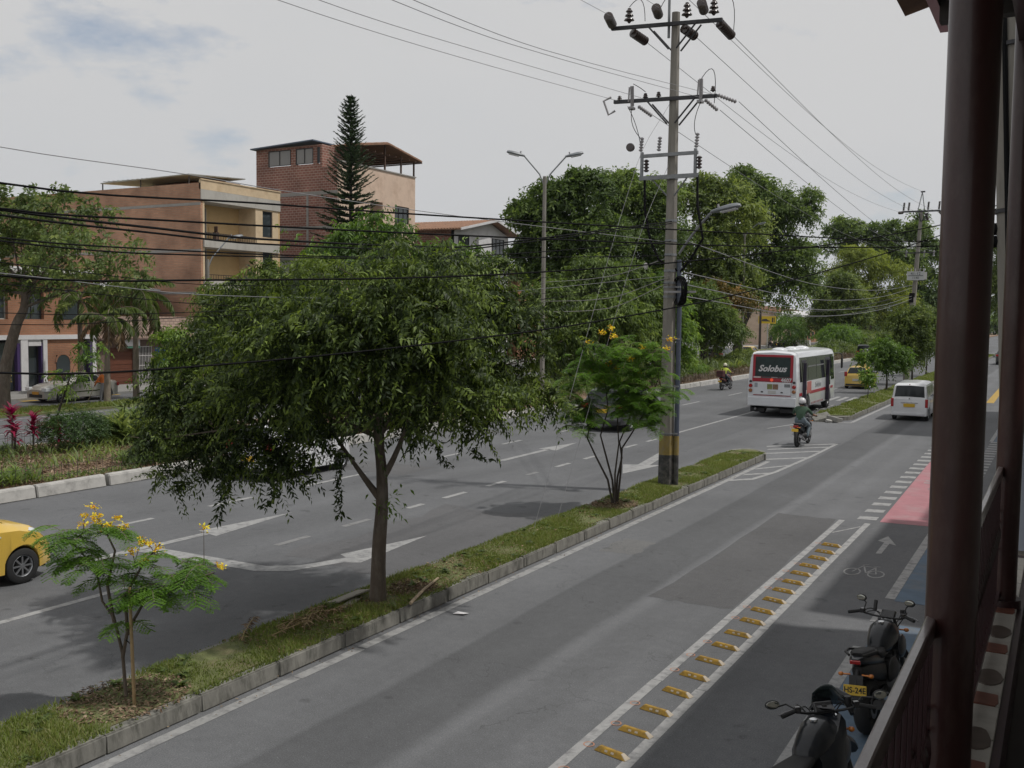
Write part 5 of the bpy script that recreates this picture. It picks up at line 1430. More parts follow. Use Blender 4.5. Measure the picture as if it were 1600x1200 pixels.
tufts('dense green plants filling the planted strip beyond the dark tree', [(-28.2, -22.6, 34, 62, 1.2), (-28.2, -22.8, 62, 110, 1.5), (-28.2, -23, 110, 190, 1.7)], 24000, .55, lf_mid, 125, wd=.06, cat='plants')
tufts('reddish brown plants between the fence stakes of the planted strip', [(-22.8, -21.9, 55, 125, 1.0)], 5000, .5, leaf_mat('leaf_russet', (.05, .035, .02), (.10, .07, .035), (.16, .14, .06)), 127, wd=.05, cat='plants')
bush('garden_bush', 'bright green low bush behind the fence left of the rider in yellow', 'bush', (-23.6, 70, .2), [(0, 0, .5, .9, 2.2, .5)], 500, lf_light, (.16, .07), 8, .3, 131, shell=.6)
bush('garden_bush', 'broad leafed bush at the foot of the fork trunked tree', 'bush', (-26.2, 92, .2), [(0, 0, .7, 1.2, 3.2, .8)], 500, lf_mid, (.28, .12), 8, .5, 133, shell=.5)
bush('garden_bush', 'feathery bright bush overhanging the strip in front of the white awning', 'bush', (-27, 140, .2), [(0, 0, 2.4, 2.6, 5.0, 1.4), (0, 6, 2.0, 2, 4, 1.5)], 900, lf_light, (.4, .14), 8, .9, 135, shell=.5)
bush('garden_bush', 'bushy green mass on the strip left of the dark off road car', 'bush', (-25, 165, .2), [(0, -8, 1.5, 2.6, 7, 1.4), (0, 6, 1.5, 2.6, 7, 1.4)], 900, lf_mid, (.4, .16), 8, .9, 137, shell=.5)

for i, (x, y, l, n_, lb) in enumerate(((-26, 150, [(0, 0, 1.6, 2.2, 6, 1.5)], 500, 'dark leafed bush on the strip before the far peach house'), (-31.2, 158, [(0, 0, 2.4, 2.5, 5, 2.2), (0, 5, 3, 2.5, 4, 2.4)], 800, 'tall dense bush hiding the foot of the far peach house'), (-40, 168, [(0, 0, 3.0, 3, 6, 2.8), (1, -6, 2.6, 3, 5, 2.4)], 800, 'spreading bush on the far verge before the brick house'), (-24.8, 125, [(0, 0, .9, 1.3, 9, .9)], 600, 'long low green bush on the strip behind the bus'), (-26, 205, [(0, 0, 4, 4, 8, 4)], 700, 'bushy growth below the dark crowns at the end of the strip'), (-26.9, 25.6, [(0, 0, .5, .8, 1.0, .5)], 420, 'leafy low shrub just right of the tall grass'), (-22.7, 21.0, [(0, 0, .3, .5, 1.3, .32)], 420, 'dark spreading shrub near the kerb under the big tree'), (-27.4, 17.0, [(0, 0, .45, .6, .8, .45)], 320, 'green shrub at the left edge behind the crimson plants'))):
    bush('garden_bush', lb, 'bush', (x, y, .2), l, n_, lf_mid if i != 2 else lf_light, (.42, .17) if y > 100 else (.11, .05), 8, .9 if y > 100 else .25, 140 + i, shell=.5)
T = [(-9.25 + .95 * random.Random(k * 7 + 1).random(), 3.2 + 28 * random.Random(k * 13 + 5).random()) for k in range(90)]
g = np.random.default_rng(44)
PP = []; DD = []; LL = []
for (x, y) in T:
    nn = g.integers(7, 16); a = g.random(nn) * 6.283
    PP.append(np.stack([x + g.normal(size=nn) * .025, y + g.normal(size=nn) * .03, np.full(nn, .215)], 1)); DD.append(np.stack([np.cos(a), np.sin(a), .35 + .8 * g.random(nn)], 1)); LL.append(.06 + .09 * g.random(nn))
PP, DD, LL = map(np.concatenate, (PP, DD, LL))
V, F, kk = leaf_arrays(PP, DD, np.tile([0, 0, 1.], (len(PP), 1)) + g.normal(size=(len(PP), 3)) * .2, LL, LL * .38, True, curl=.3)
tag(link('weeds', np_mesh('weeds', V, F, lf_mid, np.repeat(.4 + g.normal(size=len(PP)) * .25, kk))), 'small broad leafed weeds scattered through the median grass', 'weeds', kind='stuff')
# ------------------------------------------------------------------ vehicles
m_rubber = M('tyre_rubber', (.022, .022, .023), rough=.85, var=.15, scale=20)
m_alloy = M('alloy_rim', (.42, .43, .45), rough=.35, metal=.85, var=.05)
m_black = M('black_plastic', (.014, .014, .015), rough=.5, var=.3, scale=12, dirt=((.05, .047, .042), .35, 6))
m_gloss = M('black_gloss', (.012, .012, .014), rough=.22, var=.05, coat=.5)
m_chrome = M('chrome', (.62, .63, .65), rough=.15, metal=1, var=.03)
m_steel = M('dull_steel', (.25, .25, .26), rough=.45, metal=.7, var=.15)
m_red = M('tail_lamp_red', (.35, .012, .012), rough=.2, var=.05, coat=.6)
m_amber = M('amber_lamp', (.55, .17, .02), rough=.2, var=.05, coat=.6)
m_clear = M('clear_lamp', (.62, .64, .66), rough=.1, var=.04, coat=.8)
m_plate = M('yellow_plate', (.62, .40, .03), rough=.45, var=.06, scale=30)
m_seam = M('panel_gap', (.02, .02, .02), rough=.8, var=0)
m_autoglass = glass_mat('car_glass', (.014, .018, .020), .05)
m_autoglass.node_tree.nodes['Principled BSDF'].inputs['Specular IOR Level'].default_value = .4
p_yel = paint('taxi_yellow', (.66, .44, .075))
p_white = paint('car_white', (.66, .67, .69))
p_silver = M('car_silver', (.36, .35, .32), rough=.35, metal=.35, var=.05, coat=.6, scale=2)
p_graph = M('car_graphite', (.045, .047, .05), rough=.32, metal=.3, var=.05, coat=.7, scale=2)
p_black = M('car_black', (.016, .017, .02), rough=.3, var=.05, coat=.8, scale=2)

def make_wheel(parent, x, y, r, wd, spokes, rim_mat, rimr=.64):
    """tyre as the wheel part with its rim as a sub-part; x sign gives the outer side"""
    s = 1 if x > 0 else -1
    mb = MB()
    pr = [(r * rimr, -wd / 2), (r * .92, -wd / 2), (r * .985, -wd * .42), (r, -wd * .25), (r, wd * .25), (r * .985, wd * .42), (r * .92, wd / 2), (r * rimr, wd / 2)]
    mb.lathe(pr, axis='X', n=28, closed=True)
    w_ = mb.build('wheel', m_rubber, parent, smooth=40)
    w_.location = (x, y, r)
    mb = MB()
    R_ = r * rimr
    mb.lathe([(R_ * 1.0, .40 * wd * s), (R_ * .93, .46 * wd * s), (R_ * .86, .36 * wd * s), (R_ * .86, -.3 * wd * s), (R_, -.3 * wd * s)], axis='X', n=28, closed=True)
    mb.lathe([(0.001, .40 * wd * s), (R_ * .17, .40 * wd * s), (R_ * .20, .30 * wd * s), (0.001, .2 * wd * s)], axis='X', n=16)
    for k in range(spokes):
        a = 6.2832 * k / spokes
        c = Vector((.33 * wd * s, math.cos(a) * R_ * .52, math.sin(a) * R_ * .52))
        mb.obox(c, (.12 * wd, R_ * .80, R_ * (1.15 / spokes)), Matrix.Rotation(a, 3, 'X'))
    mb.build('rim', rim_mat, w_, smooth=40)
    mb = MB(); mb.lathe([(0.001, .12 * wd * s), (R_ * .86, .12 * wd * s), (R_ * .86, .08 * wd * s), (0.001, .08 * wd * s)], axis='X', n=20)
    mb.build('brake_disc', m_seam, w_)
    return w_

def make_car(name, label, cat, loc, rz, S, body, group=None):
    T = thing(name, label, cat, loc, rz, group)
    Ln = S['L']; zl = S.get('zlow', .2); hw = S['W'] / 2
    ip = lambda key, y: float(np.interp(y, [p[0] for p in S[key]], [p[1] for p in S[key]]))
    wr = S['r']; wys = S['wheels']
    arch = wr * 1.13
    def low(y):
        z = zl
        if 'sill' in S: z = ip('sill', y)
        for wy in wys:
            d = abs(y - wy)
            if d < arch: z = max(z, wr + math.sqrt(max(arch * arch - d * d, 0)) * .98)
        return z
    def ring(y):
        w_ = hw * ip('wid', y); zt = ip('top', y); zb = min(ip('belt', y), zt - .02); wt = hw * ip('roofw', y)
        z0 = low(y); zm = max((zl + zb) * .52, z0 + .03)
        zm = min(zm, zb - .02)
        z0 = min(z0, zm - .02)
        e = min(.07, (zt - zb) * .5)
        R_ = [(w_ * .55, z0), (w_ * .95, z0), (w_ * .985, z0 + .015), (w_, zm), (w_ * .975, zb), (wt, zt - e), (wt - min(.09, wt * .2), zt - e * .15), (0, zt + .015)]
        pts = [Vector((a, y, b_)) for a, b_ in R_]
        return pts + [Vector((-p.x, p.y, p.z)) for p in pts[-2::-1]]
    ys = set(np.linspace(0, Ln, 34).round(3).tolist())
    for key in ('top', 'belt', 'wid', 'roofw'): ys |= {round(p[0], 3) for p in S[key]}
    for wy in wys:
        for a in np.linspace(-1, 1, 15): ys.add(round(wy + arch * math.sin(a * math.pi / 2), 3))
        ys.add(round(wy - arch - .002, 3)); ys.add(round(wy + arch + .002, 3))
    ys = sorted(y for y in ys if 0 <= y <= Ln)
    V = []; F = []
    n = 15
    for y in ys: V += ring(y)
    for i in range(len(ys) - 1):
        for k in range(n - 1):
            F.append((i * n + k, i * n + k + 1, (i + 1) * n + k + 1, (i + 1) * n + k))
        F.append((i * n + n - 1, i * n, (i + 1) * n, (i + 1) * n + n - 1))
    F.append(tuple(range(n))); F.append(tuple((len(ys) - 1) * n + k for k in range(n)))
    mb = MB(); mb.add(V, F)
    mb.build('body', body, T, smooth=32)
    def sp(y, u):
        r_ = ring(y); i = min(int(u), n - 2); f = u - i
        return r_[i].lerp(r_[i + 1], f)
    def panel(nm, poly, mat, off=.008, nu=6, parent=None):
        """poly: (y0,u0),(y1,u0'),(y1,u1'),(y0,u1) corners in surface coordinates"""
        (a, b_, c, d) = poly
        G = []
        for i in range(nu + 1):
            for j in range(nu + 1):
                s, t = i / nu, j / nu
                y = (a[0] * (1 - s) + b_[0] * s) * (1 - t) + (d[0] * (1 - s) + c[0] * s) * t
                u = (a[1] * (1 - s) + b_[1] * s) * (1 - t) + (d[1] * (1 - s) + c[1] * s) * t
                y = min(max(y, .001), Ln - .001)
                p = sp(y, u); e = .02
                dy = sp(min(y + e, Ln), u) - sp(max(y - e, 0), u); du = sp(y, min(u + .05, 13.99)) - sp(y, max(u - .05, 0))
                nn = dy.cross(du)
                if nn.length > 1e-9: nn.normalize()
                if nn.dot(p - Vector((0, y, .6))) < 0: nn = -nn
                G.append((p, nn))
        V = [p + q * off for p, q in G] + [p - q * .02 for p, q in G]
        m = nu + 1; F = []
        for i in range(nu):
            for j in range(nu):
                F.append((i * m + j, (i + 1) * m + j, (i + 1) * m + j + 1, i * m + j + 1))
        B = [i * m for i in range(m)] + [nu * m + j for j in range(1, m)] + [i * m + nu for i in range(nu - 1, -1, -1)] + [j for j in range(nu - 1, 0, -1)]
        for k in range(len(B)):
            p, q = B[k], B[(k + 1) % len(B)]
            F.append((p, q, q + m * m, p + m * m))
        q = MB(); q.add(V, F)
        return q.build(nm, mat, parent or T, smooth=40)
    for i, (y0, y1, u0, u1, y0t, y1t) in enumerate(S['side']):
        for s in (0, 1):
            q = lambda u: 14 - u if s else u
            panel('side_window', [(y0, q(u0)), (y1, q(u0)), (y1t, q(u1)), (y0t, q(u1))], m_autoglass)
    y0, y1 = S['screen']; panel('windscreen', [(y0, 5.75), (y1, 5.9), (y1, 8.1), (y0, 8.25)], m_autoglass)
    y0, y1 = S['rear']; panel('rear_window', [(y0, 5.9), (y1, 6.0), (y1, 8.0), (y0, 8.1)], m_autoglass)
    for y in S.get('doors', ()):
        for s in (0, 1):
            q = lambda u: 14 - u if s else u
            panel('door_gap', [(y, q(2.1)), (y + .012, q(2.1)), (y + .012, q(4.0)), (y, q(4.0))], m_seam, .004)
    for y in S.get('handles', ()):
        for s in (-1, 1):
            z = ip('belt', y) - .09
            MB().obox((s * (hw * ip('wid', y) * .985 + .01), y, z), (.03, .15, .028)).build('door_handle', S.get('handle_mat', body), T, bevel=.006)
    for wy in wys:
        for s in (-1, 1): make_wheel(T, s * (hw * .98 - S['tw'] / 2), wy, wr, S['tw'], S.get('spokes', 5), S.get('rim', m_alloy))
    for s in (-1, 1):
        y = S['mirror']; z = ip('belt', y) + .05
        MB().ball((s * (hw + .09), y, z), (.10, .06, .075), 12, 8).obox((s * (hw + .0), y + .02, z - .03), (.1, .03, .03)).build('wing_mirror', S.get('mirror_mat', body), T, smooth=60)
    for s in (-1, 1):
        a, b_, c, d = S['tail']          # x inner, x outer (fractions), z low, z high
        x0, x1 = s * hw * a, s * hw * b_
        MB().box(min(x0, x1), max(x0, x1), -.012, .10 if b_ > .9 else .02, c, d).build('tail_lamp', m_red, T, bevel=.02)
        hx = S['head']
        x0, x1 = s * hw * hx[0], s * hw * hx[1]
        if 'headp' not in S:
            MB().box(min(x0, x1), max(x0, x1), Ln - hx[4], Ln + .012, hx[2], hx[3]).build('headlight', m_clear, T, bevel=.02)
        else:
            hp = S['headp']; q = (lambda u: 14 - u) if s < 0 else (lambda u: u)
            panel('headlight', [(hp[0], q(hp[4])), (hp[1], q(hp[5])), (hp[2], q(hp[6])), (hp[3], q(hp[7]))], m_clear, .012)
    px_, pz = S.get('plate', (0, .62))
    pl = MB().box(px_ - .24, px_ + .24, -.03, -.002, pz - .075, pz + .075).build('number_plate', S.get('plate_mat', m_plate), T, bevel=.006)
    MB().box(-hw * .86, hw * .86, -.02, .06, zl + .02, zl + .14).build('rear_bumper_strip', S.get('bump', m_black), T, bevel=.02)
    MB().box(-hw * .6, hw * .6, Ln - .05, Ln + .008, zl + .05, zl + .22).build('grille', m_black, T, bevel=.01)
    MB().box(-hw * .8, hw * .8, .15, Ln - .15, zl - .02, zl + .05).build('underbody', m_seam, T)
    return T, panel
HATCH = dict(L=3.6, W=1.60, zlow=.20, r=.29, tw=.17, wheels=(.58, 2.95), spokes=8,
    top=[(0, .88), (.06, 1.0), (.30, 1.36), (.6, 1.46), (1.5, 1.50), (2.05, 1.42), (2.78, 1.0), (3.2, .90), (3.5, .74), (3.6, .60)],
    belt=[(0, .84), (.3, .94), (2.6, .90), (2.9, .88), (3.3, .76), (3.6, .52)],
    wid=[(0, .90), (.15, .97), (.6, 1), (2.9, 1), (3.3, .93), (3.6, .70)],
    roofw=[(0, .86), (.3, .72), (.6, .70), (2.0, .70), (2.75, .84), (3.2, .84), (3.6, .60)],
    side=[(.50, 1.28, 4.12, 4.85, .62, 1.28), (1.34, 2.25, 4.12, 4.85, 1.34, 1.95), (2.29, 2.48, 4.12, 4.6, 2.04, 2.2)], screen=(2.72, 2.08), rear=(.07, .42), doors=(.62, 1.31, 2.45), handles=(.75, 1.5), mirror=2.3,
    tail=(.74, .97, .82, 1.12), head=(.55, .92, .62, .76, .15), headp=(3.08, 3.46, 3.42, 3.14, 4.25, 4.2, 5.6, 5.2), plate=(0, .60))
taxi2, pan = make_car('taxi', 'yellow taxi in the foreground with only its front and wheel in view', 'taxi', (-15.40, 7.13, 0), 0, HATCH, p_yel)
for s in (0, 1):
    q = (lambda u: 14 - u) if s else (lambda u: u)
    pan('rocker_trim', [(1.0, q(1.9)), (2.5, q(1.9)), (2.5, q(2.35)), (1.0, q(2.35))], m_black, .006)
MB().ball((.80, 2.52, .83), (.012, .05, .02), 8, 6).ball((-.80, 2.52, .83), (.012, .05, .02), 8, 6).build('side_indicator', m_clear, taxi2)
HA2 = dict(HATCH); HA2['plate_mat'] = M('white_plate', (.5, .5, .48), var=.05)
taxi1, pan = make_car('taxi', 'small yellow taxi seen from behind, driving ahead beyond the bus', 'taxi', (-11.92, 68.0, 0), 0, HA2, p_yel)
MB().box(-.28, .28, 1.7, 1.85, 1.5, 1.62).build('roof_sign', M('taxi_sign', (.6, .5, .2), var=.05), taxi1, bevel=.02)

VAN = dict(L=3.75, W=1.56, zlow=.24, r=.28, tw=.16, wheels=(.62, 3.02), spokes=6,
    top=[(0, .98), (.03, 1.06), (.16, 1.58), (.35, 1.68), (2.4, 1.72), (2.85, 1.62), (3.35, 1.06), (3.6, .95), (3.75, .78)],
    belt=[(0, .95), (.2, 1.02), (3.2, .98), (3.5, .86), (3.75, .66)],
    wid=[(0, .955), (.08, .99), (.3, 1), (3.2, 1), (3.55, .95), (3.75, .80)],
    roofw=[(0, .93), (.16, .86), (.35, .82), (2.5, .82), (3.3, .88), (3.75, .72)],
    side=[(.26, .98, 4.1, 4.88, .36, .98), (1.04, 1.95, 4.1, 4.88, 1.04, 1.95), (2.01, 2.95, 4.1, 4.88, 2.01, 2.6)], screen=(3.3, 2.9), rear=(.035, .155), doors=(1.0, 1.98, 2.95), handles=(1.15, 2.15), mirror=2.85,
    tail=(.84, 1.0, .62, 1.0), head=(.55, .92, .66, .86, .2), plate=(0, .70), bump=p_white)
van, pan = make_car('white_van', 'white minivan driving away on the near carriageway', 'van', (-6.02, 47.5, 0), 0, VAN, p_white)
MB().box(-.36, .36, -.018, .0, .80, .835).build('plate_trim', m_chrome, van)
MB().obox((0, -.012, 1.0), (.06, .012, .06), (0, R(45), 0)).build('emblem', m_chrome, van)
MB().box(-.02, .02, -.03, .03, 1.62, 1.66).build('brake_lamp', m_red, van)
MB().obox((.2, -.02, 1.14), (.5, .012, .015), (0, R(-8), 0)).build('rear_wiper', m_black, van)

SEDAN = dict(L=4.2, W=1.64, zlow=.22, r=.30, tw=.17, wheels=(.72, 3.30), spokes=5,
    top=[(0, .86), (.06, .96), (.72, 1.02), (1.22, 1.36), (1.6, 1.42), (2.3, 1.40), (2.98, 1.0), (3.6, .90), (4.05, .78), (4.2, .64)],
    belt=[(0, .80), (.6, .95), (2.9, .90), (3.6, .82), (4.2, .58)],
    wid=[(0, .88), (.2, .97), (.6, 1), (3.4, 1), (3.9, .93), (4.2, .80)],
    roofw=[(0, .82), (.7, .84), (1.25, .70), (2.3, .70), (2.95, .82), (3.7, .82), (4.2, .68)],
    side=[(.95, 1.62, 4.1, 4.86, 1.25, 1.62), (1.68, 2.66, 4.1, 4.86, 1.68, 2.32)], screen=(2.94, 2.36), rear=(.78, 1.18), doors=(.98, 1.65, 2.72), handles=(1.15, 1.85), handle_mat=m_black, mirror=2.6, mirror_mat=m_black,
    tail=(.7, .98, .68, .86), head=(.55, .95, .58, .76, .25), plate=(0, .55))
sedan, pan = make_car('silver_car', 'silver saloon car parked before the shop house, half behind the palm', 'car', (-43.45, 35.0, 0), R(180), SEDAN, p_silver)
MB().box(-.24, .24, 4.2, 4.225, .42, .55).build('front_plate', M('orange_plate', (.5, .24, .03), var=.05), sedan)
for s in (0, 1):
    q = (lambda u: 14 - u) if s else (lambda u: u)
    pan('side_moulding', [(1.05, q(2.7)), (2.9, q(2.7)), (2.9, q(2.85)), (1.05, q(2.85))], m_chrome, .01)

SUV = dict(L=4.4, W=1.84, zlow=.30, r=.36, tw=.22, wheels=(.85, 3.45), spokes=5,
    top=[(0, .98), (.04, 1.08), (.28, 1.58), (.55, 1.68), (2.3, 1.70), (2.75, 1.60), (3.3, 1.16), (4.0, 1.06), (4.3, .92), (4.4, .7)],
    belt=[(0, .95), (.3, 1.08), (3.2, 1.04), (4.0, .94), (4.4, .64)],
    wid=[(0, .92), (.15, .98), (.6, 1), (3.6, 1), (4.1, .94), (4.4, .82)],
    roofw=[(0, .88), (.3, .76), (.55, .74), (2.4, .74), (3.25, .84), (4.1, .84), (4.4, .7)],
    side=[(.42, 1.0, 4.15, 4.85, .58, 1.0), (1.06, 1.9, 4.12, 4.85, 1.06, 1.9), (1.96, 2.95, 4.12, 4.85, 1.96, 2.55)], screen=(3.25, 2.78), rear=(.05, .30), doors=(1.03, 1.93, 2.95), handles=(1.2, 2.1), mirror=2.8,
    tail=(.66, .98, .92, 1.12), head=(.55, .95, .74, .90, .2), plate=(0, .82))
suv, pan = make_car('grey_suv', 'dark grey sport utility car half hidden behind the tall feathery shrub', 'car', (-15.7, 35.5, 0), 0, SUV, p_graph)
MB().box(-.7, .7, -.02, .01, .50, .58).build('bumper_trim', m_steel, suv)
SU2 = dict(SUV); SU2.update(top=[(0, 1.0), (.03, 1.10), (.12, 1.72), (.3, 1.84), (2.4, 1.86), (2.8, 1.74), (3.2, 1.2), (4.0, 1.14), (4.35, 1.0), (4.4, .8)], roofw=[(0, .92), (.15, .84), (.4, .82), (2.5, .82), (3.2, .88), (4.1, .86), (4.4, .78)], rear=(.035, .115))
jeep, pan = make_car('off_road_car', 'boxy black off road car with a spare wheel on its back door', 'car', (-19.9, 118, 0), 0, SU2, p_black)
w_ = MB().lathe([(.36, -.12), (.40, -.06), (.40, .06), (.36, .12), (.0015, .13), (.0015, -.12)], axis='Y', n=22).build('spare_wheel', m_steel, jeep, smooth=40); w_.location = (.15, -.14, .98)
# white car mostly hidden behind the big tree's crown
wcar, pan = make_car('white_car', 'white car almost hidden behind the big dark tree', 'car', (-18.8, 19.5, 0), 0, HATCH, p_white)
# cars parked under the trees on the service road
for i, (x, y, rz, spec, bd, lb) in enumerate(((-42.5, 118, 180, VAN, p_white, 'white van parked under the trees left of the awning'), (-41.5, 104, 180, HATCH, p_graph, 'dark small car parked under the trees behind the forked tree'),
                                     (-31.8, 112, 0, HATCH, p_yel, 'yellow car on the second carriageway peeping over the bus roof'), (-30.8, 97, 0, SUV, p_black, 'dark car parked beyond the strip left of the rider in yellow'))):
    make_car('parked_car', lb, 'car', (x, y, 0), R(rz), spec, bd)
nearc, pan = make_car('distant_car', 'dark car far ahead, glimpsed right of the brown column', 'car', (-5.6, 118, 0), 0, SUV, p_graph)

# ---- the bus
BUS = thing('city_bus', 'white and red city bus seen from behind with its doors on the right side', 'bus', (-11.65, 45.45, 0))
p_bus = paint('bus_white', (.66, .68, .71)); p_red = M('bus_red', (.33, .012, .026), rough=.45, var=.06, coat=.15, spec=.35); p_orange = paint('bus_orange_red', (.50, .065, .04))
BW, BL = 1.14, 8.6
def bring(y):
    t = 1.0
    rear = max(0, 1 - y / .35); fr = max(0, (y - (BL - .5)) / .5)
    w_ = BW * (1 - .03 * rear ** 2 - .06 * fr ** 2)
    zt = 3.02 - .10 * rear ** 2 - .22 * fr ** 2
    z0 = .52 if y < 1.3 else .42
    for wy in (2.15, 6.85):
        d = abs(y - wy)
        if d < .56: z0 = max(z0, .46 + math.sqrt(.56 ** 2 - d * d))
    pts = [(w_ * .6, z0), (w_ * .985, z0), (w_, min(z0 + .06, 1.4)), (w_, 1.5), (w_ * .985, 1.75), (w_ * .925, zt - .22), (w_ * .86, zt - .07), (w_ * .70, zt), (0, zt + .05)]
    P = [Vector((a, y + (.10 * max(0, (b_ - 1.55) / 1.4) if y < .3 else 0), b_)) for a, b_ in pts]
    return P + [Vector((-p.x, p.y, p.z)) for p in P[-2::-1]]
ys = sorted(set([0, .03, .08, .16, .28, .35, 8.1, 8.25, 8.4, 8.5, 8.56, 8.6] + np.linspace(.4, 8.1, 22).round(3).tolist() + [round(c + .56 * math.sin(a), 3) for c in (2.15, 6.85) for a in np.linspace(-1.57, 1.57, 13)] + [1.3, 1.302]))
V = []; F = []; n = 17
for y in ys: V += bring(y)
for i in range(len(ys) - 1):
    for k in range(n): F.append((i * n + k, i * n + (k + 1) % n, (i + 1) * n + (k + 1) % n, (i + 1) * n + k))
F.append(tuple(range(n))); F.append(tuple((len(ys) - 1) * n + k for k in range(n)))
MB().add(V, F).build('body', p_bus, BUS, smooth=35)
# rear face
def rearbox(nm, x0, x1, z0, z1, mat, d0=-.012, bev=0, d1=.05):
    mb = MB()
    yo = lambda z: .10 * max(0, (z - 1.55) / 1.4)
    V = [(x0, yo(z0) + d0, z0), (x1, yo(z0) + d0, z0), (x1, yo(z0) + d1, z0), (x0, yo(z0) + d1, z0), (x0, yo(z1) + d0, z1), (x1, yo(z1) + d0, z1), (x1, yo(z1) + d1, z1), (x0, yo(z1) + d1, z1)]
    mb.add(V, [(0, 3, 2, 1), (4, 5, 6, 7), (0, 1, 5, 4), (1, 2, 6, 5), (2, 3, 7, 6), (3, 0, 4, 7)])
    return mb.build(nm, mat, BUS, bevel=bev)
rearbox('window_surround', -.92, .92, 1.62, 2.86, p_red, -.014, .02)
rearbox('rear_window', -.80, .80, 1.86, 2.76, M('bus_rear_glass', (.010, .024, .024), rough=.2, var=.5, scale=3, spec=.3), -.024, .012)
rearbox('window_band', -.50, .80, 1.79, 1.855, m_gloss, -.022)
rearbox('notice_strip', -.86, -.53, 1.79, 1.85, m_whiteiron, -.024)
rearbox('engine_flap', -.86, .86, 1.02, 1.60, p_bus, -.016, .015)
rearbox('flap_trim', -.86, .86, .99, 1.015, p_red, -.018)
rearbox('rear_bumper', -1.10, 1.10, .50, .93, p_bus, -.05, .04)
for x in (-.22, .04):
    rearbox('rear_notice', x, x + .24, 1.28, 1.52, M('notice_green', (.20, .22, .08), var=.5, scale=14) if x < 0 else M('notice_brown', (.22, .13, .08), var=.5, scale=14), -.022)
rearbox('number_plate', -.18, .18, 1.08, 1.22, M('white_plate', (.5, .5, .48), var=.05), -.026)
rearbox('notice', .56, .82, 1.40, 1.54, M('notice_grey', (.2, .21, .22), var=.5, scale=30), -.022)
rearbox('vent', -.80, -.66, 1.36, 1.56, M('vent_grey', (.3, .32, .35), var=.2, scale=30), -.022)
for x in (-.45, .45): rearbox('flap_catch', x - .05, x + .05, 1.12, 1.18, m_black, -.024)
for s in (-1, 1):
    for nm, z, r_, mt in (('marker_lamp', 1.62, .055, m_black), ('stop_lamp', 1.42, .085, m_red), ('indicator_lamp', 1.20, .085, M('indicator_brown', (.30, .12, .04), coat=.6, rough=.25))):
        o = MB().lathe([(.001, -.05), (r_ * .8, -.05), (r_, -.03), (r_, .05), (.001, .05)], axis='Y', n=16).build(nm, mt, BUS, smooth=40); o.location = (s * .99, -.0, z)
o = MB().lathe([(.001, -.045), (.06, -.045), (.075, -.03), (.075, .0), (.001, .0)], axis='Y', n=16).build('stop_lamp', M('stop_lamp_lit', (.6, .06, .03), emit=((1, .12, .05), .35)), BUS, smooth=40); o.location = (-.02, .005, 1.71)
text_obj('lettering', 'Solobus', .40, m_wwall, BUS, (-.02, .024, 2.22), (R(86), 0, 0), .004, shear=.35, bold=.012, sx=1.0)
text_obj('fleet_number', '4607', .235, m_wwall, BUS, (.64, -.012, 1.71), (R(87), 0, 0), .003, bold=.010)
text_obj('lettering', 'SUBMETRO', .055, m_wwall, BUS, (.1, -.008, 1.822), (R(87), 0, 0), .002)
# right side: window band, doors, stripes
def sidebox(nm, y0, y1, z0, z1, mat, d=.012, side=1, bev=0, parent=None):
    def xo(z): return BW * (1.0 if z <= 1.5 else (1 - .015 * (z - 1.5) / .25 if z < 1.75 else .985 - .06 * (z - 1.75) / 1.05))
    V = []
    for z in (z0, z1):
        x = xo(z)
        V += [(side * (x - .05), y0, z), (side * (x + d), y0, z), (side * (x + d), y1, z), (side * (x - .05), y1, z)]
    return MB().add(V, [(0, 3, 2, 1), (4, 5, 6, 7), (0, 1, 5, 4), (1, 2, 6, 5), (2, 3, 7, 6), (3, 0, 4, 7)]).build(nm, mat, parent or BUS, bevel=bev)
busglass = glass_mat('bus_side_glass', (.028, .034, .036), .08)
for side in (1, -1):
    sidebox('window_band', .55, 7.95, 1.62, 2.74, m_gloss, .008, side)
    for k, (a, b_) in enumerate(((2.2, 3.9), (4.0, 5.7)) if side > 0 else ((.9, 2.3), (2.4, 3.9), (4.0, 5.7), (5.8, 7.6))):
        sidebox('side_window', a, b_, 1.68, 2.26, busglass, .014, side)
        sidebox('top_window', a, b_, 2.32, 2.68, busglass, .014, side)
        sidebox('window_bar', a, b_, 2.26, 2.32, m_steel, .02, side)
    sidebox('red_stripe', 2.6, 7.0, .98, 1.12, p_red, .010, side)
for y0, y1 in ((1.0, 1.9), (6.05, 7.15)):
    sidebox('door', y0, y1, .46, 2.60, M('door_purple_black', (.030, .022, .045), rough=.35, var=.05), .018)
    for k in range(2):
        a = y0 + .06 + k * (y1 - y0 - .06) / 2
        sidebox('door_pane', a, a + (y1 - y0) / 2 - .1, 1.2, 2.5, m_autoglass, .026)
# rear door leaves open outwards
for k, (y, w_) in enumerate(((1.0, .42), (6.0, .45))):
    o = MB().box(0, w_ * .62, -.03, .03, .50, 2.5).build('open_door_leaf', MATS['door_purple_black'], BUS, bevel=.01); o.location = (BW + .02, y, 0); o.scale = (.6, 1, 1)
sidebox('orange_panel', 1.98, 2.85, 1.02, 1.58, p_orange, .011, 1, .01)
sidebox('red_patch', .42, .98, .98, 1.12, p_red, .011)
sidebox('front_window', 7.3, 8.05, 1.45, 2.6, m_autoglass, .02)
sidebox('red_patch', 7.25, 7.8, 1.0, 1.12, p_red, .011)
text_obj('lettering', 'Solobus', .40, M('lettering_grey', (.30, .31, .33), var=.05), BUS, (BW + .012, 4.3, 1.36), (R(90), 0, R(90)), .004, shear=.2)
for k in range(9): sidebox('small_mark', 3.0 + k * .3, 3.06 + k * .3, .47, .56, p_red, .012)
for y in (1.2, 3.6, 5.6):
    MB().ball((0, y, 3.04), (.38, .42, .14), 16, 8).build('roof_vent', p_bus, BUS, smooth=60)
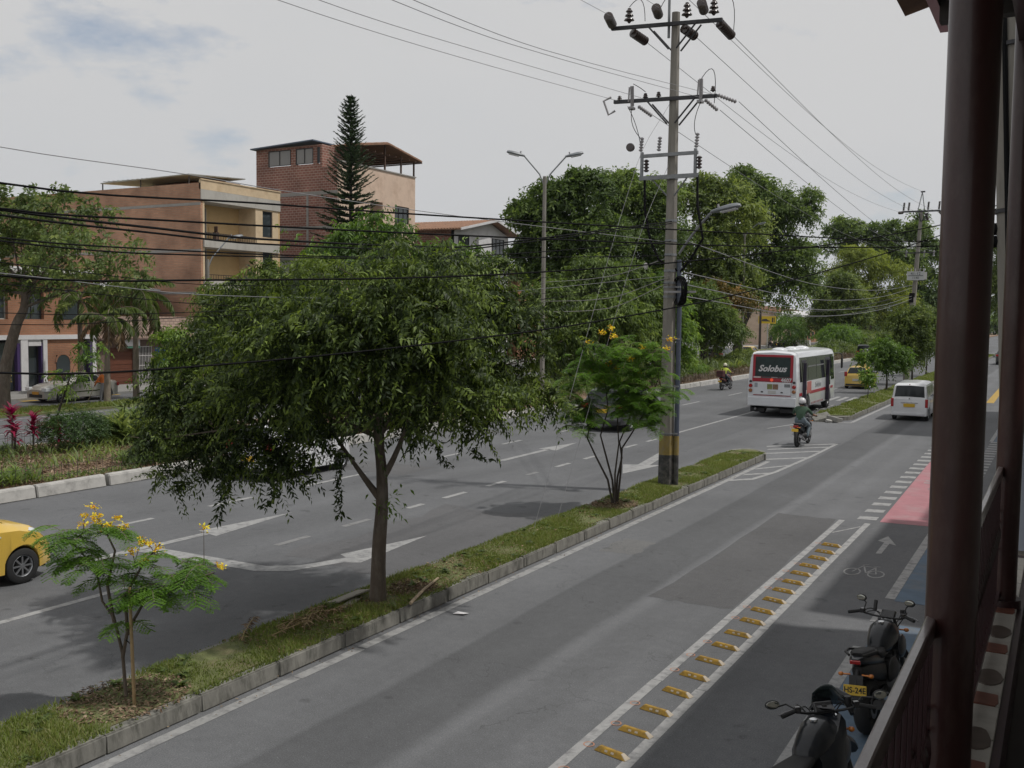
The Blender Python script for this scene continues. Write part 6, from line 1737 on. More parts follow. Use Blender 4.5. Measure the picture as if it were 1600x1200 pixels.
for side in (1, -1):
    MB().tube(bez((side * (BW - .1), BL - .1, 2.75), (side * (BW + .3), BL + .15, 2.85), (side * (BW + .26), BL + .1, 2.5), 5), .03, 6).build('mirror_arm', m_black, BUS, smooth=60)
    MB().obox((side * (BW + .26), BL + .1, 2.25), (.10, .16, .55)).build('wing_mirror', m_black, BUS, bevel=.04)
for y in (2.15, 6.85):
    for s in (-1, 1): make_wheel(BUS, s * (BW - .16), y, .46, .26, 6, m_steel, .58)
MB().box(-BW * .8, BW * .8, .1, BL - .2, .40, .55).build('underbody', m_seam, BUS)
MB().cyl((-.75, -.02, .36), (-.75, .6, .40), .05, n=10).build('exhaust', m_steel, BUS)
for a_, b_ in ((-1.0, -.35), (.35, 1.0)): MB().box(a_, b_, .1, .14, .22, .50).build('mud_flap', m_rubber, BUS)
# windscreen
MB().obox((0, BL + .005, 2.1), (1.9, .03, 1.1), (R(4), 0, 0)).build('windscreen', m_autoglass, BUS)
# ------------------------------------------------------------------ poles, lamps, wires
m_pole = M('pole_concrete', (.235, .22, .195), rough=.9, var=.16, scale=4, bump=.004, bscale=50, dirt=((.13, .12, .105), .7, 2.2), stretch=(1, 1, .25))
m_galv = M('galvanised_steel', (.24, .25, .26), rough=.5, metal=.5, var=.2, scale=5)
m_dsteel = M('dark_steel', (.05, .05, .055), rough=.55, metal=.3, var=.2)
m_ins = M('brown_insulator', (.045, .030, .026), rough=.2, var=.1, coat=.6)
m_insg = M('grey_insulator', (.32, .31, .32), rough=.35, var=.1)
m_wire = M('black_cable', (.010, .010, .011), rough=.9, var=.1, spec=.15)
m_wireg = M('grey_conductor', (.20, .20, .21), rough=.6, var=.1)
m_pipe = M('blue_grey_conduit', (.075, .09, .125), rough=.45, var=.12, scale=4)
m_lamp = M('lamp_housing', (.17, .185, .20), rough=.45, var=.15, scale=8)
m_lens = M('lamp_lens', (.45, .46, .47), rough=.2, var=.05)
m_bandk = M('band_black', (.045, .045, .047), rough=.8, var=.25, scale=8, dirt=((.16, .15, .14), .8, 4))
m_bandy = M('band_yellow', (.27, .20, .06), rough=.8, var=.2, scale=8, dirt=((.17, .15, .12), .9, 4))

def lamp_head(parent, p, d, s=1.0):
    """cobra head lamp: p the arm end, d horizontal direction"""
    d = Vector(d).normalized(); u = Vector((0, 0, 1)); sd = d.cross(u).normalized(); u = sd.cross(d)
    mb = MB()
    P = Vector(p); prof = [(0, .045, .05), (.10, .07, .065), (.25, .125, .085), (.5, .15, .10), (.68, .13, .085), (.76, .06, .05)]
    V = []; n = 10
    for (a, hw_, hh) in prof:
        for k in range(n):
            t = 6.2832 * k / n
            z = math.sin(t) * hh
            if z < 0: z *= .55
            V.append(P + d * a * s + sd * math.cos(t) * hw_ * s + u * z * s)
    F = [(i * n + k, i * n + (k + 1) % n, (i + 1) * n + (k + 1) % n, (i + 1) * n + k) for i in range(len(prof) - 1) for k in range(n)]
    F += [tuple(range(n)), tuple((len(prof) - 1) * n + k for k in range(n))]
    mb.add(V, F)
    h = mb.build('lamp_head', m_lamp, parent, smooth=50)
    c = P + d * .45 * s - u * .055 * s
    Rm = Matrix((sd, d, u)).transposed()
    MB().obox(c, (.20 * s, .42 * s, .04 * s), Rm).build('lens', m_lens, h, bevel=.012)
    MB().cyl(P + d * .2 * s + u * .08 * s, P + d * .2 * s + u * .16 * s, .03 * s, n=8).build('photocell', m_insg, h)
    return h

def pin_insulator(parent, c, s=1.0, mat=None, h=.28, nm='insulator'):
    mb = MB()
    pr = [(.02, -.04)] + [q for k in range(3) for q in ((.05, k * h / 3), (.115 - .018 * k, k * h / 3 + .02), (.10 - .018 * k, k * h / 3 + .05), (.045, k * h / 3 + .06))] + [(.035, h)]
    mb.lathe([(r * s, z * s) for r, z in pr], org=c, n=14)
    return mb.build(nm, mat or m_ins, parent, smooth=40)
def strain_insulator(parent, a, b_, r=.11, mat=None):
    a, b_ = Vector(a), Vector(b_); d = b_ - a; L_ = d.length
    pr = []
    n = max(2, int(L_ / .07))
    for k in range(n):
        z = L_ * k / n
        pr += [(r * .45, z), (r, z + L_ / n * .35), (r, z + L_ / n * .55), (r * .45, z + L_ / n * .9)]
    mb = MB(); mb.lathe(pr, n=12)
    q = d.to_track_quat('Z', 'Y').to_matrix()
    mb.v = [tuple(q @ Vector(p) + a) for p in mb.v]
    return mb.build('strain_insulator', mat or m_ins, parent, smooth=40)

UP = thing('utility_pole', 'tall concrete utility pole with black and yellow painted foot on the near median', 'utility pole', (-8.80, 24.0, 0))
H_ = 12.0
MB().tube([(0, 0, .0), (0, 0, H_)], [.205, .105], 8).build('pole', m_pole, UP)
rz_ = lambda z: .205 - (.10 * z / H_)
MB().tube([(0, 0, .18), (0, 0, .97)], [rz_(.18) + .004, rz_(.97) + .004], 8, cap=True).build('black_band', m_bandk, UP)
MB().tube([(0, 0, .972), (0, 0, 1.46)], [rz_(.97) + .004, rz_(1.46) + .004], 8).build('yellow_band', m_bandy, UP)
mb = MB(); mb.tube([(.262, .02, .15), (.255, .02, 4.6), (.22, .02, 5.9)], .062, 10); mb.build('conduit', m_pipe, UP, smooth=50)
MB().cyl((.261, .02, .97), (.260, .02, 1.46), .066, n=10).build('yellow_band', m_bandy, UP, smooth=50)
MB().cyl((.262, .02, .18), (.261, .02, .965), .066, n=10).build('black_band', m_bandk, UP, smooth=50)
for z in (1.5, 2.7, 3.9, 5.2): MB().cyl((0, 0, z), (0, 0, z + .04), rz_(z) + .015, n=8).obox((.15, .02, z + .02), (.3, .16, .04)).build('steel_strap', m_galv, UP)
for z in (4.95, 5.3, 5.6, 6.0, 6.35, 6.85, 7.9, 8.5): MB().tube([(0, 0, z), (0, 0, z + .06)], rz_(z) + .012, 8).build('steel_strap', m_galv, UP)
# arms
def arm(z, x0, x1, tilt, nm='crossarm'):
    return MB().obox(((x0 + x1) / 2, -.16, z), (x1 - x0, .085, .085), (0, tilt, 0)).build(nm, m_dsteel, UP)
arm(11.70, -1.66, 1.24, R(3)); arm(9.88, -1.55, 1.15, R(2))
for z, a in ((11.70, 1.0), (9.88, 1.0)):
    for s in (-1, 1):
        for y in (-.2, .12): MB().cyl((s * .62, y, z - .04), (s * .10, y, z - .62), .022, n=6).build('brace', m_dsteel, UP)
MB().cyl((-.17, -.02, 11.4), (-.17, -.02, 13.2), .035, n=8).build('lightning_rod', m_galv, UP)
for x, z in ((-1.18, 11.9), (.34, 11.83), (1.02, 11.80)): pin_insulator(UP, (x, -.16, z), 1.15)
for a, b_ in (((-1.62, -.2, 11.86), (-1.5, -.75, 11.92)), ((-1.15, .0, 11.66), (-1.0, .55, 11.55)), ((-.36, -.25, 11.92), (-.24, -.75, 11.95)), ((.2, .0, 11.6), (.34, .5, 11.5)), ((.82, -.3, 11.85), (.92, -.8, 11.9)), ((1.12, .0, 11.6), (1.25, .6, 11.42))):
    strain_insulator(UP, a, b_, .12)
for x in (-1.05, .75):
    mb = MB(); mb.tube([(x, -.16, 9.78), (x + .04, -.30, 10.25)], .05, 8); mb.build('fuse_cutout', m_insg, UP, smooth=40)
    MB().tube([(x - .02, -.36, 9.85), (x + .02, -.42, 10.2)], .02, 6).obox((x, -.2, 9.72), (.12, .2, .06)).build('fuse_tube', m_insg, UP)
mb = MB(); mb.tube([(-1.62, -.2, 10.05), (-1.78, -.3, 9.95), (-1.66, -.25, 9.6), (-1.5, -.2, 9.7)], .03, 6); mb.build('fuse_cutout', m_insg, UP)
for x in (-1.4, -.7, 1.05, -.35): pin_insulator(UP, (x, -.16, 9.95), .62, h=.2)
for a, b_ in (((1.15, -.1, 9.86), (1.5, .3, 9.74)), ((-.95, 0, 9.8), (-.75, .45, 9.62)), ((.8, 0, 9.8), (1.0, .4, 9.6))): strain_insulator(UP, a, b_, .05, m_insg)
def jumper(pts, r=.009): 
    P = [Vector(p) for p in pts]
    return MB().tube(bez(P[0], P[1], P[2], 8), r, 5).build('jumper_wire', m_wire, UP)
for p in (((-1.18, -.16, 12.25), (-.75, -.2, 12.7), (-.75, -.16, 11.85)), ((-.25, -.5, 11.95), (.05, -.3, 12.75), (.34, -.16, 12.25)), ((1.02, -.16, 12.2), (1.6, -.1, 12.5), (1.35, .4, 11.5)), ((.80, -.3, 10.25), (1.2, -.2, 10.9), (1.1, -.2, 9.65)), ((-.98, -.3, 10.3), (-.8, -.2, 10.2), (-.7, -.16, 10.1)),
          ((-1.0, -.3, 9.7), (-1.05, -.4, 9.2), (-.75, -.1, 8.9)), ((.8, -.3, 9.7), (.6, -.4, 9.2), (.62, -.1, 8.95)), ((-1.2, -.1, 9.8), (-.9, -.1, 9.3), (-.85, 0, 8.7))): jumper(p)
# equipment frame
MB().box(-.78, .72, -.24, -.16, 8.46, 8.54).build('frame_bar', m_galv, UP)
MB().box(-.80, .74, -.24, -.16, 7.90, 8.0).build('frame_bar', m_galv, UP)
for x in (-.74, .66): MB().box(x - .03, x + .03, -.245, -.165, 8.0, 8.6).build('frame_post', m_galv, UP)
for x, z in ((-.78, 8.62), (-.30, 8.6), (.67, 8.62)): strain_insulator(UP, (x, -.2, z), (x + .03, -.2, z + .36), .055, m_insg)
for x in (-.62, .76):
    strain_insulator(UP, (x, -.2, 8.1), (x, -.2, 8.42), .07, m_ins)
    MB().tube([(x - .04, -.2, 7.95), (x - .02, -.2, 7.2), (x + .12, -.15, 6.4), (x * .6 + .1, -.1, 5.9), (.26, 0, 5.6)], [.03, .032, .032, .03, .03], 6).build('drop_cable', m_wire, UP, smooth=60)
MB().lathe([(.001, -.06), (.10, -.05), (.11, .0), (.10, .05), (.001, .06)], org=(-1.0, -.35, 8.72), axis='Y', n=14).build('spool_insulator', m_ins, UP, smooth=40)
MB().cyl((-.45, -.2, 7.9), (-.1, -.1, 7.5), .02, n=6).build('brace', m_galv, UP); MB().cyl((.45, -.2, 7.9), (.1, -.1, 7.5), .02, n=6).build('brace', m_galv, UP)
MB().tube(bez((.22, 0, 6.05), (.70, 0, 6.75), (1.05, 0, 7.06), 6), .032, 8).build('lamp_arm', m_galv, UP, smooth=50)
lamp_head(UP, (1.03, 0, 7.05), (1, 0, .19), .98)
# cable coil
mb = MB()
ax = Matrix.Rotation(R(38), 3, 'Z')
q = random.Random(9)
for k in range(9):
    r_ = .33 + q.uniform(-.025, .03)
    mb.tube([tuple(ax @ Vector((q.uniform(-.01, .01) + (k - 4) * .018, r_ * math.cos(t), r_ * 1.05 * math.sin(t))) + Vector((.33, -.16, 5.12))) for t in [6.2832 * i / 24 for i in range(25)]], .016, 6)
mb.build('cable_coil', m_wire, UP, smooth=60)
MB().box(-.05, .78, -.30, -.27, 5.07, 5.12).build('coil_bracket', m_insg, UP)
MB().tube([(.40, -.16, 5.5), (.41, -.18, 5.9)], .012, 5).build('cable_tail', m_wire, UP)
MB().ball((-.6, -.15, 5.75), (.06, .05, .09), 8, 6).build('splice_case', m_whiteiron, UP)

def street_lamp(base, h, arms, label, r=.12, group=None):
    T = thing('street_lamp', label, 'street lamp', base, 0, group)
    MB().tube([(0, 0, 0), (0, 0, h)], [r, r * .72], 10).build('pole', m_pole, T, smooth=50)
    for (dx, dy, dz, L_) in arms:
        e = Vector((dx, dy, 0)).normalized()
        MB().tube([(0, 0, h - .5), tuple(e * .25 + Vector((0, 0, h + .1))), tuple(e * L_ + Vector((0, 0, h + dz)))], .035, 8).build('lamp_arm', m_galv, T, smooth=50)
        lamp_head(T, e * (L_ - .04) + Vector((0, 0, h + dz - .02)), (e.x, e.y, .22), 1.15)
    return T
street_lamp((-21.9, 42.4, .2), 10.9, [(-.75, -.45, .95, 1.0), (.75, .45, .95, 1.0)], 'double headed concrete street lamp standing in the planted strip')
street_lamp((-40.0, 38.6, .1), 7.2, [(.35, 1, 1.2, 1.2)], 'single armed street lamp in front of the ochre block balconies')
street_lamp((-26.4, 91.6, .2), 12.3, [(-.75, -.45, .8, 1.1), (.75, .45, .8, 1.1)], 'street lamp half sunk in the tall tree crowns')

FP = thing('utility_pole', 'far concrete utility pole with a white box plate on the second median', 'utility pole', (-9.8, 80, 0))
MB().tube([(-.6, 0, 0), (0, 0, 12.7)], [.24, .12], 8).build('pole', m_pole, FP)
MB().tube([(-.62, -.3, .1), (-.35, -.2, 6.3)], [.2, .17], 8).build('pole_stub', m_pole, FP)
MB().box(-1.35, 1.3, -.12, .0, 12.6, 12.72).build('crossarm', m_dsteel, FP)
MB().tube([(-.25, 0, 12.7), (.02, 0, 14.1)], .035, 6).build('a_frame_leg', m_galv, FP); MB().tube([(.22, 0, 12.7), (.02, 0, 14.1)], .035, 6).build('a_frame_leg', m_galv, FP)
MB().obox((.06, 0, 14.1), (.3, .08, .1)).build('a_frame_head', m_dsteel, FP)
for x in (-1.25, -.9, .45, 1.2): strain_insulator(FP, (x, -.06, 12.75), (x + .05, -.06, 13.35), .09)
for a, b_ in (((-1.3, -.1, 12.6), (-1.5, -.5, 12.55)), ((1.25, -.1, 12.6), (1.6, .4, 12.2)), ((.3, -.1, 12.5), (.45, .1, 12.0))): strain_insulator(FP, a, b_, .11)
MB().cyl((-.15, -.1, 12.5), (-.02, -.1, 11.9), .05, n=6).build('brace', m_dsteel, FP); MB().cyl((.5, -.1, 12.55), (.05, -.1, 11.9), .05, n=6).build('brace', m_dsteel, FP)
MB().box(-1.1, 1.0, -.15, -.08, 9.55, 9.63).build('crossarm', m_dsteel, FP)
for x in (-.95, .3, .95): strain_insulator(FP, (x, -.1, 9.3), (x + .05, -.1, 9.75), .07, m_insg)
MB().box(-.78, .42, -.45, -.38, 7.55, 8.2).build('plate_board', M('white_board', (.46, .47, .47), rough=.5, var=.05), FP)
MB().box(-.70, .34, -.46, -.451, 7.86, 7.90).build('plate_line', m_dsteel, FP)
text_obj('plate_number', '41-12', .30, m_dsteel, FP, (-.18, -.455, 8.03), (R(90), 0, 0), .003)
text_obj('plate_number', '1140', .24, m_dsteel, FP, (-.18, -.455, 7.72), (R(90), 0, 0), .003)
MB().box(.42, .60, -.45, -.40, 7.6, 8.15).build('frame_bracket', m_whiteiron, FP)
for x in (-.5, -.2, .1, .35): MB().cyl((x, -.4, 8.2), (x, -.4, 8.42), .025, n=6).build('board_bracket', m_whiteiron, FP)
MB().cyl((-.45, -.25, 5.9), (-.4, -.2, 6.6), .2, n=8).build('cable_clutter', m_wire, FP)
sp_ = thing('slim_pole', 'slim white pole leaning behind the far utility pole', 'pole', (-10.3, 112, 0))
MB().tube([(.1, 0, 0), (-.2, 0, 8.6)], .08, 6).build('shaft', m_insg, sp_)
dk = thing('service_pole', 'dark timber pole before the far houses right of the bus', 'utility pole', (-40.5, 150, 0))
MB().tube([(0, 0, 0), (0, 0, 8)], [.2, .15], 8).build('shaft', bark_d, dk)

# near leaning pole by the facades on the right
RP = thing('utility_pole', 'near concrete pole by the facades, mostly hidden by the brown columns', 'utility pole', (-.09, 9.0, 0))
RP.rotation_euler = (0, R(-3.2), 0)
MB().tube([(0, 0, 0), (0, 0, 8.6)], [.17, .14], 14).build('pole', m_pole, RP, smooth=50)
for a in (.2, .9): MB().tube([(.165 * math.cos(-a * 2.2), .165 * math.sin(-a * 2.2), 3.2), (.15 * math.cos(-a * 2.2), .15 * math.sin(-a * 2.2), 8.4)], .022, 6).build('riser_cable', m_insg if a < .5 else m_wire, RP)
for z in (5.3, 6.6, 7.6): MB().cyl((0, 0, z), (0, 0, z + .03), .17, n=14).build('steel_strap', m_dsteel, RP)
MB().box(-.08, .12, -.24, -.15, 3.6, 4.15).build('meter_box', m_gloss, RP)
MB().cyl((0, 0, 2.6), (0, 0, 3.55), .177, n=14).build('painted_sleeve', M('pale_sleeve', (.33, .36, .42), rough=.6, var=.06), RP, smooth=50)
for z in (5.18, 5.08): MB().lathe([(.001, -.10), (.05, -.08), (.05, .08), (.001, .10)], org=(-.22, .0, z), axis='X', n=10).build('cable_clamp', m_wire, RP, smooth=40)

# wires; each one is a thing
def wire(label, pts, r, mat=None, group=None, n=5, sub=5):
    P = [Vector(p) for p in pts]
    out = []
    for i in range(len(P) - 1):
        p0 = P[max(i - 1, 0)]; p1 = P[i]; p2 = P[i + 1]; p3 = P[min(i + 2, len(P) - 1)]
        t1 = (p2 - p0) * ((p2 - p1).length / max((p2 - p0).length, 1e-6)); t2 = (p3 - p1) * ((p2 - p1).length / max((p3 - p1).length, 1e-6))
        for k in range(sub):
            t = k / sub
            out.append(p1 * (2 * t ** 3 - 3 * t * t + 1) + t1 * (t ** 3 - 2 * t * t + t) + p2 * (-2 * t ** 3 + 3 * t * t) + t2 * (t ** 3 - t * t))
    out.append(P[-1])
    o = MB().tube(out, r, n).build('overhead_wire', mat or m_wire, smooth=70)
    return tag(o, label, 'wire', group)
GB = 'thick black cables from the near pole'
wire('thick black cable, uppermost of those leaving the near pole to the left', [(-8.74, -12, 6.2), (-3.36, 2.26, 4.86), (-3.01, 3.18, 4.87), (-2.66, 4.12, 4.89), (-1.78, 6.43, 4.96), (-.91, 8.75, 5.06), (-.52, 9.0, 5.16)], .0042, group=GB)
wire('thick black cable running just under the uppermost one from the near pole', [(-8.74, -12, 6.0), (-3.36, 2.25, 4.77), (-3.16, 2.8, 4.77), (-2.66, 4.12, 4.8), (-1.78, 6.43, 4.88), (-.91, 8.75, 5.02), (-.52, 9.0, 5.08)], .0042, group=GB)
wire('thick black cable sagging level through the middle of the big tree', [(-8.74, -12, 5.9), (-3.36, 2.25, 4.53), (-3.08, 2.99, 4.54), (-2.54, 4.43, 4.62), (-1.78, 6.43, 4.83), (-.91, 8.74, 5.19), (-.5, 9.1, 5.38)], .0042, group=GB)
wire('lowest thick black cable, crossing in front of the silver car and the tree', [(-8.74, -12, 5.6), (-3.36, 2.24, 4.18), (-3.08, 2.99, 4.19), (-2.65, 4.13, 4.28), (-2.28, 5.12, 4.39), (-1.78, 6.44, 4.6), (-.91, 8.75, 5.11), (-.5, 9.1, 5.36)], .0042, group=GB)
GM = 'telephone cables along the near median'
Xm = -8.74
def mwire(label, yz, r, mat=None, dx=0):
    wire(label, [(Xm + dx, -12, yz[0][1] + .75)] + [(Xm + dx * (1 - (y - 5) / 19), y, z) for y, z in yz], r, mat, GM)
mwire('bundled twin cable, thickest of the cables running along the median', [(5.87, 5.35), (7.74, 5.33), (9.23, 5.33), (13.57, 5.52), (15.22, 5.7), (23.85, 6.85)], .014)
mwire('lower strand hugging the thickest twin cable along the median', [(5.87, 5.30), (7.74, 5.275), (9.23, 5.27), (13.57, 5.47), (15.22, 5.66), (23.85, 6.80)], .012)
mwire('black cable below the twin cable, upper strand of a close pair', [(5.86, 5.09), (7.65, 5.10), (10.69, 5.20), (15.23, 5.45), (23.85, 6.0)], .009)
mwire('black cable below the twin cable, lower strand of a close pair', [(5.86, 5.06), (7.65, 5.05), (13.57, 5.36), (23.85, 6.36)], .009)
mwire('thin cable just above the thick level cable at the left edge', [(5.85, 4.86), (8.49, 4.74), (13.58, 4.97), (23.85, 5.6)], .0045)
mwire('thin cable crossing the thick level cable at the left edge', [(5.85, 4.76), (8.49, 4.62), (13.58, 4.74), (23.85, 5.5)], .0045, m_wireg)
mwire('thin cable sagging deepest into the big tree crown', [(5.85, 4.66), (8.48, 4.51), (13.58, 4.51), (23.85, 5.42)], .0045)
mwire('thin cable rising slightly to the right before the left palm', [(5.84, 4.39), (8.48, 4.43), (13.58, 4.66), (23.85, 5.32)], .0045)
mwire('lowest thin cable along the median, under the rising one', [(5.84, 4.28), (8.48, 4.38), (13.58, 4.54), (23.85, 5.27)], .0045)
GU = 'power lines over the avenue'
wire('power line from the left end of the lower crossarm, leftmost at the top edge', [(-10.2, 0, 8.6), (-10.2, 11.25, 8.96), (-10.2, 15.79, 9.25), (-10.2, 23.8, 9.93)], .0055, m_wireg, GU)
wire('power line second from the left at the top edge', [(-9.6, 0, 8.6), (-9.6, 11.46, 8.93), (-9.6, 15.71, 9.24), (-9.6, 23.8, 9.96)], .0055, m_wireg, GU)
wire('power line third from the left at the top edge', [(-8.2, 0, 8.3), (-8.2, 11.27, 8.69), (-8.2, 14.63, 8.9), (-8.0, 23.8, 9.8)], .0055, m_wireg, GU)
wire('power line fourth from the left at the top edge', [(-7.7, 0, 8.2), (-7.7, 11.06, 8.56), (-7.7, 14.82, 8.8), (-7.7, 23.8, 9.85)], .0055, m_wireg, GU)
wire('power line reaching the left strain insulator of the top crossarm', [(-10.3, 5, 11.5), (-10.3, 14, 11.5), (-10.24, 23.3, 11.92)], .0055, m_wireg, GU)
wire('power line reaching the middle strain insulator of the top crossarm', [(-9.0, 5, 11.6), (-9.0, 14, 11.6), (-8.98, 23.3, 11.95)], .0055, m_wireg, GU)
wire('power line reaching the right strain insulator of the top crossarm', [(-7.8, 5, 11.5), (-7.8, 14, 11.5), (-7.82, 23.2, 11.9)], .0055, m_wireg, GU)
for k, (p, q, lb) in enumerate((((-9.74, 24.5, 11.5), (-11.1, 79.6, 12.55), 'power line from the left hand insulator of the top crossarm to the far pole'), ((-8.4, 24.5, 11.45), (-9.4, 79.6, 12.3), 'power line from the middle insulator of the top crossarm to the far pole'),
        ((-7.49, 24.6, 11.4), (-8.3, 80, 12.4), 'power line from the right hand insulator of the top crossarm to the far pole'), ((-8.6, 24, 12.4), (-9.78, 80, 14.1), 'earth wire from the pole top to the peak of the far pole'),
        ((-9.5, 24.4, 9.62), (-10.7, 80, 9.65), 'power line from the left of the lower crossarm toward the far pole'), ((-7.74, 24.4, 9.6), (-9.4, 80, 9.65), 'power line from the right of the lower crossarm toward the far pole'), ((-7.24, 24.3, 9.74), (-8.8, 80, 9.65), 'power line from the tip of the lower crossarm toward the far pole'))):
    p, q = Vector(p), Vector(q); m_ = p.lerp(q, .5) - Vector((0, 0, .75))
    wire(lb, [p, p.lerp(m_, .5) - Vector((0, 0, .15)), m_, q.lerp(m_, .5) - Vector((0, 0, .15)), q], .008, m_wireg, GU)
wire('single thin wire slanting down over the ochre block roof', [(-16, 0, 7.4), (-13.38, 9.0, 6.74), (-12.59, 11.69, 6.66), (-12.09, 13.4, 6.57), (-11.01, 17.09, 6.46), (-8.9, 24.05, 6.36)], .007, m_wireg)
for z, x2, z2, lb in ((5.95, -21.9, 6.1, 'pale service wire, topmost from the tall pole to the double street lamp'), (5.45, -21.9, 5.2, 'pale service wire, second from the tall pole to the double street lamp'), (5.3, -21.9, 4.7, 'pale service wire, lowest from the tall pole to the double street lamp')):
    wire(lb, [(-8.9, 24.0, z), (-13, 29.8, z * .5 + z2 * .5 - .25), (x2, 42.3, z2)], .011, m_insg, 'service wires to the street lamp')
for z, q, lb in ((5.6, (-10.2, 80, 7.0), 'upper pale cable from the tall pole to the far pole'), (5.3, (-10.2, 80, 6.4), 'second pale cable from the tall pole to the far pole'), (5.0, (-10.2, 80, 6.2), 'third pale cable from the tall pole to the far pole'), (6.4, (-10.2, 80, 7.2), 'topmost pale cable from the tall pole to the far pole')):
    wire(lb, [(-8.5, 24.2, z), (-8.9, 40, (z * .7 + q[2] * .3) - .75), (-9.5, 60, (z * .35 + q[2] * .65) - .7), q], .012, m_wireg, 'cables between the two poles')
for y, z, lb in ((14, 4.7, 'drop wire from the far pole to the left across the avenue, upper'), (8, 4.2, 'drop wire from the far pole to the left across the avenue, lower')):
    wire(lb, [(-10.2, 80, z + 1.8), (-17, 80 + y * .3, z + .6), (-26, 80 + y, z + 1.0)], .018, m_wireg, 'drop wires from the far pole')
wire('thin guy wire slanting from the median grass, left of a pair', [(-9.15, 17.46, .2), (-8.95, 22, 8.0), (-8.85, 23.9, 9.8)], .005, m_wireg, 'guy wires')
wire('thin guy wire slanting from the median grass, right of a pair', [(-9.15, 18.5, .2), (-8.95, 22.3, 6.4), (-8.85, 23.9, 8.3)], .005, m_wireg, 'guy wires')

# ------------------------------------------------------------------ the balcony the photograph was taken from
m_maroon = M('maroon_gloss_paint', (.045, .015, .0135), rough=.36, var=.22, scale=9, coat=.25, bump=.0012, bscale=45, dirt=((.085, .05, .042), .55, 16), stretch=(1, 1, .35))
m_maroond = M('maroon_rail_paint', (.034, .012, .014), rough=.35, var=.15, scale=12, coat=.4)
m_floor = M('balcony_floor', (.045, .032, .026), rough=.6, var=.15)
m_soffit = M('soffit_timber', (.085, .075, .07), rough=.8, var=.2, scale=3, stretch=(6, .6, 1))
m_tilew = M('ledge_tile_cream', (.44, .42, .38), rough=.35, var=.12, scale=14, dirt=((.25, .23, .20), .5, 9))
m_tileb = M('ledge_stone_brown', (.115, .09, .075), rough=.35, var=.25, scale=18)
m_tiler = M('ledge_stone_red', (.21, .085, .06), rough=.35, var=.2, scale=18)
BAL = thing('balcony', 'dark maroon balcony edge with a tiled ledge at the right of the picture', 'balcony', (0, 0, 0))
MB().box(-.30, 1.9, -4, 6.3, 2.72, 2.9).build('floor_slab', m_floor, BAL)
MB().box(1.9, 6, -4, 6.3, 0, 8).build('house_wall', m_offw, BAL)
MB().box(.1, 1.9, -4, 6.3, 0, 2.72).build('ground_floor_wall', m_offw, BAL)
MB().box(-.30, -.12, -4, 6.3, 2.9, 3.085).build('ledge', m_maroond, BAL)
k = 0; y = .3
while y < 5.95:
    MB().box(-.275, -.145, y + .004, y + .306, 3.085, 3.096).build('ledge_tile', m_tilew, BAL, bevel=.003)
    y += .31
q = random.Random(2)
for i in range(9):
    y0 = 5.25 - .62 * i
    V = [(-.175 + .043 * math.cos(a) * (1 + .12 * math.sin(3 * a + i)), y0 + .105 * math.sin(a) * (1 + .1 * math.cos(2 * a)), 0) for a in [6.2832 * j / 14 for j in range(14)]]
    MB().prism([(p[0] - .02, p[1]) for p in V], 'Z', 3.09, 3.0995).build('inlaid_stone', m_tileb, BAL, bevel=.002)
    MB().prism([(-.262, y0 - .30), (-.158, y0 - .30), (-.150, y0 - .27), (-.155, y0 - .185), (-.262, y0 - .175)], 'Z', 3.09, 3.0995).build('inlaid_stone', m_tiler, BAL, bevel=.002)
    MB().prism([(-.264, y0 - .02), (-.240, y0 + .03), (-.264, y0 + .08)], 'Z', 3.09, 3.0992).build('inlaid_stone', M('ledge_stone_ochre', (.28, .17, .10), rough=.35, var=.2), BAL)
for x, y, lbl in ((-.2, 2.4, 'first'), (-.205, 5.1, 'second')):
    MB().tube([(x, y, 2.9), (x, y, 5.78)], .054, 28).build('column', m_maroon, BAL, smooth=60)
    MB().tube([(x, y, 3.09), (x, y, 3.13)], .075, 24).build('column_foot', m_maroond, BAL, smooth=60)
RL = thing('balcony_railing', 'dark maroon railing with close upright bars outside the brown columns', 'railing', (-.236, 0, 0))
MB().box(-.012, .010, -3, 5.5, 3.70, 3.745).build('handrail', M('handrail_sky_sheen', (.12, .095, .09), rough=.3, var=.2, scale=25, coat=.5, dirt=((.05, .02, .02), .8, 14)), RL, bevel=.004)  # paler than the bars: sky sheen on the rail put into its colour
MB().box(-.018, .018, -3, 5.5, 3.14, 3.165).build('bottom_rail', m_maroond, RL)
bm_ = MB().box(-.007, .007, -.007, .007, 3.165, 3.715).ball((0, 0, 3.44), (.016, .016, .05), 8, 6).mesh('baluster', m_maroond, smooth=40)
for k in range(78):
    o = link('baluster', bm_, RL); o.location = (0, -1.0 + k * .082, 0)
sc = MB()
for k in range(24):
    y = -.9 + k * .27
    sc.tube([(0, y + .07 * math.cos(t) * (1 - t / 14), 3.44 + .12 * math.sin(t) * (1 - t / 14)) for t in [i * .55 for i in range(16)]], .005, 4)
o = sc.build('scroll_work', m_maroond, RL); o['kind'] = 'stuff'
RF = thing('balcony_roof', 'timber soffit and eave edge above the brown columns', 'roof', (0, 0, 0))
MB().box(-.55, 6, -4, 5.05, 5.78, 5.86).build('soffit', m_soffit, RF)
MB().box(-.57, -.53, -4, 5.07, 5.74, 5.92).build('fascia', m_maroond, RF)
for k in range(14): MB().box(-.53, 1.9, -3.4 + k * .62, -3.33 + k * .62, 5.68, 5.78).build('rafter', m_soffit, RF)
MB().box(-.24, -.16, -4, 5.2, 5.66, 5.78).build('beam', m_maroond, RF)
mb = MB()
for k in range(26): mb.tube([(-.62, -3.9 + k * .35, 5.92), (3, -3.9 + k * .35, 6.9)], .09, 8)
mb.obox((1.2, .5, 6.38), (4, 9.1, .04), (0, R(-15.4), 0))
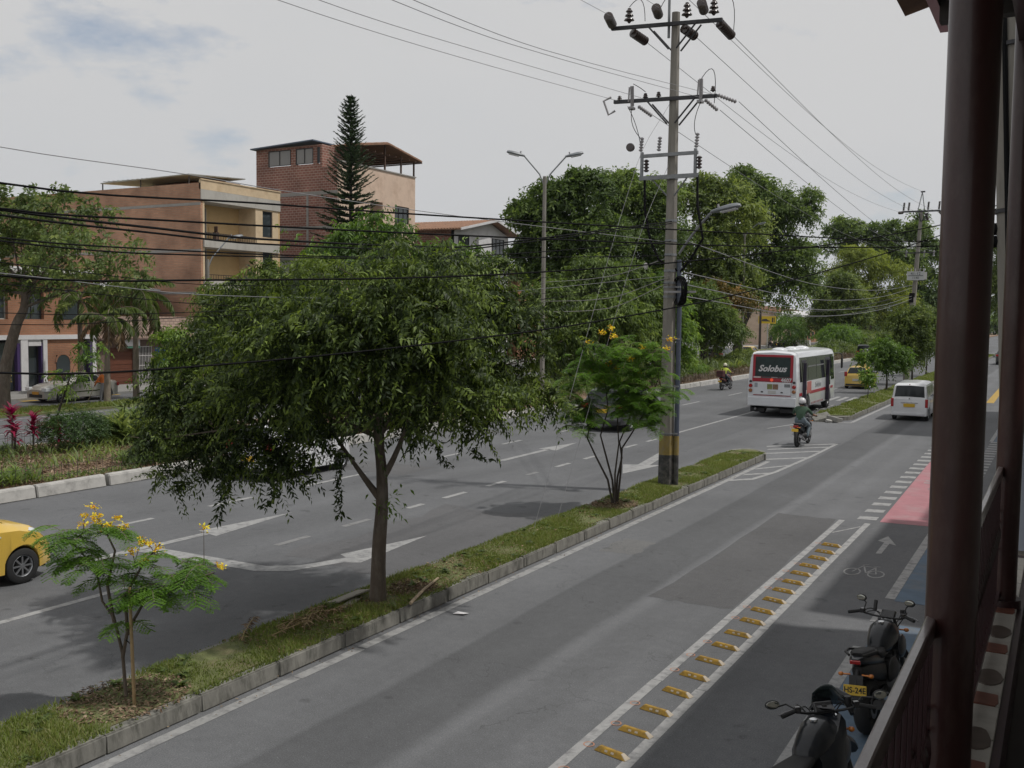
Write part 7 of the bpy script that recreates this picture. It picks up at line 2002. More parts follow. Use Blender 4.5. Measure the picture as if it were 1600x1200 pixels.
mb.build('clay_tiles', m_tile, RF, smooth=50)['kind'] = 'stuff'
# ------------------------------------------------------------------ lane separators
m_sepy = M('separator_yellow', (.33, .195, .02), rough=.6, var=.3, scale=14, dirt=((.12, .085, .035), .85, 8))
m_seprf = M('separator_reflector', (.44, .38, .30), rough=.4, var=.12, scale=20)
m_orange = M('survey_orange', (.42, .20, .12), rough=.7, var=.2, scale=20)
def sep_body():
    L_ = .40
    mb = MB()
    V = [(-L_ / 2, -.052, 0), (L_ / 2, -.052, 0), (L_ / 2, .052, 0), (-L_ / 2, .052, 0), (-L_ / 2 + .05, -.024, .052), (L_ / 2 - .07, -.024, .052), (L_ / 2 - .07, .024, .052), (-L_ / 2 + .05, .024, .052)]
    mb.add(V, [(0, 3, 2, 1), (4, 5, 6, 7), (0, 1, 5, 4), (1, 2, 6, 5), (2, 3, 7, 6), (3, 0, 4, 7)])
    me = mb.mesh('body', m_sepy); bm = bmesh.new(); bm.from_mesh(me); bmesh.ops.bevel(bm, geom=bm.edges[:], offset=.006, segments=2, affect='EDGES'); bm.to_mesh(me); bm.free()
    return me
sb = sep_body()
def refl(x, w_):
    y = lambda z: -.052 + .028 * z / .052 - .002
    return MB().add([(x - w_, y(.022), .022), (x + w_, y(.022), .022), (x + w_, y(.040), .040), (x - w_, y(.040), .040), (x - w_, y(.022) + .01, .022), (x + w_, y(.022) + .01, .022), (x + w_, y(.040) + .01, .040), (x - w_, y(.040) + .01, .040)],
        [(0, 1, 2, 3), (0, 4, 5, 1), (3, 2, 6, 7), (0, 3, 7, 4), (1, 5, 6, 2)]).mesh('reflector', m_seprf)
rfs = [refl(-.05, .018), refl(.03, .018)]
endm = MB().add([(.200, -.042, .006), (.200, .042, .006), (.140, .022, .050), (.140, -.022, .050), (.19, -.042, .006), (.19, .042, .006), (.128, .022, .050), (.128, -.022, .050)], [(0, 1, 2, 3), (0, 4, 5, 1), (3, 2, 6, 7), (0, 3, 7, 4), (1, 5, 6, 2)]).mesh('end_reflector', m_seprf)
sep0 = thing('lane_separator', 'yellow rubber lane separator', 'lane separator', (0, 0, 0), 0, 'yellow separators beside the cycle lane')
link('body', sb, sep0)
for r_ in rfs: link('reflector', r_, sep0)
link('end_reflector', endm, sep0)
ordn = ['first', 'second', 'third', 'fourth', 'fifth', 'sixth', 'seventh', 'eighth', 'ninth', 'tenth', 'eleventh', 'twelfth', 'thirteenth', 'fourteenth', 'fifteenth', 'sixteenth', 'seventeenth', 'eighteenth', 'nineteenth']
q = random.Random(12)
for k in range(20):
    o = sep0 if k == 0 else copy_tree(sep0)
    o.location = (-3.84 + q.uniform(-.015, .015), 7.80 + .64 * k + q.uniform(-.03, .03), .002)
    o.rotation_euler = (0, 0, R(-12) + q.uniform(-.06, .06))
    o['label'] = ('yellow rubber lane separator nearest the bottom edge, cut off by it' if k == 0 else 'yellow rubber lane separator farthest away, nearest the pink crossing' if k == 19 else
                  'yellow rubber lane separator, %s in the row from the bottom edge' % ordn[k])
    if q.random() < .7:
        V, F = ring(-4.12 + q.uniform(-.03, .03), 7.83 + .64 * k + .08, .06, .012, 12, .006)
        V = [(x, (y - (7.91 + .64 * k)) * .55 + 7.91 + .64 * k, z) for x, y, z in V]
        MB().add(V, F).build('survey_mark', m_orange, avenue)

# ------------------------------------------------------------------ motorcycles
m_tank = M('tank_black_gloss', (.010, .012, .016), rough=.28, var=.15, coat=.3, spec=.3, dirt=((.05, .048, .045), .25, 7))
m_seat = M('seat_vinyl', (.017, .017, .018), rough=.65, var=.25, scale=30, bump=.0006, bscale=400, spec=.35, dirt=((.06, .055, .05), .3, 5))
m_engine = M('engine_grey', (.07, .07, .072), rough=.5, metal=.5, var=.2, scale=10)
m_mirror = M('mirror_glass', (.42, .42, .38), rough=.05, metal=1.0, var=.02)
def tyre(parent, y, r, wd, spokes, nm='wheel', rim=None):
    mb = MB(); n = 10
    prof = [(r - wd * .46 + wd * .46 * math.cos(t), wd * .5 * math.sin(t)) for t in [-math.pi / 2 + math.pi * k / n for k in range(n + 1)]] + [(r - wd * .75, wd * .36), (r - wd * .75, -wd * .36)]
    mb.lathe(prof, axis='X', n=32, closed=True)
    w_ = mb.build(nm, m_rubber, parent, smooth=50); w_.location = (0, y, r)
    mb = MB(); ri = r - wd * .75
    mb.lathe([(ri, -wd * .33), (ri, wd * .33), (ri * .88, wd * .2), (ri * .88, -wd * .2)], axis='X', n=28, closed=True)
    mb.lathe([(.001, -.06), (.045, -.06), (.045, .06), (.001, .06)], axis='X', n=12)
    for k in range(spokes):
        a = 6.2832 * k / spokes
        mb.obox((0, math.cos(a) * ri * .5, math.sin(a) * ri * .5), (.03, ri * .95, .035), Matrix.Rotation(a, 3, 'X'))
    mb.build('rim', rim or m_black, w_, smooth=40)
    mb = MB(); mb.lathe([(ri * .45, .075), (ri * .72, .075), (ri * .72, .08), (ri * .45, .08)], axis='X', n=24, closed=True); mb.build('brake_disc', m_steel, w_)
    return w_
def motorcycle(name, label, loc, rz, lean=0.0, tank=None, plate='', style='naked', box=None, r=.30, group=None, steer=0.0, plate_z=.58, mir=(.37, 1.03, 1.275)):
    T = thing(name, label, 'motorcycle', loc, rz, group)
    T.rotation_euler = (0, lean, rz)
    tank = tank or m_tank
    wb = 1.34
    tyre(T, 0, r, .165 if style != 'small' else .10, 5); fw = tyre(T, wb, r, .11 if style != 'small' else .085, 5); fw.rotation_euler = (0, 0, steer * .8)
    B = lambda mb, nm, mt, sm=45, bev=0: mb.build(nm, mt, T, smooth=sm, bevel=bev)
    SM = Matrix.Translation((0, 1.06, 0)) @ Matrix.Rotation(steer, 4, 'Z') @ Matrix.Translation((0, -1.06, 0))
    def G(mb, nm, mt, sm=45, bev=0):
        mb.v = [tuple(SM @ Vector(v)) for v in mb.v]
        return mb.build(nm, mt, T, smooth=sm, bevel=bev)
    for s in (-1, 1): B(MB().tube([(s * .09, 0, r), (s * .10, .25, r + .03), (s * .09, .52, .40)], [.022, .03, .035], 8), 'swingarm', m_black)
    B(MB().tube([(0, .50, .42), (0, .42, .62), (0, .55, .78), (0, .95, .88), (0, 1.02, .86)], [.03, .03, .03, .035, .04], 8).tube([(0, 1.0, .85), (.10, .88, .55), (.10, .70, .24), (.09, .50, .28)], .02, 8).tube([(0, 1.0, .85), (-.10, .88, .55), (-.10, .70, .24), (-.09, .50, .28)], .02, 8), 'frame', m_black)
    B(MB().ball((0, .60, .38), (.155, .22, .14), 16, 10).obox((0, .76, .52), (.22, .20, .24), (R(-22), 0, 0)).lathe([(.001, -.19), (.10, -.185), (.115, -.15), (.115, .15), (.10, .185), (.001, .19)], org=(0, .55, .36), axis='X', n=18), 'engine', m_engine)
    for k in range(5): B(MB().obox((0, .79 - .012 * k, .44 + .045 * k), (.25, .22, .012), (R(-22), 0, 0)), 'cooling_fin', m_engine, None)
    B(MB().tube([(.10, .86, .50), (.13, .84, .26), (.15, .55, .19), (.16, .25, .24)], .022, 8).tube([(.16, .32, .22), (.17, .15, .28), (.175, -.22, .40)], [.03, .052, .05], 12), 'exhaust', m_steel if style == 'small' else m_black)
    # tank with knee recesses
    V = []; n = 16; prof = [(.48, .06, .74, .05), (.54, .10, .78, .10), (.66, .135, .80, .16), (.82, .165, .82, .19), (.95, .16, .83, .17), (1.04, .11, .82, .11), (1.07, .05, .82, .05)]
    for (y, hw_, zc, hh) in prof:
        for k in range(n):
            t = 6.2832 * k / n
            z = math.sin(t); x = math.cos(t)
            V.append((hw_ * (abs(x) ** .8) * (1 if x > 0 else -1), y, zc + hh * (z if z > 0 else z * .75)))
    F = [(i * n + k, i * n + (k + 1) % n, (i + 1) * n + (k + 1) % n, (i + 1) * n + k) for i in range(len(prof) - 1) for k in range(n)] + [tuple(range(n)), tuple((len(prof) - 1) * n + k for k in range(n))]
    B(MB().add(V, F), 'tank', tank, 60)
    B(MB().cyl((0, .80, .995), (0, .80, 1.012), .035, n=14), 'fuel_cap', m_chrome)
    for s in (-1, 1): B(MB().ball((s * .16, .98, .70), (.045, .16, .13), 12, 8), 'shroud', tank, 60)
    # seat in two steps
    def slab_(prof, nm, mt):
        V = []; n = 12
        for (y, hw_, zc, hh) in prof:
            for k in range(n):
                t = 6.2832 * k / n
                V.append((hw_ * math.copysign(abs(math.cos(t)) ** .6, math.cos(t)), y, zc + hh * math.copysign(abs(math.sin(t)) ** .6, math.sin(t))))
        F = [(i * n + k, i * n + (k + 1) % n, (i + 1) * n + (k + 1) % n, (i + 1) * n + k) for i in range(len(prof) - 1) for k in range(n)] + [tuple(range(n)), tuple((len(prof) - 1) * n + k for k in range(n))]
        return B(MB().add(V, F), nm, mt, 60)
    if style == 'naked':
        slab_([(.24, .10, .79, .04), (.30, .135, .77, .045), (.42, .135, .75, .045), (.54, .09, .77, .04)], 'seat', m_seat)
        slab_([(-.20, .055, .895, .025), (-.12, .10, .89, .035), (.08, .115, .86, .04), (.25, .10, .82, .045)], 'pillion_seat', m_seat)
        slab_([(-.30, .035, .86, .02), (-.22, .085, .85, .045), (.05, .115, .79, .06), (.35, .12, .70, .08), (.5, .10, .66, .08)], 'tail_cowl', tank)
        slab_([(-.26, .05, .74, .05), (-.1, .10, .70, .09), (.15, .13, .64, .11), (.42, .13, .56, .12)], 'rear_fairing', m_black)
        for s in (-1, 1): B(MB().ball((s * .14, .62, .52), (.05, .20, .15), 12, 8), 'side_cover', m_black, 60)
        for s in (-1, 1): B(MB().tube([(s * .10, .12, .87), (s * .15, .0, .90), (s * .13, -.18, .92), (s * .07, -.26, .91)], .014, 8), 'grab_rail', m_black)
        B(MB().obox((0, -.305, .85), (.11, .03, .04)), 'tail_lamp', m_red, None, .008)
        B(MB().tube([(0, -.2, .80), (0, -.30, .68), (0, -.36, .55)], [.03, .025, .02], 8).obox((0, -.34, .60), (.14, .02, .24), (R(-18), 0, 0)), 'plate_hanger', m_black)
    else:
        slab_([(-.18, .10, .80, .03), (-.05, .125, .80, .045), (.25, .135, .76, .05), (.52, .10, .76, .04)], 'seat', m_seat)
        slab_([(-.22, .08, .73, .04), (0, .13, .70, .07), (.3, .13, .62, .10), (.5, .10, .58, .1)], 'side_panel', tank)
        B(MB().tube([(.13, .12, .78), (.15, -.1, .84), (.12, -.24, .85), (-.12, -.24, .85), (-.15, -.1, .84), (-.13, .12, .78)], .013, 8), 'grab_rail', m_steel)
        B(MB().obox((0, -.25, .74), (.18, .06, .08)), 'tail_lamp', m_red, None, .012)
        B(MB().tube([(0, -.15, .66), (0, -.30, .60), (0, -.34, .42)], [.06, .055, .03], 8, flat=.5), 'rear_fender', m_black)
    pz = plate_z; py_ = -.385 if style == 'naked' else -.335
    P = B(MB().obox((0, py_, pz), (.235, .008, .105), (R(-14), 0, 0)), 'number_plate', m_plate, None, .003)
    if plate: text_obj('plate_number', plate, .082, m_seam, P, (0, py_ - .006, pz), (R(76), 0, 0), .001, bold=.0015, sx=.92)
    for s in (-1, 1):
        B(MB().cyl((s * .06, -.30, .72), (s * .13, -.31, .72), .010, n=6).ball((s * .155, -.31, .72), (.03, .025, .022), 10, 6), 'indicator', m_amber, 60)
    # front end
    for s in (-1, 1):
        B(MB().tube([(s * .085, wb, r), (s * .085, wb - .16, r + .38)], .024, 10).tube([(s * .085, wb - .14, r + .34), (s * .085, wb - .28, r + .68)], .019, 10), 'fork_leg', m_chrome if style != 'naked' else m_engine)
    B(MB().tube([(0, wb - .34 * math.cos(t) , r + .34 * math.sin(t)) for t in [R(25 + 15 * i) for i in range(9)]], .05, 8, flat=1.0), 'front_fender', tank)
    B(MB().ball((0, wb - .14, .86), (.10, .09, .11), 14, 10), 'headlight', m_clear if style == 'naked' else m_gloss, 60)
    G(MB().obox((0, wb - .24, 1.02), (.17, .05, .10), (R(-38), 0, 0)), 'instrument', m_gloss, None, .012)
    G(MB().tube([(-.40, .93, 1.03), (-.30, .97, 1.05), (-.16, 1.06, .995), (0, 1.07, .985), (.16, 1.06, .995), (.30, .97, 1.05), (.40, .93, 1.03)], .012, 8), 'handlebar', m_black)
    for s in (-1, 1):
        G(MB().cyl((s * .41, .925, 1.03), (s * .28, .978, 1.052), .019, n=10), 'grip', m_rubber)
        G(MB().tube([(s * .27, 1.02, 1.05), (s * .36, 1.03, 1.03), (s * .42, .99, 1.02)], .007, 6), 'lever', m_steel)
        G(MB().tube([(s * .25, .99, 1.05), (s * (mir[0] * .5 + .10), 1.06, mir[2] * .6 + .42), (s * (mir[0] - .02), mir[1] + .01, mir[2] - .03)], .008, 6), 'mirror_stem', m_black)
        mo_ = G(MB().ball((s * mir[0], mir[1], mir[2]), (.065, .020, .042), 14, 8), 'mirror', m_black, 60)
        mg = MB().ball((s * mir[0], mir[1] - .02, mir[2]), (.058, .005, .036), 14, 6); mg.v = [tuple(SM @ Vector(v)) for v in mg.v]; mg.build('mirror_glass', m_mirror, mo_, smooth=60)
        B(MB().cyl((s * .11, wb - .20, .84), (s * .17, wb - .2, .84), .01, n=6).ball((s * .19, wb - .2, .84), (.03, .026, .024), 10, 6), 'indicator', m_amber, 60)
        B(MB().cyl((s * .12, .50, .30), (s * .26, .50, .30), .014, n=8), 'foot_peg', m_black)
    B(MB().tube([(-.10, .62, .26), (-.22, .58, .02 + abs(math.sin(lean)) * .2)], .014, 8), 'side_stand', m_black)
    B(MB().tube([(0, .05, .75), (.02, .35, .40)], .035, 10), 'rear_shock', m_engine)
    B(MB().obox((.09, .25, r + .09), (.015, .50, .045)), 'chain_guard', m_black, None)
    for s in (-1, 1):
        G(MB().tube(bez((s * .25, 1.0, 1.05), (s * .24, 1.22, 1.12), (s * .06, 1.16, .86), 6), .006, 5), 'brake_cable', m_black)
        G(MB().tube(bez((s * .22, 1.02, 1.04), (s * .10, 1.26, 1.08), (s * .05, 1.05, .80), 6), .005, 5), 'brake_cable', m_black)
        G(MB().obox((s * .255, .985, 1.058), (.05, .045, .055)), 'switch_box', m_gloss, None, .006)
    G(MB().lathe([(.001, -.03), (.03, -.03), (.034, .0), (.03, .035), (.001, .04)], org=(.21, 1.06, 1.075), n=12), 'fluid_cup', m_black)
    for s in (-1, 1): B(MB().cyl((s * .12, .08, .44), (s * .22, .06, .44), .013, n=8), 'pillion_peg', m_steel)
    B(MB().tube([(.11, .30, .36), (.13, .12, .40), (.12, -.0, .34)], .012, 6).tube([(-.11, .52, .30), (-.14, .62, .28), (-.17, .74, .31)], .009, 6), 'pedal_lever', m_steel)
    if style == 'naked':
        G(MB().obox((-.13, 1.06, 1.12), (.035, .03, .12), (R(-20), 0, 0)), 'phone_holder', m_black, None, .006)
        for s in (-1, 1): B(MB().obox((s * .125, .74, .60), (.02, .20, .05), (R(25), 0, 0)), 'frame_plate', m_engine, None, .006)
    if style == 'fairing':
        B(MB().tube([(-.19, 1.20, .95), (-.12, 1.31, 1.04), (0, 1.35, 1.07), (.12, 1.31, 1.04), (.19, 1.20, .95)], [.02, .05, .06, .05, .02], 8), 'cowl', tank)
        V = []
        for j in range(5):
            for i in range(9):
                t = -1 + 2 * i / 8
                V.append((t * (.21 - .02 * j), 1.27 + .07 * (1 - t * t) - .035 * j, .98 + .055 * j * (1 - .35 * t * t)))
        F = [(j * 9 + i, j * 9 + i + 1, (j + 1) * 9 + i + 1, (j + 1) * 9 + i) for j in range(4) for i in range(8)]
        o = MB().add(V, F).build('windshield', glass_mat('smoked_shield', (.02, .03, .03), .1), T, smooth=80)
        sl_ = o.modifiers.new('solid', 'SOLIDIFY'); sl_.thickness = .006
        B(MB().prism([(-.10, 1.04), (.10, 1.04), (.0, 1.19)], 'Z', 1.03, 1.042), 'dash_plate', m_steel, None)
        B(MB().cyl((.0, 1.06, 1.042), (.0, 1.06, 1.056), .022, n=12), 'ignition_lock', m_black)
        V = []
        for (y, hw_, z) in ((1.08, .17, .98), (.92, .20, .90), (.72, .19, .80), (.58, .13, .78)):
            V += [(-hw_, y, z - .34), (-hw_, y, z - .05), (-hw_ * .8, y, z), (hw_ * .8, y, z), (hw_, y, z - .05), (hw_, y, z - .34)]
        F = [(i * 6 + k, i * 6 + k + 1, (i + 1) * 6 + k + 1, (i + 1) * 6 + k) for i in range(3) for k in range(5)] + [tuple(range(6)), tuple(18 + k for k in range(6))]
        B(MB().add(V, F), 'leg_shield', tank, 45)
    if box:
        B(MB().box(-.22, .22, -.42, .02, .86, 1.26), 'top_box', box, None, .03)
        B(MB().box(-.225, .225, -.425, .025, 1.10, 1.13), 'box_seam', m_seam, None)
    return T
motorcycle('motorcycle', 'parked black motorcycle with yellow plate beside the handrail', (-1.67, 10.98, 0), R(-5), R(-6), plate='HS-24E', style='naked', steer=R(-16), mir=(.30, 1.06, 1.19))
motorcycle('motorcycle', 'nearest parked black motorcycle with small windshield, cut by the bottom edge', (-1.74, 7.74, 0), R(-9), R(-8), style='fairing', plate='', steer=R(38), mir=(.47, .99, 1.12))
rb1 = motorcycle('motorcycle', 'motorcycle ridden by the person in the green shirt', (-8.08, 35.2, 0), R(-3), 0, plate='', style='small', plate_z=.62)
rb2 = motorcycle('motorcycle', 'motorcycle with a dark red box, ridden by the person in yellow', (-18.85, 61.2, 0), R(-6), 0, style='small', tank=M('tank_brown_red', (.09, .02, .018), rough=.3, coat=.6, var=.05), box=M('box_dark_red', (.075, .018, .02), rough=.5, var=.12))
# motorcycles parked on the service road under the trees
pk = motorcycle('motorcycle', 'leftmost dark motorcycle parked on the verge before the white awning', (-40.2, 158, .1), R(70), R(-6), style='small', group='motorcycles parked before the awning')
PKL = ['second motorcycle from the left of those parked before the awning', 'third motorcycle from the left of those parked before the awning', 'fourth motorcycle from the left of those parked before the awning', 'rightmost motorcycle parked before the awning']
for k in range(4):
    o = copy_tree(pk); o.location = (-40.0 + .25 * k, 160.4 + 2.4 * k, .1); o['label'] = PKL[k]

# ------------------------------------------------------------------ people
m_skin = M('skin', (.26, .14, .085), rough=.55, var=.06)
def person(name, label, loc, rz, J, segs, mats, helmet=None, extra=None):
    """J: joint name -> (position, radius); segs: (a, b, material index); body grown with a Skin modifier, material by nearest bone"""
    T = thing(name, label, 'person', loc, rz)
    names = list(J)
    me = bpy.data.meshes.new('body')
    me.from_pydata([J[n][0] for n in names], [(names.index(a), names.index(b_)) for a, b_, _ in segs], [])
    tmp = bpy.data.objects.new('tmp_body', me); COL.objects.link(tmp)
    sk = tmp.modifiers.new('skin', 'SKIN'); sk.use_smooth_shade = True
    for i, n in enumerate(names):
        r_ = J[n][1]
        me.skin_vertices[0].data[i].radius = (r_, r_) if not hasattr(r_, '__len__') else r_
        me.skin_vertices[0].data[i].use_root = (n == 'pelvis')
    sb_ = tmp.modifiers.new('sub', 'SUBSURF'); sb_.levels = 2; sb_.render_levels = 2
    dg = bpy.context.evaluated_depsgraph_get(); dg.update()
    m2 = bpy.data.meshes.new_from_object(tmp.evaluated_get(dg))
    bpy.data.objects.remove(tmp)
    m2.name = 'body'; m2.materials.clear()
    for m in mats: m2.materials.append(m)
    S_ = [(Vector(J[a][0]), Vector(J[b_][0]), mi) for a, b_, mi in segs]
    for p in m2.polygons:
        c = p.center; best = 1e9; bi = 0
        for a, b_, mi in S_:
            d = b_ - a; t = max(0, min(1, (c - a).dot(d) / max(d.length_squared, 1e-9))); dd = (c - a - d * t).length
            if dd < best: best = dd; bi = mi
        p.material_index = bi; p.use_smooth = True
    link('body', m2, T)
    return T
def rider(label, loc, rz, mats, helmet_mat, lean=.14):
    # seated on the small motorcycle: hips at the seat, hands at the grips, feet on the pegs
    hp = (0, .26, .93)
    J = {'pelvis': (hp, (.155, .12)), 'waist': ((0, .30, 1.05), (.145, .11)), 'chest': ((0, .37, 1.24), (.175, .125)), 'neck': ((0, .43, 1.40), .060), 'head': ((0, .46, 1.54), (.085, .10)), 'crown': ((0, .46, 1.60), .07)}
    seg = [('pelvis', 'waist', 0), ('waist', 'chest', 0), ('chest', 'neck', 0), ('neck', 'head', 2), ('head', 'crown', 2)]
    for s, nm in ((-1, 'l'), (1, 'r')):
        J['shoulder' + nm] = ((s * .20, .39, 1.33), .075); J['elbow' + nm] = ((s * .33, .58, 1.13), .048); J['wrist' + nm] = ((s * .36, .84, 1.07), .034); J['hand' + nm] = ((s * .36, .935, 1.06), .036)
        J['hip' + nm] = ((s * .12, .30, .89), .105); J['knee' + nm] = ((s * .21, .68, .72), .075); J['ankle' + nm] = ((s * .20, .50, .36), .048); J['toe' + nm] = ((s * .22, .68, .31), .040)
        seg += [('chest', 'shoulder' + nm, 0), ('shoulder' + nm, 'elbow' + nm, 0), ('elbow' + nm, 'wrist' + nm, 2), ('wrist' + nm, 'hand' + nm, 2), ('pelvis', 'hip' + nm, 1), ('hip' + nm, 'knee' + nm, 1), ('knee' + nm, 'ankle' + nm, 1), ('ankle' + nm, 'toe' + nm, 3)]
    T = person('person', label, loc, rz, J, seg, mats)
    hm = MB().ball((0, .46, 1.575), (.128, .148, .138), 18, 12).build('helmet', helmet_mat, T, smooth=60)
    MB().ball((0, .505, 1.565), (.108, .115, .07), 14, 8).build('visor', m_gloss, hm, smooth=60)
    MB().lathe([(.10, 1.455), (.122, 1.49), (.126, 1.52), (.10, 1.52)], org=(0, .455, 0), n=18, closed=True).build('helmet_rim', m_gloss, hm, smooth=60)
    for s in (-1, 1):                                                # fingers closed round the grip
        for k in range(4):
            x = s * (.33 + .021 * k)
            MB().tube([(x, .90, 1.075), (x, .945, 1.072), (x, .965, 1.045), (x, .945, 1.02)], [.011, .011, .010, .008], 6).build('finger', mats[2], T, smooth=60)
        MB().tube([(s * .33, .90, 1.06), (s * .315, .94, 1.04), (s * .32, .955, 1.02)], [.013, .012, .009], 6).build('thumb', mats[2], T, smooth=60)
    return T
shirt_g = M('shirt_dark_green', (.045, .085, .055), rough=.9, var=.2, scale=10)
jean_l = M('jeans_pale', (.16, .20, .23), rough=.9, var=.2, scale=12)
jean_d = M('trousers_dark', (.03, .04, .05), rough=.9, var=.2, scale=12)
shoe = M('shoe_dark', (.03, .03, .032), rough=.7)
hv_y = M('hi_vis_yellow', (.50, .58, .08), rough=.8, var=.12, scale=8)
hel_w = M('helmet_white', (.60, .60, .62), rough=.3, coat=.6, var=.05)
hel_y = M('helmet_pale', (.58, .56, .42), rough=.3, coat=.6, var=.05)
rider('person in a dark green shirt and white helmet riding a motorcycle by the hatched nose', (-8.08, 35.2, 0), R(-3), [shirt_g, jean_l, m_skin, shoe], hel_w)
r2 = rider('person in a bright yellow jacket and pale helmet riding near the strip', (-18.85, 61.2, 0), R(-6), [hv_y, jean_d, m_skin, shoe], hel_y)
MB().box(-.09, -.03, .19, .215, 1.0, 1.36).build('dark_strap', m_black, r2)
# street sweeper
org = M('hi_vis_orange', (.60, .16, .03), rough=.8, var=.12, scale=8)
J = {'pelvis': ((0, 0, .88), (.14, .11)), 'waist': ((0, .02, 1.0), (.14, .11)), 'chest': ((0, .06, 1.20), (.17, .12)), 'neck': ((0, .10, 1.37), .055), 'head': ((0, .14, 1.50), (.08, .095)), 'crown': ((0, .14, 1.56), .07)}
seg = [('pelvis', 'waist', 0), ('waist', 'chest', 0), ('chest', 'neck', 0), ('neck', 'head', 2), ('head', 'crown', 2)]
for s, nm in ((-1, 'l'), (1, 'r')):
    J['shoulder' + nm] = ((s * .19, .08, 1.29), .07); J['elbow' + nm] = ((s * .25, .22, 1.04), .046); J['wrist' + nm] = ((s * .10, .40, .92 + s * .06), .033); J['hand' + nm] = ((s * .03, .44, .90 + s * .08), .036)
    J['hip' + nm] = ((s * .10, 0, .84), .10); J['knee' + nm] = ((s * .12, .04 - s * .04, .46), .068); J['ankle' + nm] = ((s * .13, -.02 - s * .10, .09), .045); J['toe' + nm] = ((s * .14, .13 - s * .10, .045), .04)
    seg += [('chest', 'shoulder' + nm, 0), ('shoulder' + nm, 'elbow' + nm, 0), ('elbow' + nm, 'wrist' + nm, 0), ('wrist' + nm, 'hand' + nm, 2), ('pelvis', 'hip' + nm, 1), ('hip' + nm, 'knee' + nm, 1), ('knee' + nm, 'ankle' + nm, 1), ('ankle' + nm, 'toe' + nm, 3)]
SW = person('person', 'street sweeper in an orange uniform and pale cap, half behind the palm trunk', (-41.25, 32.95, 0), R(115), J, seg, [org, M('trousers_grey', (.20, .20, .21), rough=.9, var=.15), m_skin, shoe])
MB().ball((0, .13, 1.57), (.092, .105, .07), 14, 8).box(-.07, .07, .18, .30, 1.535, 1.55).build('cap', M('cap_pale', (.5, .46, .4), rough=.8), SW, smooth=50)
for s in (-1, 1):
    for k in range(4):
        z = .90 + s * .08 - .03 + .02 * k
        MB().tube([(s * .05, .45, z), (0, .485, z), (-s * .035, .47, z), (-s * .03, .44, z)], .010, 5).build('finger', m_skin, SW, smooth=60)
    MB().tube([(s * .05, .43, .92 + s * .08), (s * .01, .42, .95 + s * .08), (-s * .02, .43, .96 + s * .08)], .011, 5).build('thumb', m_skin, SW, smooth=60)
BR = thing('broom', 'long handled broom held by the street sweeper', 'broom', (-41.25, 32.95, 0), R(115))
MB().tube([(0, .38, 1.10), (0, .47, .82), (0, .80, .08)], .014, 8).build('handle', M('broom_handle', (.42, .34, .22), var=.1), BR)
MB().obox((0, .82, .05), (.34, .08, .07)).build('brush', M('broom_brush', (.36, .35, .33), var=.2, scale=30), BR)

# ------------------------------------------------------------------ low fences of the planted strip
m_fwire = M('fence_wire', (.045, .04, .035), rough=.8, var=.2)
m_stake = M('fence_stake_pale', (.26, .21, .16), rough=.9, var=.3, scale=5)
def hoop_mesh():
    mb = MB(); mb.tube([(0, -.10, 0), (0, -.10, .42), (0, -.07, .50), (0, 0, .535), (0, .07, .50), (0, .10, .42), (0, .10, 0)], .006, 5); return mb.mesh('hoop', m_fwire, smooth=60)
hm = hoop_mesh()
pm = MB().tube([(0, 0, 0), (0, .01, .52)], .007, 5).mesh('picket', m_fwire)
F1 = thing('wire_fence', 'low dark wire fence along the kerb of the planted strip, in front of the mulch', 'fence', (-21.85, 12, .2))
q = random.Random(6)
for k in range(64):
    o = link('picket' if k % 3 else 'hoop', pm if k % 3 else hm, F1); o.location = (q.uniform(-.02, .02), .2 + k * .34, 0); o.rotation_euler = (q.uniform(-.08, .08), q.uniform(-.08, .08), 0)
for z in (.16, .40): 
    MB().tube([(0, k * 2.0, z + .02 * math.sin(k * 2.1)) for k in range(12)], .005, 4).build('line_wire', m_fwire, F1)
F2 = thing('wire_fence', 'low dark hooped fence at the far side of the planted strip, behind the red plants', 'fence', (-28.1, 14, .2))
for k in range(40):
    o = link('hoop', hm, F2); o.location = (0, k * .28, 0)
for z in (.10, .34): MB().box(-.006, .006, -.1, 11.1, z, z + .012).build('line_wire', m_fwire, F2)
sm_ = MB().box(-.012, .012, -.02, .02, 0, .58).mesh('stake', m_stake)
F3 = thing('stake_fence', 'low fence of pale stakes along the kerb left of the rider in yellow', 'fence', (-21.8, 54, .2))
for k in range(150):
    o = link('stake', sm_, F3); o.location = (q.uniform(-.02, .02), k * .30, 0); o.rotation_euler = (q.uniform(-.05, .05), q.uniform(-.05, .05), 0); o.scale = (1, 1, q.uniform(.8, 1.12))
mb = MB()
for k in range(230): mb.box(-.012, .012, 45 + k * .4 - .02, 45 + k * .4 + .02, 0, q.uniform(.48, .64))
mb.build('stake_row', m_stake, F3)['kind'] = 'stuff'
for z in (.2, .45): MB().box(-.008, .008, 0, 45, z, z + .012).build('line_wire', m_fwire, F3)

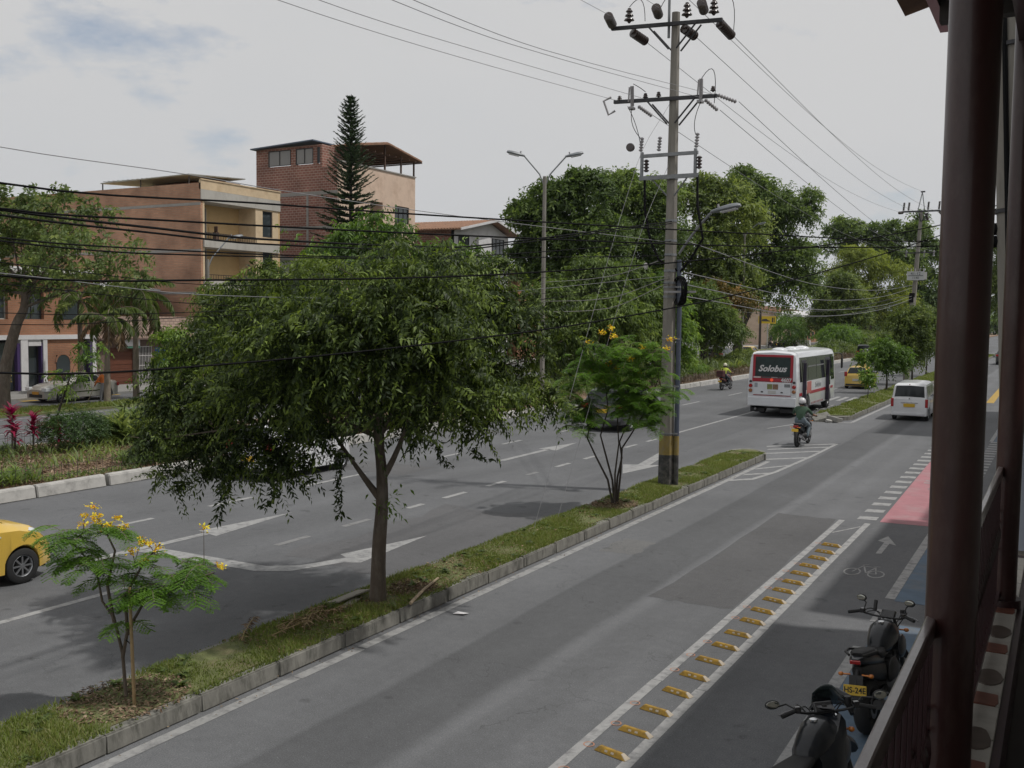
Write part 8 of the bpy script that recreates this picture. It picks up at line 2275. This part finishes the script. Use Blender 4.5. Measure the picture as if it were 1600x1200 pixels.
# ------------------------------------------------------------------ small things on the median and the road
st = thing('support_stake', 'pale bamboo stake standing beside the nearest feathery shrub', 'stake', (-8.56, 7.17, .2))
MB().tube([(0, 0, -.1), (-.03, .0, .6), (-.07, .01, 1.28)], [.019, .018, .016], 10).build('cane', M('bamboo_cane', (.36, .25, .13), rough=.6, var=.15, scale=8), st, smooth=60)
for z in (.25, .55, .85, 1.1): MB().lathe([(.02, -.006), (.0225, 0), (.02, .006)], org=(-.012 - .045 * z, .003, z), n=10).build('node', M('bamboo_node', (.25, .17, .09), rough=.7), st)
tag(MB().tube(bez((-8.78, 7.25, .86), (-8.68, 7.17, .90), (-8.58, 7.18, .84), 5), .006, 5).build('tie_cord', m_wire), 'dark cord tying the nearest shrub to its bamboo stake', 'cord')
tag(MB().tube([(-8.17, 11.75, .24), (-8.35, 12.35, .27), (-8.58, 13.1, .25)], [.024, .022, .018], 8).build('broken_stake', M('old_timber', (.36, .28, .19), rough=.8, var=.2, scale=10)), 'broken wooden stake lying across the grass right of the tree', 'stick')
m_board = M('weathered_board', (.27, .25, .21), rough=.85, var=.2, scale=9, stretch=(4, 1, 1))
tag(MB().obox((-9.10, 11.5, .27), (.26, .66, .022), (R(4), R(-12), R(-8))).build('wooden_board', m_board, bevel=.004), 'weathered wooden board lying against the foot of the big tree', 'board')
tag(MB().obox((-8.93, 11.3, .232), (.12, .52, .018), (R(2), R(5), R(14))).build('wooden_board', m_board, bevel=.004), 'narrow splintered board under the wider one by the tree foot', 'board')
DF = thing('dead_frond', 'dry brown fallen fronds and twigs on the grass before the big tree', 'fallen fronds', (-8.86, 10.2, .21))
g = np.random.default_rng(8)
for k in range(7):
    a = g.normal() * .4; o_ = g.normal(size=2) * [.13, .3]
    P = [(o_[0] + math.sin(a) * t * .9, o_[1] - .55 + math.cos(a) * t * 1.1, .04 + .10 * math.sin(3.0 * t) * g.random()) for t in np.linspace(0, 1, 6)]
    fr = MB().tube(P, [.010, .009, .008, .006, .005, .003], 5).build('frond', M('dead_stalk', (.27, .21, .10), rough=.85, var=.2), DF)
    m = 46; t = np.linspace(0, .999, m) * 5; i0 = t.astype(int); f = (t - i0)[:, None]; PA = np.array(P)
    qq = PA[i0] * (1 - f) + PA[i0 + 1] * f
    V, F, kk = leaf_arrays(qq, nrm(g.normal(size=(m, 3)) * [1, 1, .35] + [0, .4, -.1]), nrm(g.normal(size=(m, 3)) * .5 + [0, 0, 1]), .10 * (.6 + .8 * g.random(m)), np.full(m, .022), True, curl=.4)
    o = link('leaflets', np_mesh('leaflets', V, F, lf_dead, np.repeat(g.random(m), kk)), fr); o['kind'] = 'stuff'
pp = MB(); pp.add([(-7.78, 12.28, .012), (-7.60, 12.30, .03), (-7.58, 12.42, .014), (-7.76, 12.40, .02)], [(0, 1, 2, 3)])
o = pp.build('paper_scrap', m_wwall); sl_ = o.modifiers.new('solid', 'SOLIDIFY'); sl_.thickness = .002
tag(o, 'crumpled white paper scrap on the asphalt beside the edge line', 'paper')
q = random.Random(31)
chips('dry leaf litter scattered over the near median', [(-9.3, -8.25, 9.2, 14.5, .215), (-9.3, -8.25, 14.5, 31, .215)], 3200, 17, lf_dead, .055)
gl = random.Random(5)
chips('dry leaves and grit gathered along the median kerb', [(-8.18, -7.98, 5, 31, .006), (-9.6, -9.4, 5, 31, .006)], 420, 19, lf_dead, .035)
# rubble at the nose of the far median
RB = thing('concrete_rubble', 'broken tilted kerb slab lying at the nose of the far median', 'rubble', (-9.0, 45.3, 0))
MB().obox((-.35, -.15, .15), (.75, 1.1, .16), (R(6), R(-16), R(20))).build('slab', m_kerbd, RB, bevel=.03)
MB().obox((.25, -.3, .12), (.5, .7, .22), (R(-8), R(10), R(-12))).build('slab', m_conc, RB, bevel=.03)
MB().obox((.1, -.75, .07), (.25, .2, .12), (R(10), R(10), R(30))).build('chunk', m_kerbw, RB, bevel=.02)

# ------------------------------------------------------------------ thin air haze round the whole place
hz = MB().box(-12500, 6000, -1800, 6800, -12, 420).build('haze', None)
hz['kind'] = 'stuff'
hm_ = bpy.data.materials.new('haze'); hm_.use_nodes = True
t_ = hm_.node_tree
for n_ in list(t_.nodes): t_.nodes.remove(n_)
ho = t_.nodes.new('ShaderNodeOutputMaterial'); pv = t_.nodes.new('ShaderNodeVolumePrincipled')
pv.inputs['Color'].default_value = (.80, .88, 1.0, 1); pv.inputs['Density'].default_value = .00007; pv.inputs['Anisotropy'].default_value = .1
t_.links.new(pv.outputs['Volume'], ho.inputs['Volume'])
hz.data.materials.clear(); hz.data.materials.append(hm_)
